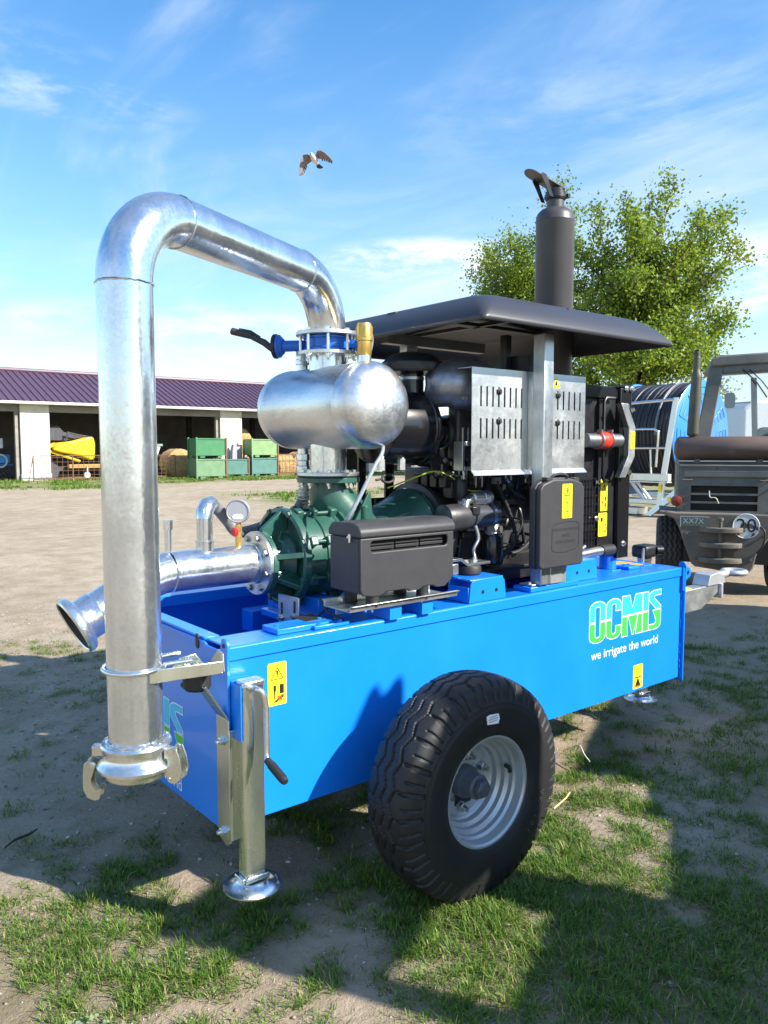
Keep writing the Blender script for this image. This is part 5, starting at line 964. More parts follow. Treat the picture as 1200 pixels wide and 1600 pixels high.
# ------------------------------------------------------------------ barn
BO = Vector((18, 42.5, 0))
BN = thing('open_barn', BO, 'long open fronted barn with purple ribbed metal roof and white pillars', 'barn')
PLAST = mat('white_plaster', (.58, .53, .44), .9, col2=(.78, .74, .65), vscale=1.3, bump=.15, bscale=20)
CONC = mat('grey_concrete', (.26, .24, .21), .9, var=.25, vscale=2.5, stretch=(.4, 1, 1))
PURP = mat('purple_sheet', (.088, .047, .076), .42, var=.10, vscale=1.5)
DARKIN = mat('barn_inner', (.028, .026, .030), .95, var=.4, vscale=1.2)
FX0, FX1 = -6.0, 37.0; EY, EZ, RY, RZ = 42.05, 3.98, 47.2, 5.93
b = MB(); b.add([(FX0, EY, EZ), (FX1, EY, EZ), (FX1, RY, RZ), (FX0, RY, RZ), (FX0, EY + .02, EZ - .06), (FX1, EY + .02, EZ - .06), (FX1, RY, RZ - .06), (FX0, RY, RZ - .06)], [(0, 1, 2, 3), (7, 6, 5, 4), (0, 4, 5, 1), (2, 6, 7, 3), (0, 3, 7, 4), (1, 5, 6, 2)])
rf = obj('roof', b, PURP, BN, smooth=0)
b = MB(); b.add([(FX0, RY + .01, RZ), (FX1, RY + .01, RZ), (FX1, 52.3, EZ), (FX0, 52.3, EZ), (FX0, RY + .01, RZ - .06), (FX1, RY + .01, RZ - .06), (FX1, 52.3, EZ - .06), (FX0, 52.3, EZ - .06)], [(0, 1, 2, 3), (7, 6, 5, 4), (0, 4, 5, 1), (2, 6, 7, 3), (0, 3, 7, 4), (1, 5, 6, 2)]); obj('roof', b, PURP, BN, smooth=0)
b = MB(); sl = Vector((0, RY - EY, RZ - EZ)); L_ = sl.length; sl.normalize(); up_ = Vector((0, -sl.z, sl.y))
q = [(-.055, 0), (-.03, .055), (.03, .055), (.055, 0)]; b.prism(q, Vector((0, 0, 0)) - sl * .05, X_, up_, sl * (L_ + .03))
rib = bpy.data.meshes.new('roof_rib'); rib.from_pydata(b.v, [], b.f); rib.materials.append(PURP)
x = FX0 + .1
while x < FX1:
    o = bpy.data.objects.new('roof_rib', rib); S.collection.objects.link(o); o.parent = rf; o.location = Vector((x, EY, EZ + .003)) - BO; x += .36
b = MB(); b.tube([(FX0, RY, RZ + .04), (FX1, RY, RZ + .04)], .14, 8); obj('ridge_cap', b, PURP, BN)
b = MB(); b.tube([(FX0, EY - .06, EZ - .06), (FX1, EY - .06, EZ - .06)], .075, 8); obj('gutter', b, mat('gutter_white', (.66, .66, .66), .5), BN)
b = MB(); b.bb(FX0, FX1, 42.62, 42.9, 3.50, 3.86); obj('lintel', b, CONC, BN)
for xa, xb in ((-.25, 1.15), (10.86, 12.26), (21.97, 23.38), (28.3, 28.95), (33.1, 34.5)):
    b = MB(); b.bb(xa, xb, 42.5, 43.0, 0, 3.86); b.bb(xa - .03, xb + .03, 42.46, 43.05, -.05, .35); o = obj('pillar', b, PLAST, BN)
    b = MB(); b.bb(xa - .22, xa - .06, 42.66, 42.9, 0, 3.499); obj('pillar_frame', b, CONC, BN)
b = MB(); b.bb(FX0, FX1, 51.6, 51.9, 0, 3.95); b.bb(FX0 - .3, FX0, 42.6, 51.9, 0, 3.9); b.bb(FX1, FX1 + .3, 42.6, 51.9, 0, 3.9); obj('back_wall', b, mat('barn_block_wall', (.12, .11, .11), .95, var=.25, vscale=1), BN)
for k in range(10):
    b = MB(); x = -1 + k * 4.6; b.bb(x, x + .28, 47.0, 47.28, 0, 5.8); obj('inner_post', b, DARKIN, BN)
# ------------------------------------------------------------------ things in and before the barn
RUST = mat('rusty_steel', (.17, .085, .05), .8, var=.3, vscale=6)
def crate(loc, label, col, col2, rz=0., wd=1.74, dp=.98, ht=1.07):
    r = thing('steel_crate', loc, label, 'crate', 'green steel stacking crates before the barn', rz, absolute=False)
    m = mat('crate_paint_' + str(len(MATS)), col, .62, col2=col2, vscale=2.4, detail=9, rvar=.1)
    b = MB(); t = .04; z0 = .12
    b.bb(-wd / 2, wd / 2, -dp / 2, -dp / 2 + t, z0, ht); b.bb(-wd / 2, wd / 2, dp / 2 - t, dp / 2, z0, ht); b.bb(-wd / 2, -wd / 2 + t, -dp / 2 + t + .001, dp / 2 - t - .001, z0, ht); b.bb(wd / 2 - t, wd / 2, -dp / 2 + t + .001, dp / 2 - t - .001, z0, ht); b.bb(-wd / 2 + t, wd / 2 - t, -dp / 2 + t, dp / 2 - t, z0, z0 + .04)
    obj('crate_body', b, m, r, smooth=0)
    for sx in (-1, 1):
        for sy in (-1, 1):
            b = MB(); b.box((sx * (wd / 2 + .01), sy * (dp / 2 + .01), ht / 2 + .02), (.09, .09, ht + .06)); obj('corner_post', b, m if sx < 0 else RUST, r, smooth=0)
    for sx in (-.3, .3): b = MB(); b.box((sx * wd, 0, .06), (.28, dp, .10)); obj('skid', b, m, r, smooth=0)
    b = MB(); b.bb(-wd / 2, wd / 2, -dp / 2 - .035, -dp / 2 - .002, ht - .07, ht); b.bb(-wd / 2, wd / 2, -dp / 2 - .03, -dp / 2 - .002, .13, .20); obj('crate_rim', b, m, r, smooth=0)
    return r
crate((19.72, 39.75, 0), 'light green rusty steel crate at the bottom of the left stack', (.09, .19, .10), (.15, .26, .14))
crate((19.72, 39.75, 1.12), 'plain dark green steel crate on top of the left stack', (.03, .15, .06), (.05, .20, .085))
crate((22.15, 41.6, 0), 'single teal steel crate between the two stacks', (.05, .14, .12), (.075, .19, .16), ht=1.02)
crate((24.15, 41.6, 0), 'teal steel crate at the bottom of the right stack', (.055, .15, .13), (.085, .20, .17))
crate((24.15, 41.6, 1.12), 'pale green chipped steel crate on top of the right stack', (.13, .25, .10), (.22, .33, .15))
STRAW = mat('straw_bale', (.34, .20, .08), .9, col2=(.52, .34, .15), vscale=7, bump=.6, bscale=28, bdist=.05)
def bale(loc, label, ax=Y_, r=.80, l=1.2):
    t_ = thing('straw_bale', loc, label, 'straw bale', 'round straw bales in the barn', absolute=False)
    b = MB(); prof = [(r * .05, -.02), (r * .5, -.03), (r * .93, 0), (r, .05)] + [(r * (1 + .012 * math.sin(i * 2.1)), .05 + (l - .1) * i / 8) for i in range(1, 8)] + [(r, l - .05), (r * .93, l), (r * .05, l + .02)]
    b.lathe(prof, Vector((0, 0, r)) - Vector(ax) * l / 2, ax, 36); b.v = [(x * (1 + random.uniform(-.015, .015)), y, z * (1 + random.uniform(-.015, .015))) for x, y, z in b.v]; obj('bale_roll', b, STRAW, t_, smooth=40)
    b = MB(); 
    for k in range(5): b.ring(Vector((0, 0, r)) + Vector(ax) * (l * (k / 5. + .1) - l / 2), ax, r * 1.003, r * 1.012, .012, 36)
    obj('bale_twine', b, mat('twine_' + str(len(MATS)), (.25, .22, .15), .8), t_)
bale((18.95, 42.05, 0), 'round straw bale showing its flat end left of the green crates')
bale((23.9, 44.2, 1.3), 'round straw bale lying on another behind the right crate stack'); bale((23.9, 44.2, -.28), 'round straw bale under another behind the right crate stack')
bale((26.2, 42.6, -.35), 'broken straw bale in the bay right of the crates', X_); bale((27.7, 42.9, -.2), 'round straw bale at the far right of the open bays')
# odds and ends in the bays
def drum(loc, label, col):
    d_ = thing('oil_drum', loc, label, 'drum', 'drums in the barn bays', absolute=False); b = MB(); b.lathe([(.27, 0), (.29, .02), (.285, .28), (.295, .30), (.285, .32), (.285, .58), (.295, .60), (.285, .62), (.29, .88), (.27, .88)], (0, 0, 0), Z_, 20); obj('drum_body', b, mat('drum_' + str(len(MATS)), col, .6, var=.2), d_, smooth=35)
drum((20.9, 43.4, 0), 'dark blue drum standing behind the left crate stack', (.02, .05, .14)); drum((16.4, 46.0, 0), 'rust brown drum in the shade behind the seeder', (.10, .05, .03))
def pallets(loc, label, n):
    for k in range(n):
        p_ = thing('pallet', (loc[0] + random.uniform(-.05, .05), loc[1], loc[2] + k * .15), label % ('lowest', 'second lowest', 'third lowest', 'middle', 'third highest', 'second highest', 'topmost')[k], 'pallet', 'wooden pallets stacked in the barn', rz=random.uniform(-.06, .06), absolute=False)
        for j in range(5): b = MB(); b.box((0, -.4 + j * .2, .13), (1.2, .12, .022)); obj('board', b, WOODP, p_, smooth=0)
        for j in (-.53, 0, .53): b = MB(); b.box((j, 0, .06), (.09, .9, .115)); obj('skid', b, WOODP, p_, smooth=0)
pallets((20.7, 44.6, 0), '%s wooden pallet of the stack behind the left crates', 7)
WB = thing('grey_block', (22.75, 42.1, 0), 'grey concrete block standing against the pillar foot', 'block', absolute=False); b = MB(); b.prism([(-.38, 0), (.38, 0), (.36, 1.5), (.22, 1.75), (-.05, 1.7), (-.12, 1.9), (-.22, 1.86), (-.30, 1.5)], (0, -.12, 0), X_, Z_, (0, .3, 0)); obj('block', b, mat('block_grey', (.34, .34, .36), .9, var=.15), WB, bev=.03)
LD = thing('ladder', (12.75, 45.2, 0), 'wooden ladder leaning in the bay behind the yellow machine', 'ladder', absolute=False)
for x in (0, .4): b = MB(); b.tube([(x, 0, 0), (x, 1.2, 3.3)], .04, 6); obj('rail', b, WOODP, LD)
for k in range(9): b = MB(); b.tube([(0, .13 * k + .1, .35 * k + .3), (.4, .13 * k + .1, .35 * k + .3)], .025, 6); obj('rung', b, WOODP, LD)
# mesh fence
def fence(x0, x1, y, h, label, px):
    f = thing('mesh_fence', (x0, y, 0), label, 'fence', absolute=False); L = x1 - x0
    for z in (h, .12): b = MB(); b.tube([(0, 0, z), (L, 0, z)], .028, 6); obj('fence_rail', b, RUST, f)
    for x in px: b = MB(); b.tube([(x - x0, 0, 0), (x - x0, 0, h)], .032, 6); obj('fence_post', b, RUST, f)
    b = MB(); x = .1
    while x < L: b.bb(x - .008, x + .008, -.008, .008, .12, h); x += .26
    z = .3
    while z < h: b.bb(0, L, -.020, -.0085, z - .008, z + .008); z += .22
    tag(obj('wire_mesh', b, RUST, f, smooth=0), kind='stuff'); return f
f1 = fence(11.0, 18.4, 41.0, 1.27, 'rusty mesh fence before the yellow machine', (11.0, 12.9, 14.45, 16.4, 18.4)); b = MB(); b.tube([(0, 0, 1.27), (-.35, -.45, 0)], .025, 6); obj('fence_brace', b, RUST, f1)
fence(24.9, 29.2, 41.4, 1.27, 'rusty mesh fence before the broken straw at right', (24.9, 27.0, 29.2))
# yellow implement
YM = thing('yellow_implement', (13.6, 43.6, 0), 'yellow hooded farm implement parked under the barn roof', 'farm machine', absolute=False)
YEL = mat('machine_yellow', (.72, .45, .012), .35, coat=.2, var=.05); DKM = mat('machine_dark', (.05, .05, .06), .6, var=.3)
b = MB(); b.prism([(-1.05, 1.55), (-.9, 1.92), (-.1, 2.02), (.95, 2.30), (1.12, 2.20), (1.18, 1.85), (1.14, 1.10), (.95, .98), (.3, 1.25), (-.6, 1.40)], (0, -.55, 0), X_, Z_, (0, 1.1, 0)); obj('hood', b, YEL, YM, bev=.10, seg=3)
b = MB(); b.tube([(-1.5, -.3, 1.75), (-1.2, -.3, 1.5), (-.2, -.3, 1.15), (.4, -.3, .95)], .07, 6); b.prism([(-1.5, 1.7), (-.9, 1.95), (-.9, 1.75), (-1.5, 1.55)], (0, -.4, 0), X_, Z_, (0, .8, 0)); obj('arm', b, YEL, YM)
b = MB(); b.box((.9, -.2, .68), (2.2, .35, .22)); obj('beam', b, mat('ochre_beam', (.38, .22, .06), .6), YM, bev=.03)
b = MB(); b.lathe([(.10, -.05), (.16, -.05), (.18, 0), (.16, .05), (.10, .05)], (.75, -.35, .2), Y_, 18); b.box((.75, -.35, .45), (.06, .16, .5)); obj('caster_wheel', b, mat('caster_grey', (.5, .5, .48), .6), YM)
b = MB(); b.prism([(-1.5, 2.05), (-1.45, 2.35), (-1.2, 2.75), (-.65, 2.85), (-.35, 2.50), (.6, 2.3), (.55, 2.2), (-.3, 2.05)], (0, -.2, 0), X_, Z_, (0, .7, 0)); b.tube([(-.3, -.5, 2.5), (.3, -.5, 2.35), (.95, -.5, 2.25)], .05, 6); b.tube([(-.4, -.5, 2.0), (-.2, -.5, 2.5)], .05, 6); obj('gearbox_cover', b, DKM, YM, bev=.03)
b = MB(); b.box((0, .4, .55), (2.8, .5, .2)); b.cyl((-1.1, -.2, .45), (-1.1, .5, .45), .45, n=20); obj('chassis', b, DKM, YM)
# small blue machine at the left edge, seeder and dark tank
BM = thing('blue_seed_drill', (10.0, 44.2, 0), 'blue farm drill in the bay at the far left', 'farm machine', absolute=False)
b = MB(); b.box((0, 0, 1.1), (1.3, .7, .45)); b.box((.25, -.1, .8), (1.2, .12, .12)); obj('frame', b, mat('drill_blue', (.05, .25, .6), .5), BM, bev=.03)
b = MB(); b.ring(Vector((.15, -.45, 1.0)), Y_, .28, .36, .06, 24); b.box((.1, -.4, 1.9), (.35, .3, .5)); b.box((0, -.2, 1.5), (.25, .25, .5)); obj('fittings', b, mat('drill_white', (.55, .57, .6), .5), BM)
b = MB()
for k in range(7): b.tube([(-.3 + k * .16, 0, .75), (-.1 + k * .2, -.3, .1)], .035, 5)
obj('tine', b, DKM, BM)
SDm = thing('seeder', (17.55, 43.4, 0), 'white seed hopper on a green frame left of the straw bale', 'farm machine', absolute=False)
b = MB(); b.prism([(-.8, 1.75), (.85, 1.75), (.6, 1.05), (-.5, 1.05)], (0, -.5, 0), X_, Z_, (0, 1.0, 0)); obj('hopper', b, mat('hopper_white', (.72, .72, .70), .5), SDm, bev=.03)
b = MB(); b.box((0, 0, 1.83), (1.9, 1.1, .12)); b.tube([(-.8, 0, 2.5), (.1, -.1, 2.05)], .07, 6); obj('lid', b, mat('lid_greygreen', (.22, .30, .24), .5), SDm)
b = MB(); b.box((0, -.3, .75), (2.0, .14, .22)); b.box((-.6, -.3, .45), (.14, .14, .9)); b.box((.6, -.3, .5), (.14, .14, .9)); obj('frame', b, mat('frame_lime', (.28, .38, .12), .5), SDm)
b = MB(); b.lathe([(.2, -.1), (.38, -.1), (.42, 0), (.38, .1), (.2, .1)], (-.1, -.1, .42), Y_, 22); obj('wheel', b, RUBBLK, SDm)
# ------------------------------------------------------------------ trees
BARK = mat('bark', (.10, .075, .055), .9, var=.3, vscale=14, bump=.4, bscale=20)
def tree(name, loc, label, tips, fork, seed, nsub, leafn, lm, crown):
    """tips: (sideways, height) of the leading limbs in metres, sideways along the local x axis"""
    r = thing(name, loc, label, 'tree', 'trees behind the hose reels', rz=math.atan2(RT.y, RT.x), absolute=False); g = np.random.default_rng(seed); b = MB(); pts = []
    H = max(t[1] for t in tips)
    b.tube([(0, 0, -.2), (.03, .02, fork * .5), (.0, 0, fork)], .3, 9, rs=[.36, .28, .25], cap=False)
    def branch(p, d, L, rad, lv, droop):
        n = 5; q = Vector(p); dd = Vector(d); P = [q.copy()]
        for i in range(n): dd = (dd + Vector(g.normal(0, .16, 3)) + Vector((0, 0, droop))).normalized(); q = q + dd * L / n; P.append(q.copy())
        b.tube(P, rad, 4, rs=[rad * (1 - .8 * i / n) for i in range(n + 1)], cap=False)
        for i in range(2, n + 1): pts.append((P[i], lv))
        if lv < 2:
            for k in range(3 if lv else 4):
                i = int(g.integers(1, n + 1)); a = g.uniform(0, 6.28); u, v, ax = frame(dd); sp = g.uniform(.4, 1.0); branch(P[i], ax * math.cos(sp) + (u * math.cos(a) + v * math.sin(a)) * math.sin(sp), L * g.uniform(.4, .65), rad * .55, lv + 1, droop)
    for (tx, tz) in tips:
        for rep in range(2):
            ty = g.normal(0, 2.2); tip = Vector((tx + g.normal(0, .5) * rep, ty, tz - rep * g.uniform(.2, 1.6))); base = Vector((0, 0, fork * g.uniform(.75, 1.0))); mid = base.lerp(tip, .5) + Vector((-tx * .10, -ty * .1, (tz - fork) * .10 if tz > fork * 2 else .6)) + Vector(g.normal(0, .25, 3))
            P = bez([base, mid, tip], 6); n = len(P); rad = .10 + .07 * g.random(); b.tube(P, rad, 6, rs=[rad * (1 - .88 * k / (n - 1)) for k in range(n)], cap=False)
            for k in range(nsub):
                t = .28 + .72 * (k + g.random()) / nsub; i = min(int(t * (n - 1)), n - 2); d = (P[i + 1] - P[i]).normalized(); a = g.uniform(0, 6.28); u, v, ax = frame(d); sp = g.uniform(.35, .95)
                branch(P[i].lerp(P[i + 1], t * (n - 1) - i), ax * math.cos(sp) + (u * math.cos(a) + v * math.sin(a)) * math.sin(sp), g.uniform(1.0, 2.0) * (1.25 - .6 * t), rad * .35, 0, .03)
            pts.extend([(P[-1], 2), (P[-2], 2), (P[-3], 2)])
    obj('trunk', b, BARK, r, smooth=60, recalc=False)
    T = np.array([tuple(t[0]) for t in pts]); clump = g.random(len(T)); wgt = .08 + clump ** 2.0; idx = g.choice(len(T), leafn, p=wgt / wgt.sum())
    c = T[idx] + g.normal(0, crown, (leafn, 3)) * (.5 + g.random((leafn, 1))); n = leafn; s = g.uniform(.060, .130, n)
    nrm = g.normal(0, 1, (n, 3)); nrm /= np.linalg.norm(nrm, axis=1)[:, None]; u = np.cross(nrm, g.normal(0, 1, (n, 3))); u /= np.linalg.norm(u, axis=1)[:, None]; v = np.cross(nrm, u)
    V = np.stack([c - u * s[:, None], c + v * s[:, None] * .7 + nrm * s[:, None] * .15, c + u * s[:, None], c - v * s[:, None] * .7 + nrm * s[:, None] * .15], 1).reshape(-1, 3)
    tone = .6 * clump[idx] + .4 * g.random(n); np_mesh('crown', V, np.arange(n * 4).reshape(-1, 4), lm, np.where(tone > .58, 0, np.where(tone > .3, 1, 2)), parent=r); return r
LM = [leafmat('leaf_yellow_green', (.235, .315, .040), .4, .5), leafmat('leaf_green', (.135, .22, .036), .4, .5), leafmat('leaf_dark', (.065, .145, .030), .35, .45)]
T1 = FW * 45 + RT * ((985 - 600) / FPX * 45); k1 = 45 / FPX
tips1 = [((x - 985) * k1, 1.66 + (700 - y) * k1) for x, y in ((1028, 322), (978, 342), (925, 362), (1085, 352), (1112, 400), (1135, 495), (1085, 440), (890, 428), (1000, 415), (1045, 400), (1110, 540), (1055, 545), (910, 500), (950, 430), (1010, 470), (900, 570), (985, 560), (1040, 500), (940, 540))]
tree('broadleaf_tree', (T1.x, T1.y, 0), 'tall loose crowned yellow green tree to the right of the silencer', tips1, 4.6, 4, 9, 64000, LM, .32)
T2 = FW * 58 + RT * ((835 - 600) / FPX * 58); k2 = 58 / FPX
tips2 = [((x - 835) * k2, 1.66 + (700 - y) * k2) for x, y in ((850, 345), (805, 378), (775, 405), (755, 435), (758, 485), (800, 490), (880, 365), (830, 425), (800, 430), (870, 450), (840, 520))]
tree('broadleaf_tree', (T2.x, T2.y, 0), 'smaller green tree to the left of the silencer', tips2, 5.5, 8, 9, 46000, LM, .42)
# ------------------------------------------------------------------ bird
BD = thing('bird', (6.65, 9.83, 5.86), 'grey and white bird flying with lowered wings above the pipe', 'bird', absolute=False, rz=R_(-39))
bw = mat('bird_white', (.70, .68, .66), .8); bgm = mat('bird_grey', (.20, .17, .17), .8, var=.25, vscale=20); bk = mat('bird_dark', (.03, .03, .04), .8)
b = MB(); b.tube([(-.035, -.13, .012), (-.03, -.10, .018), (-.02, -.06, .012), (-.005, .0, .0), (.012, .07, -.012), (.03, .13, -.025), (.04, .16, -.032)], .04, 16, rs=[.006, .024, .028, .046, .044, .026, .010])
bd = obj('body', b, bw, BD, smooth=80)
b = MB(); b.tube([(-.034, -.125, .014), (-.038, -.15, .008), (-.039, -.165, .004)], .008, 8, rs=[.010, .006, .001]); obj('beak', b, bk, bd)
b = MB(); b.add([(.02, .11, -.02), (.05, .12, -.03), (.12, .21, -.055), (.09, .24, -.062), (.05, .25, -.06), (.02, .23, -.05)], [(0, 1, 2, 3, 4, 5)]); b.add([(.02, .11, -.026), (.05, .12, -.036), (.12, .21, -.059), (.09, .24, -.066), (.05, .25, -.064), (.02, .23, -.054)], [(5, 4, 3, 2, 1, 0)]); obj('tail', b, bk, bd)
def wing(pts_lead, pts_trail, name):
    n = len(pts_lead); V = [Vector(p) for p in pts_lead] + [Vector(p) for p in pts_trail]; V += [p + Vector((0, 0, -.006)) for p in V]
    f = [(i, i + 1, n + i + 1, n + i) for i in range(n - 1)]; f += [tuple(k + 2 * n for k in q)[::-1] for q in f]; rim = list(range(n)) + list(range(2 * n - 1, n - 1, -1)); f += [(rim[i], rim[(i + 1) % (2 * n)], rim[(i + 1) % (2 * n)] + 2 * n, rim[i] + 2 * n) for i in range(2 * n)]
    b = MB(); b.add(V, f); wgo = obj(name, b, bgm, BD, smooth=30)
    for k in range(5):
        t0, t1 = .42 + .13 * k, .50 + .13 * k; 
        def at(t, P): i = min(int(t * (n - 1)), n - 2); return Vector(P[i]).lerp(Vector(P[i + 1]), min(1, t * (n - 1) - i))
        a = at(min(t0, 1), pts_trail); c = at(min(t1, 1), pts_trail); d = (a - at(min(t0, 1), pts_lead)) * .22 + Vector(pts_lead[-1]) * .06 - Vector(pts_lead[-2]) * .06; a = a - d * .8; c = c - d * .8; d = d * 2.0
        b = MB(); b.add([a + Vector((0, 0, -.002)), c + Vector((0, 0, -.002)), c + d, a + d * .8, a + Vector((0, 0, -.005)), c + Vector((0, 0, -.005)), c + d + Vector((0, 0, -.002)), a + d * .8 + Vector((0, 0, -.002))], [(0, 1, 2, 3), (7, 6, 5, 4), (0, 4, 5, 1), (1, 5, 6, 2), (2, 6, 7, 3), (3, 7, 4, 0)]); obj('flight_feather', b, bk, wgo)
wing([(-.03, -.05, .02), (-.10, -.07, .035), (-.155, -.07, .02), (-.19, -.06, -.06), (-.215, -.03, -.16), (-.225, .0, -.235)], [(-.01, .05, .0), (-.07, .06, -.04), (-.11, .06, -.07), (-.135, .05, -.12), (-.165, .04, -.19), (-.20, .02, -.235)], 'wing')
wing([(.02, -.05, .02), (.06, -.08, .08), (.10, -.08, .085), (.16, -.06, .06), (.22, -.03, .015), (.275, .0, -.035)], [(.02, .05, .0), (.06, .06, .02), (.10, .06, .015), (.15, .05, .005), (.20, .04, -.02), (.26, .03, -.055)], 'wing')
# ------------------------------------------------------------------ forklift seen from behind, right edge
FK = thing('forklift_truck', (FW * 8.85 + RT * 3.84), 'old olive green rough terrain forklift seen from behind with round 20 sign', 'forklift', rz=math.atan2(RT.y, RT.x) - R_(19), absolute=False)
OL = mat('olive_paint', (.085, .096, .088), .68, col2=(.19, .185, .165), vscale=2.6, detail=9, rvar=.12, bump=.08, bscale=60, bdist=.004)
OLR = mat('olive_rusted', (.085, .095, .085), .75, col2=(.20, .15, .115), vscale=3.2, detail=9, bump=.12, bscale=50, bdist=.004)
MUF = mat('rusted_muffler', (.085, .065, .06), .6, col2=(.16, .105, .085), vscale=3, metal=.35, stretch=(.6, 2, 2))
b = MB(); b.prism([(-.49, .95), (.49, .95), (.49, 1.44), (.45, 1.49), (-.43, 1.49), (-.49, 1.44)], (0, 0, 0), X_, Z_, (0, 1.7, 0)) if False else None
# engine cover with a real grille opening
b = MB(); gx0, gx1, gz0, gz1 = -.36, .335, .955, 1.235; yb = -.02
b.bb(-.50, gx0, yb, yb + .03, .93, 1.46); b.bb(gx1, .52, yb, yb + .03, .93, 1.46); b.bb(gx0, gx1, yb, yb + .03, gz1, 1.46); b.bb(gx0, gx1, yb, yb + .03, .93, gz0)
b.bb(-.50, -.47, yb + .031, 1.7, .93, 1.46); b.bb(.49, .52, yb + .031, 1.7, .93, 1.46); obj('engine_cover', b, OL, FK, smooth=0)
b = MB(); b.prism([(-.10, 1.461), (.0, 1.50), (1.7, 1.53), (1.7, 1.461)], (-.50, .06, 0), Y_, Z_, (1.02, 0, 0)); b.bb(-.44, .46, -.045, -.022, 1.33, 1.40); obj('cover_top', b, OL, FK, bev=.02)
b = MB(); b.bb(gx0 - .02, gx1 + .02, .10, .12, .93, 1.26); obj('grille_dark', b, STBLK, FK)
for z in (1.035, 1.13): b = MB(); b.bb(gx0 + .001, gx1 - .001, yb - .01, yb + .01, z, z + .022); obj('grille_bar', b, OL, FK)
b = MB(); b.tube(bez([(-.17, -.06, 1.18), (-.16, -.07, 1.11), (-.10, -.08, 1.10), (-.07, -.07, 1.04)], 6), .007, 6); obj('loose_cable', b, mat('pale_cable', (.5, .48, .4), .6), FK)
# counterweight
b = MB(); cw = [(-.30, .325), (-.34, .36), (-.42, .58), (-.48, .76), (-.53, .86), (-.68, .92), (-.70, .95), (-.52, .935), (.54, .93), (.70, .95), (.68, .92), (.56, .86), (.47, .70), (.33, .48), (.30, .33), (.26, .28), (.10, .27), (-.10, .30)]
b.prism(cw, (0, -.14, 0), X_, Z_, (0, .9, 0)); obj('counterweight', b, OLR, FK, bev=.02, smooth=35)
for z, dpt in ((.725, .15), (.555, .16), (.385, .17)):
    b = MB(); b.prism([(-.27, 0), (-.20, -.10), (-.08, -.14), (.06, -.14), (.14, -.10), (.19, 0)], (0, -.142, z), X_, Y_, (0, 0, .055)); obj('hitch_plate', b, OLR, FK, bev=.008)
b = MB(); b.cyl((-.05, -.20, .38), (-.05, -.20, .88), .018, n=12); b.cyl((-.05, -.20, .86), (-.05, -.20, .89), .03, n=12); obj('hitch_pin', b, OLR, FK)
for x in (-.515, .545):
    b = MB(); b.lathe([(.05, 0), (.062, -.02), (.055, -.05), (.02, -.065)], (x, -.05, 1.06), Y_, 18); obj('tail_lamp', b, mat('lamp_red_%d' % (x > 0), (.20, .03, .02), .3), FK)
b = MB(); b.prism(rrect(-.20, .06, -.06, .05, .005), (-.26, -.143, .845), X_, Z_, (0, -.003, 0)); pp = obj('number_plate', b, mat('plate_green', (.10, .13, .11), .6), FK)
text(FK, 'XX7X', (-.33, -.1470, .84), X_, Z_, .085, mat('plate_print', (.42, .46, .42), .6), name='plate_lettering')
b = MB(); b.flat([(-.47, .955 - .06), (-.16, .895), (-.16, .885), (-.46, .885), (-.46, .77), (-.47, .77)], (0, -.1475, 0), X_, Z_); obj('plate_edge', b, mat('plate_edge_paint', (.40, .44, .44), .6), FK)
sg = Vector((.215, -.1425, .80)); b = MB(); b.lathe([(.13, 0), (.13, .002)], sg, (0, -1, 0), 36); 
sgm = mat('worn_white_sign', (.66, .66, .66), .6); t_ = sgm.node_tree
n_ = t_.nodes.new('ShaderNodeTexNoise'); n_.inputs['Scale'].default_value = 9; n_.inputs['Detail'].default_value = 5; co_ = t_.nodes.new('ShaderNodeTexCoord'); t_.links.new(co_.outputs['Object'], n_.inputs['Vector']); rr_ = t_.nodes.new('ShaderNodeValToRGB'); rr_.color_ramp.interpolation = 'CONSTANT'; rr_.color_ramp.elements[0].color = (.10, .085, .07, 1); rr_.color_ramp.elements[1].position = .46; rr_.color_ramp.elements[1].color = (.68, .68, .68, 1); t_.links.new(n_.outputs['Fac'], rr_.inputs[0]); t_.links.new(rr_.outputs[0], t_.nodes['Principled BSDF'].inputs['Base Color'])
obj('speed_sign', b, sgm, FK); text(FK, '20', sg + Vector((0, -.0035, 0)), X_, Z_, .215, STBLK, name='speed_lettering')
b = MB(); N = 40; P = [sg + Vector((.135 * math.cos(2 * math.pi * i / N), -.002, .135 * math.sin(2 * math.pi * i / N))) for i in range(N + 1)]; b.tube(P, .004, 5); obj('sign_edge', b, WHITE, FK)
# silencer across the top and the stack
b = MB(); b.lathe([(.06, -.02), (.11, 0), (.135, .03), (.135, 1.32), (.11, 1.35)], (-.53, .10, 1.655), X_, 32); mf = obj('muffler', b, MUF, FK, smooth=40)
for x in (-.3, .35): b = MB(); b.box((x, .10, 1.51), (.06, .12, .05)); obj('muffler_foot', b, OLR, FK)
b = MB(); st_p = bez([(-.355, .10, 1.76), (-.355, .10, 1.86), (-.345, .10, 2.1), (-.335, .10, 2.4), (-.335, .10, 2.6), (-.335, .10, 2.70), (-.345, .08, 2.76)], 5); nn = len(st_p)
b.tube(st_p, .05, 18, cap=False, rs=[.040 if i < 3 else .064 if i < 14 else .058 if i < 18 else .040 - .004 * (i > 24) for i in range(nn)]); obj('exhaust_stack', b, mat('stack_olive', (.10, .10, .075), .5, col2=(.06, .055, .045), vscale=5, metal=.3), FK, smooth=60)
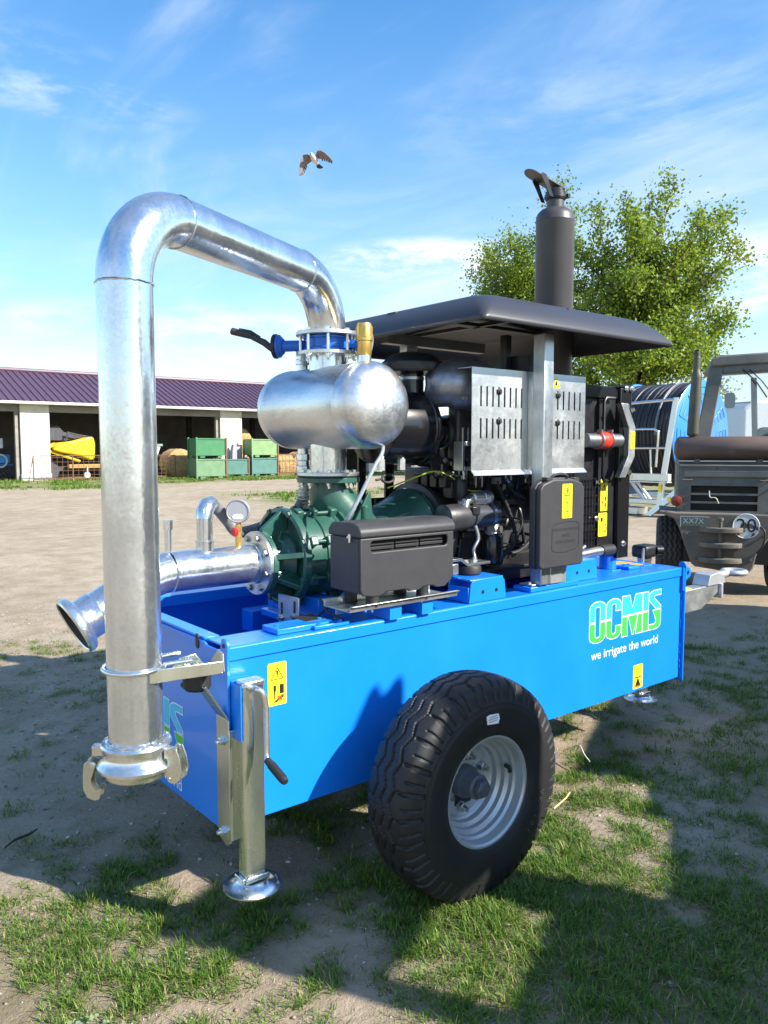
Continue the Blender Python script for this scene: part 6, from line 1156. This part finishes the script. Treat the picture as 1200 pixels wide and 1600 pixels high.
# cab
b = MB()
def post(p, q, t=.07): b.tube([p, q], t, 4)
cabY = .62
def bar(name, p, q, wx, wy):
    m_ = MB(); p = Vector(p); q = Vector(q); d = (q - p); u = Vector((wx / 2, 0, 0)); v = Vector((0, wy / 2, 0))
    if abs(d.z) < abs(d.x): u = Vector((0, 0, wx / 2))
    if abs(d.y) > max(abs(d.x), abs(d.z)): u = Vector((wx / 2, 0, 0)); v = Vector((0, 0, wy / 2))
    vs = [p - u - v, p + u - v, p + u + v, p - u + v, q - u - v, q + u - v, q + u + v, q - u + v]; m_.add(vs, [(0, 3, 2, 1), (4, 5, 6, 7), (0, 1, 5, 4), (1, 2, 6, 5), (2, 3, 7, 6), (3, 0, 4, 7)]); return obj(name, m_, OL, FK, bev=.012)
bar('cab_post', (-.25, cabY, 1.53), (-.09, cabY + .05, 2.64), .16, .12); bar('cab_post', (1.02, cabY, 1.53), (.95, cabY + .05, 2.64), .16, .12); bar('cab_header', (-.02, cabY + .02, 2.585), (.90, cabY + .02, 2.615), .09, .08)
bar('cab_post', (-.14, cabY + 1.25, 1.5), (-.02, cabY + 1.2, 2.64), .07, .08); bar('cab_post', (1.0, cabY + 1.25, 1.5), (.93, cabY + 1.2, 2.64), .07, .08)
bar('window_post', (.50, cabY + 1.24, 1.5), (.44, cabY + 1.22, 2.58), .07, .06)
b = MB(); b.prism([(-.16, 2.62), (.98, 2.66), (.98, 2.75), (.90, 2.79), (-.06, 2.75), (-.16, 2.70)], (0, cabY - .05, 0), X_, Z_, (0, 1.45, 0)); obj('cab_roof', b, OL, FK, bev=.02)
b = MB(); b.bb(-.34, 1.06, cabY - .03, cabY + .03, 1.50, 1.60); b.bb(-.30, 1.04, cabY + .04, cabY + 1.3, 1.40, 1.50); obj('cab_sill', b, OL, FK)
glass = bpy.data.materials.new('cab_glass'); glass.use_nodes = True; gt = glass.node_tree; gtr = gt.nodes.new('ShaderNodeBsdfTransparent'); gtr.inputs[0].default_value = (.78, .82, .84, 1); ggl = gt.nodes.new('ShaderNodeBsdfGlossy'); ggl.inputs['Roughness'].default_value = .03; gmx = gt.nodes.new('ShaderNodeMixShader'); gmx.inputs[0].default_value = .16; gt.links.new(gtr.outputs[0], gmx.inputs[1]); gt.links.new(ggl.outputs[0], gmx.inputs[2]); gt.links.new(gmx.outputs[0], gt.nodes['Material Output'].inputs[0])
b = MB(); b.add([(-.21, cabY + .01, 1.60), (.97, cabY + .01, 1.60), (.91, cabY + .05, 2.60), (-.06, cabY + .05, 2.60)], [(0, 1, 2, 3)]); obj('window_pane', b, glass, FK, smooth=0)
b = MB(); b.prism(rrect(-.20, .20, -.14, .20, .08), (.63, cabY + .62, 1.72), X_, Z_, (0, .10, 0)); b.box((.63, cabY + .55, 1.55), (.42, .4, .1)); obj('driver_seat', b, mat('seat_grey', (.07, .075, .09), .6), FK, bev=.03, seg=3)
b = MB(); b.prism(rrect(-.067, .067, -.105, .105, .04), (.185, cabY + 1.5, 2.305), X_, Z_, (0, .04, 0)); b.tube([(.25, cabY + 1.52, 2.27), (.42, cabY + 1.3, 2.26)], .010, 6); obj('mirror', b, mat('mirror_dark', (.08, .09, .10), .3), FK, bev=.01)
b = MB(); b.tube([(.19, cabY - .02, 2.58), (.33, cabY - .03, 2.45), (.46, cabY - .03, 2.25)], .010, 6); b.tube([(.26, cabY - .02, 2.58), (.40, cabY - .03, 2.44), (.53, cabY - .03, 2.26)], .008, 6); obj('wiper', b, STBLK, FK)
b = MB(); b.bb(-.42, .48, .05, 1.7, .35, .925); obj('chassis', b, STBLK, FK)
bolts(FK, [(x, yb - .001, z) for x, z in ((-.46, 1.43), (-.46, .97), (.48, 1.43), (.48, .97), (-.1, 1.43), (.2, 1.43), (-.42, 1.2), (.44, 1.2))], (0, -1, 0), .012, .008, OLR)
bolts(FK, [(x, -.141, z) for x, z in ((-.40, .70), (.40, .70), (-.30, .42), (.27, .42), (-.62, .925), (.62, .925))], (0, -1, 0), .016, .012, OLR)
for x in (-.40, .40): b = MB(); b.tube([(x - .05, yb, 1.30), (x - .05, yb - .03, 1.30), (x + .05, yb - .03, 1.30), (x + .05, yb, 1.30)], .008, 6); obj('cover_handle', b, OLR, FK)
b = MB(); b.bb(-.505, -.498, .25, .256, .94, 1.45); b.bb(-.495, .515, -.052, -.046, 1.452, 1.459); obj('cover_lip', b, OLR, FK)
b = MB(); b.tube(bez([(.36, -.145, .80), (.40, -.17, .74), (.39, -.17, .60), (.33, -.15, .50)], 6), .010, 8); obj('brake_hose', b, RUBBLK, FK)
def fk_wheel(x):
    r = bpy.data.objects.new('wheel', None); S.collection.objects.link(r); r.parent = FK; r.location = (x, .55, .42)
    n = 24; V = []; prof = [(-.14, .22), (-.16, .30), (-.155, .37), (-.13, .405), (-.09, .42), (-.045, .424), (0, .425), (.045, .424), (.09, .42), (.13, .405), (.155, .37), (.16, .30), (.14, .22)]
    NT = 240; A = np.linspace(0, 2 * np.pi, NT, endpoint=False); prof2 = []
    for (y0, r0), (y1, r1) in zip(prof[:-1], prof[1:]):
        for k in range(4): prof2.append((y0 + (y1 - y0) * k / 4, r0 + (r1 - r0) * k / 4))
    prof2.append(prof[-1]); Pp = np.array(prof2); yy = Pp[:, 0][:, None] + 0 * A; rr = Pp[:, 1][:, None] + 0 * A; ph = A[None] * 26 / (2 * np.pi) + 0 * yy; zg = np.abs((ph % 1) * 2 - 1) * 2 - 1
    gv = np.zeros_like(yy)
    for c in (-.085, -.03, .03, .085): gv = np.maximum(gv, np.clip((.012 - np.abs(yy - c - .012 * zg)) / .006, 0, 1))
    gv = np.maximum(gv, (np.abs((ph % 1) - .5) < .13) * (np.abs(yy) > .105) * (rr > .36)); rr = rr - gv * .016
    V = np.stack([yy, rr * np.cos(A)[None], rr * np.sin(A)[None]], -1).reshape(-1, 3); M = len(Pp); i = np.arange(M - 1)[:, None]; j = np.arange(NT)[None]; F = np.stack([i * NT + j, (i + 1) * NT + j, (i + 1) * NT + (j + 1) % NT, i * NT + (j + 1) % NT], -1).reshape(-1, 4)
    np_mesh('tyre', V, F, mat('old_tyre_%d' % (x > 0), (.045, .042, .040), .8, var=.3, vscale=8), parent=r, smooth=True).data.set_sharp_from_angle(angle=R_(45))
    b = MB(); b.lathe([(.225, -.13), (.20, -.11), (.18, -.05), (.08, -.03), (.07, -.08), (.001, -.09)], (0, 0, 0), X_, 32, cap=False); b.lathe([(.225, .13), (.20, .11), (.18, .05), (.08, .03), (.07, .08), (.001, .09)], (0, 0, 0), X_, 32, cap=False); obj('rim', b, OL, r, smooth=40)
fk_wheel(-.56); fk_wheel(.68)
# ------------------------------------------------------------------ hose reel irrigator
HRB = mat('reel_blue', (.010, .19, .60), .4, coat=.2, var=.04); PEH = mat('polyethylene_hose', (.016, .017, .022), .42, var=.2)
def reel(loc, rz, label, full=True, Rr=1.34):
    h = thing('hose_reel', loc, label, 'hose reel', 'blue hose reel irrigators', rz, absolute=False); zc = 1.98; Wd = 1.80
    for sx in (-1, 1):
        b = MB(); c = Vector((sx * Wd / 2, 0, zc)); b.lathe([(.20, -.02), (Rr, -.02), (Rr + .03, 0), (Rr, .02), (Rr * .5, .035), (.20, .05)] if sx > 0 else [(.20, .02), (Rr, .02), (Rr + .03, 0), (Rr, -.02), (Rr * .5, -.035), (.2, -.05)], c, X_, 56); dk = obj('drum_disc', b, HRB, h, smooth=40)
        b = MB()
        for k in range(12):
            a = k * math.pi / 6
            for rr, ww in ((1.20, .30), (1.03, .24), (.86, .19), (.69, .14)):
                P = [Vector((sx * (Wd / 2 + .03), math.cos(a + s * ww / rr) * rr, zc + math.sin(a + s * ww / rr) * rr)) for s in (-.5, 0, .5)]; b.tube(P, .014, 5)
                if rr > .8: e = Vector((P[2].x, math.cos(a + .5 * ww / rr) * (rr - .12), zc + math.sin(a + .5 * ww / rr) * (rr - .12))); b.tube([P[2], e], .014, 5)
        obj('disc_rib', b, HRB, dk)
    for k in range(17):                                               # every wrap of the outer layer
        x = -Wd / 2 + .07 + k * .1037; b = MB(); rw = Rr - .075 + .012 * math.sin(k * 2.2); b.lathe([(rw + .058 * math.cos(t), x + .058 * math.sin(t)) for t in np.linspace(0, 2 * math.pi, 10, endpoint=False)], (0, 0, zc), X_, 56, closed=True); obj('hose_wrap', b, PEH, h, smooth=60)
    b = MB(); b.cyl((-Wd / 2, 0, zc), (Wd / 2, 0, zc), Rr - .13, n=48); obj('drum', b, PEH, h)
    if not full:
        b = MB(); b.bb(-1.1, 1.1, -.5, .5, .45, .62); b.bb(-.95, -.85, -.06, .06, .62, zc); b.bb(.95, 1.05, -.06, .06, .62, zc); obj('frame', b, SHEET, h); 
        return h
    b = MB(); b.tube(arc_pts((.42, 0, zc), -Y_, Z_, Rr - .02, R_(0), R_(120), 20), .03, 8); obj('loose_hose_end', b, mat('scuffed_hose', (.16, .16, .17), .35), h)
    def rod(name, pts, r, m=ZINC): q = MB(); q.tube(pts, r, 8); return obj(name, q, m, h)
    yb = -1.48
    rod('guard_rail', [(-1.5, yb + .1, 2.72), (1.0, yb, 2.80)], .04); rod('guard_rail', bez([(-1.1, yb, 2.10), (.3, yb, 2.12), (.55, yb, 2.08), (.60, yb, 1.95), (.56, yb, 1.20)], 5), .03); rod('guard_rail', [(-1.1, yb, 1.65), (.85, yb, 1.66)], .03); rod('guard_rail', [(.40, yb, 1.62), (.44, yb, 1.0)], .025)
    b = MB(); b.bb(-1.4, .95, yb - .10, yb + .05, .86, 1.04); b.bb(-1.4, .95, yb - .12, yb + .08, .82, .855); obj('catwalk', b, SHEET, h, bev=.01)
    text(h, '402', (-.10, yb - .104, .95), X_, Z_, .14, mat('reel_number', (.75, .45, .02), .5), name='reel_lettering')
    b = MB(); b.add([(.98, yb - .02, 2.85), (1.10, yb - .02, 2.85), (.80, yb - .12, .30), (.66, yb - .12, .30), (.98, yb + .03, 2.85), (1.10, yb + .03, 2.85), (.80, yb - .07, .30), (.66, yb - .07, .30)], [(0, 1, 2, 3), (7, 6, 5, 4), (0, 4, 5, 1), (1, 5, 6, 2), (2, 6, 7, 3), (3, 7, 4, 0)]); obj('ladder_arm', b, SHEET, h)
    b = MB(); b.add([(1.45, yb - .1, .95), (1.62, yb - .1, .88), (.60, yb - .25, -.08 + .1), (.45, yb - .25, .06), (1.45, yb - .02, .95), (1.62, yb - .02, .88), (.60, yb - .17, .02), (.45, yb - .17, .06)], [(0, 1, 2, 3), (7, 6, 5, 4), (0, 4, 5, 1), (1, 5, 6, 2), (2, 6, 7, 3), (3, 7, 4, 0)]); obj('support_leg', b, SHEET, h)
    b = MB(); b.bb(.72, .80, yb - .131, yb - .126, .60, .80); b.bb(1.0, 1.08, yb - .20, yb - .195, .40, .5); obj('reel_label', b, YELLOW, h)
    rod('strut', [(-.10, yb, .84), (.30, yb + .1, .30)], .06, SHEET); rod('strut', [(.05, yb, .84), (.45, yb + .1, .30)], .04, SHEET)
    b = MB(); b.bb(-1.6, 1.3, .9, 1.2, .30, .42); obj('frame_beam', b, SHEET, h, bev=.02); b = MB(); b.bb(-1.6, 1.3, yb - .10, yb + .25, .2905, .42); b.bb(-1.6, .2, yb - .15, yb + .3, .02, .20); b.bb(-.9, -.3, yb - .2, yb + .3, .20, .29); obj('base_frame', b, SHEET, h, bev=.02)
    for sx in (-1.05, 1.05): b = MB(); b.prism([(-.5, .42), (.5, .42), (.12, zc + .1), (-.12, zc + .1)], (sx - .03, 0, 0), Y_, Z_, (.06, 0, 0)); obj('side_frame', b, mat('reel_frame_blue_%d' % (sx > 0), (.01, .12, .42), .45), h)
    b = MB(); b.lathe([(.18, -.12), (.36, -.13), (.42, -.08), (.43, 0), (.42, .08), (.36, .13), (.18, .12)], (1.35, yb + .4, .36), X_, 30); obj('wheel', b, RUBBER, h, smooth=40)
    return h
HC = FW * 20.5 + RT * ((1042 - 600) / FPX * 20.5); reel((HC.x, HC.y, 0), math.atan2(RT.y, RT.x) - R_(50), 'big blue hose reel with black hose behind the forklift')
H2 = FW * 30 + RT * ((905 - 600) / FPX * 30); reel((H2.x, H2.y, 0), math.atan2(RT.y, RT.x) - R_(30), 'farther blue hose reel mostly hidden by the radiator', full=False)
# ------------------------------------------------------------------ white lorry behind
VC = FW * 27 + RT * ((1225 - 600) / FPX * 27)
VN = thing('white_lorry', (VC.x, VC.y, 0), 'white lorry parked behind the forklift cab', 'lorry', rz=math.atan2(RT.y, RT.x), absolute=False)
VW = mat('lorry_white', (.62, .62, .64), .45, var=.05)
b = MB(); b.prism([(-1.5, .7), (1.6, .7), (1.6, 3.3), (-1.1, 3.3), (-1.5, 3.0)], (0, 0, 0), X_, Z_, (0, 2.4, 0)); obj('body', b, VW, VN, bev=.12, seg=3)
b = MB(); b.prism([(-.7, 1.25), (.1, 1.25), (.1, 2.15), (-.35, 2.1), (-.6, 1.7)], (0, -.125, 0), X_, Z_, (0, .12, 0)); obj('fairing', b, mat('fairing_grey', (.5, .5, .52), .5), VN, bev=.05)
b = MB(); b.prism([(.3, 1.9), (1.3, 1.9), (1.3, 2.7), (.3, 2.7)], (0, -.03, 0), X_, Z_, (0, .02, 0)); obj('window', b, BLACK, VN)
for x in (-.9, 1.1): b = MB(); b.lathe([(.25, -.14), (.45, -.15), (.5, 0), (.45, .15), (.25, .14)], (x, .25, .5), Y_, 26); obj('wheel', b, RUBBER, VN)
# ------------------------------------------------------------------ out of frame to the right: made-up crates, added only to shade the foreground
eu = Vector((.887, .462, 0)); dhv = SUN_H.copy(); AZ = math.atan2(eu.y, eu.x)
def shade_crate(u0, u1, z0, z1, dp, D, label, legs=0.):  # made-up blocker, sized from the shadow edges it should throw
    c = eu * (u0 + u1) / 2 + dhv * (D + dp / 2); r = thing('added_shade_crate', (c.x, c.y, z0), label, 'crate', 'unseen crates added to shade the foreground', AZ, absolute=False); wd = u1 - u0; h = z1 - z0
    n = max(2, int((h - legs) / .14)); sh = (h - legs) / n
    b = MB(); b.box((0, 0, legs + .02), (wd - .06, dp - .06, .03)); b.box((0, 0, h - .03), (wd - .06, dp - .06, .02)); obj('crate_floor', b, WOODP, r, smooth=0)
    for sy in (-1, 1):
        for k in range(n): b = MB(); b.box((0, sy * dp / 2, legs + sh * (k + .5)), (wd, .024, sh - .006)); obj('board', b, WOODP, r, smooth=0)
    for sx in (-1, 1):
        for k in range(n): b = MB(); b.box((sx * (wd / 2 - .013), 0, legs + sh * (k + .5)), (.024, dp - .026, sh - .006)); obj('board', b, WOODP, r, smooth=0)
    b = MB(); b.box((0, 0, legs + (h - legs) / 2), (wd - .06, dp - .06, h - legs - .06)); obj('load', b, WOODP, r, smooth=0)
    if legs:
        for sx, bw_ in ((-1, .12), (1, .26)): b = MB(); b.box((sx * (wd / 2 - bw_ / 2), 0, legs / 2), (bw_, dp, legs)); obj('bearer', b, WOODP, r, smooth=0)
D0 = 2.0; k0 = (4 - D0) * math.tan(SUN_EL)
shade_crate(2.06, 3.04, .0, 3.13 - k0, .8, D0, 'tall added shade crate out of frame beside the camera')
shade_crate(2.10, 3.02, 3.13 - k0 + .002, 4.00 - k0, .26, D0, 'narrow added shade crate raised on two bearers on top of the tall one', legs=.46)
sk = eu * 2.72 + dhv * (D0 + .04); SK = thing('shade_peaks', (sk.x, sk.y, 4.002 - k0), 'two peaked shape added on the raised narrow crate to cast its shadow', 'shade_shape', rz=AZ, absolute=False)
b = MB(); b.prism([(-.24, 0), (-.20, .06), (-.165, .10), (.045, .405), (.075, .42), (.09, .40), (.105, .362), (.125, .358), (.16, .385), (.19, .39), (.205, .36), (.20, .20), (.19, 0)], (0, 0, 0), X_, Z_, (0, -.14, 0)); obj('shade_shape', b, mat('shade_shape_brown', (.36, .29, .18), .95, var=.2, bump=.4, bscale=80), SK, bev=.012, seg=2)  # added profile, cut to throw two shadow peaks on the blue panel
shade_crate(3.00, 3.78, .0, 2.86 - (4 - D0 - .95) * math.tan(SUN_EL), .7, D0 + .95, 'low added shade crate between two larger ones')
shade_crate(3.74, 4.14, .0, 2.95 - k0, .7, D0 , 'narrow added shade crate beside the long one')
shade_crate(4.10, 9.2, .0, 3.22 - (4 - D0 - .95) * math.tan(SUN_EL), .8, D0 + .95, 'long added shade crate at the right end of the row')
# ------------------------------------------------------------------ grass, stones and litter near the camera
def in_view(x, y, z=0., m=.06):
    dx = x * FW.x + y * FW.y; r = x * RT.x + y * RT.y
    return (dx > .6) & (np.abs(r) < dx * (600 / FPX + m) + .25)
def cover(x, y):
    """share of soil that carries grass: small ragged tufts, thinning to bare gravel on the left"""
    d = x * FW.x + y * FW.y; r = x * RT.x + y * RT.y
    n = fbm(x * 1.5 + 3, y * 1.5 - 5, 21, 3); n2 = fbm(x * 6.5, y * 6.5, 33, 3); n3 = fbm(x * 17 + 5, y * 17, 37, 2)
    base = np.clip(.78 - (d - 2.4) * .055, .52, .78) + .10 * np.clip((r - .35) / .5, 0, 1) * np.clip((2.9 - d) / .6, 0, 1)
    lft = np.clip((r + .25) / .9, 0, 1); far = np.clip((d - 2.75) / .6, 0, 1)
    base = base - far * (1 - lft) * .24 - np.clip((d - 6.5) / 3, 0, .4)
    return np.clip((n * .26 + n2 * .40 + n3 * .34 - (.5 + (.5 - base) * .36) + .02) * 4.5, 0, 1)
ca = G.data.attributes.new('cover', 'FLOAT', 'POINT'); cv = cover(GX.ravel(), GY.ravel()) * (np.hypot(GX.ravel() - 2.5, GY.ravel() - 3) < 7); ca.data.foreach_set('value', cv.astype(np.float32))
def blades(n_try, seed, xr, yr, hmin, hmax, wmin, wmax, per, spread, keep=None, dens=None):
    g = np.random.default_rng(seed); x = g.uniform(*xr, n_try); y = g.uniform(*yr, n_try); ok = in_view(x, y)
    x, y = x[ok], y[ok]; c = (dens or cover)(x, y); ok = g.random(len(x)) < c; x, y, c = x[ok], y[ok], c[ok]
    vig = fbm(x * 2.3 + 40, y * 2.3, 55, 3)                               # lush and poor spots
    x = np.repeat(x, per); y = np.repeat(y, per); vig = np.repeat(vig, per); c = np.repeat(c, per); n = len(x)
    a = g.uniform(0, 2 * np.pi, n); rad = np.abs(g.normal(0, spread, n)); px = x + np.cos(a) * rad; py = y + np.sin(a) * rad
    a2 = a + g.normal(0, .7, n); lean = g.uniform(.2, 1.5, n); h = g.uniform(hmin, hmax, n) * (.50 + .8 * vig) * (.6 + .4 * c); wd = g.uniform(wmin, wmax, n)
    dx, dy = np.cos(a2), np.sin(a2); sx, sy = -dy, dx; z0 = ground_z(px, py) - .004
    L = []
    for k, (t, wk) in enumerate(((0, 1.), (.38, .95), (.72, .7), (1., .08))):
        out = h * lean * (t ** 1.7) * .85; zz = z0 + h * (t - .28 * lean * t * t)
        for s in (-1, 1): L.append(np.stack([px + dx * out + sx * s * wd * wk * .5, py + dy * out + sy * s * wd * wk * .5, zz], -1))
    V = np.stack(L, 1).reshape(-1, 3); b = (np.arange(n) * 8)[:, None]
    F = np.concatenate([b + np.array([[0, 1, 3, 2]]), b + np.array([[2, 3, 5, 4]]), b + np.array([[4, 5, 7, 6]])], 1).reshape(-1, 4)
    r = g.random(n); mi = np.where(r < .07, 3, np.where(r < .40, 1, np.where(r < .78, 0, 2))); return V, F, np.repeat(mi, 3)
GM = [leafmat('grass_green', (.105, .205, .026)), leafmat('grass_light', (.185, .280, .045)), leafmat('grass_dark', (.062, .140, .020)), leafmat('grass_straw', (.36, .29, .13), .2)]
sets = [blades(20000, 101, (.6, 3.6), (.5, 3.2), .014, .056, .0020, .0042, 9, .020), blades(70000, 102, (.8, 8.5), (1.8, 7.5), .016, .060, .0025, .0052, 7, .024)]
def far_dens(x, y):
    n = fbm(x * .9, y * .9, 71, 4); strip = np.clip((y - (31 + .22 * x) + (fbm(x * .3, y * .3, 72) - .5) * 8) / 1.5, 0, 1)
    pat = np.clip((y - 15.5) / 2, 0, 1) * np.clip((26.5 - y) / 2, 0, 1) * np.clip((x - 12.5) / 2, 0, 1) * np.clip((25 - x) / 3, 0, 1)
    return np.clip((n - .43) * 5, 0, 1) * np.maximum(strip, pat * .8) * (y < 42.6)
sets.append(blades(42000, 103, (5, 40), (15, 42.5), .05, .20, .02, .05, 4, .10, dens=far_dens))
V0 = 0; VV, FF, MM = [], [], []
for V, F, M_ in sets: VV.append(V); FF.append(F + V0); MM.append(M_); V0 += len(V)
gr = np_mesh('grass', np.concatenate(VV), np.concatenate(FF), GM, np.concatenate(MM)); tag(gr, 'patchy short grass growing through the sandy ground', 'grass', kind='stuff')
# gravel
def stones(name, n, xr, yr, s0, s1, seed, mats_, dens=None):
    g = np.random.default_rng(seed); x = g.uniform(*xr, n); y = g.uniform(*yr, n); ok = in_view(x, y)
    if dens is not None: ok &= g.random(n) < dens(x, y)
    x, y = x[ok], y[ok]; n = len(x); s = s0 * (s1 / s0) ** (g.random(n) ** 2.2)
    base = np.array([(1, 0, 0), (0, 1, 0), (-1, 0, 0), (0, -1, 0), (0, 0, .7), (0, 0, -.7), (.6, .6, .4), (-.6, .6, .35), (-.6, -.6, .4), (.6, -.6, .35)], float)
    F0 = np.array([(4, 6, 0), (4, 1, 6), (4, 7, 1), (4, 2, 7), (4, 8, 2), (4, 3, 8), (4, 9, 3), (4, 0, 9), (5, 0, 6), (5, 6, 1), (5, 1, 7), (5, 7, 2), (5, 2, 8), (5, 8, 3), (5, 3, 9), (5, 9, 0)])
    V = base[None] * (1 + g.normal(0, .22, (n, 10, 3))) * s[:, None, None]; a = g.uniform(0, 6.28, n); ca, sa = np.cos(a)[:, None], np.sin(a)[:, None]
    xx = V[..., 0] * ca - V[..., 1] * sa * .7; yy = V[..., 0] * sa + V[..., 1] * ca * .7
    V = np.stack([xx + x[:, None], yy + y[:, None], V[..., 2] * .7 + ground_z(x, y)[:, None] + s[:, None] * .12], -1).reshape(-1, 3)
    F = (np.arange(n) * 10)[:, None, None] + F0[None]; mi = np.repeat(g.integers(0, len(mats_), n), 16)
    return np_mesh(name, V, F.reshape(-1, 3), mats_, mi, smooth=False)
SM = [mat('stone_grey', (.30, .28, .26), .85, var=.2), mat('stone_pale', (.48, .45, .40), .85, var=.2), mat('stone_brown', (.24, .18, .13), .85, var=.2), mat('soil_crumb', (.27, .205, .15), .95, var=.2)]
gs = stones('gravel', 26000, (.4, 8), (1.0, 9.0), .0022, .014, 5, SM, lambda x, y: np.where((x * RT.x + y * RT.y) < .2, 1., .35)); tag(gs, 'scattered gravel and soil crumbs on bare ground', 'gravel', kind='stuff')
def litter(n, seed):
    g = np.random.default_rng(seed); x = g.uniform(.6, 7, n); y = g.uniform(.5, 6.5, n); ok = in_view(x, y) & (g.random(n) < .25 + .75 * cover(x, y)); x, y = x[ok], y[ok]; n = len(x)
    a = g.uniform(0, 6.28, n); L = g.uniform(.006, .030, n); w_ = g.uniform(.0008, .0022, n); z = ground_z(x, y) + g.uniform(.003, .009, n); t = g.normal(0, .12, n); bd = g.normal(0, .35, n)
    P = []
    for k, (s, q) in enumerate(((-1, -.5), (-1, .5), (0, .5), (0, -.5), (1, .5), (1, -.5))):
        aa = a + bd * s; P.append(np.stack([x + np.cos(aa) * s * L - np.sin(aa) * q * w_, y + np.sin(aa) * s * L + np.cos(aa) * q * w_, z + s * L * t], -1))
    V = np.stack(P, 1).reshape(-1, 3); b = (np.arange(n) * 6)[:, None]; F = np.concatenate([b + np.array([[0, 3, 2, 1]]), b + np.array([[3, 5, 4, 2]])], 1).reshape(-1, 4)
    return np_mesh('dry_litter', V, F, [mat('litter_straw', (.34, .26, .14), .9), mat('litter_brown', (.15, .10, .06), .9), mat('litter_pale', (.46, .40, .28), .9)], np.repeat(g.integers(0, 3, n), 2))
tag(litter(30000, 77), 'dry grass bits and straw lying on the soil', 'litter', kind='stuff')
# pale rosette weed low left, dry stalks, a string
def weed(px, py, n, R, seed, parent_thing, m):
    g = np.random.default_rng(seed); V = []; F = []
    for i in range(n):
        a = g.uniform(0, 6.28); r = R * math.sqrt(g.random()); cx, cy = px + r * math.cos(a), py + r * math.sin(a); z = float(ground_z(np.array([cx]), np.array([cy]))[0]) + g.uniform(.006, .04)
        L = g.uniform(.008, .018); w_ = L * .55; t = g.uniform(0, 6.28); d = np.array([math.cos(t), math.sin(t), g.uniform(.1, .7)]); s = np.array([-math.sin(t), math.cos(t), 0]); c = np.array([cx, cy, z]); o = len(V)
        V += [c, c + d * L * .4 + s * w_, c + d * L, c + d * L * .4 - s * w_, c + d * L * .45 - np.array([0, 0, .003])]; F += [(o, o + 1, o + 4), (o + 1, o + 2, o + 4), (o + 2, o + 3, o + 4), (o + 3, o, o + 4)]
    return np_mesh('leaves', V, F, m, parent=parent_thing)
wt = thing('weed_plant', (0, 0, 0), 'pale grey green creeping weed in the grass at the lower left', 'weed', absolute=False); weed(.64, 2.12, 420, .15, 9, wt, [leafmat('weed_leaf', (.22, .29, .15), .2)])
b = MB(); st_ = [Vector((.75, 3.42, .012)), Vector((.80, 3.45, .02)), Vector((.86, 3.47, .016)), Vector((.90, 3.49, .02))]; b.tube(st_, .006, 7, rs=[.003, .006, .006, .003]); tag(obj('twig', b, mat('dark_twig', (.03, .025, .02), .8), loc=(.75, 3.42, 0)), 'short dark twig on bare gravel left of the pump trailer', 'twig')
b = MB(); b.tube(bez([(3.46, 2.62, .02), (3.44, 2.56, .05), (3.40, 2.50, .03), (3.38, 2.45, .012)], 6), .004, 6); tag(obj('string', b, mat('string_white', (.6, .6, .58), .7), loc=(3.4, 2.5, 0)), 'pale loop of string lying in grass right of the tyre', 'string')
b = MB(); b.tube([(2.80, 2.22, .012), (2.90, 2.23, .03), (2.98, 2.27, .02)], .004, 6); tag(obj('straw', b, mat('dry_straw', (.55, .45, .22), .7), loc=(2.8, 2.2, 0)), 'dry yellow stalk lying on sunlit sand right of the tyre', 'straw')
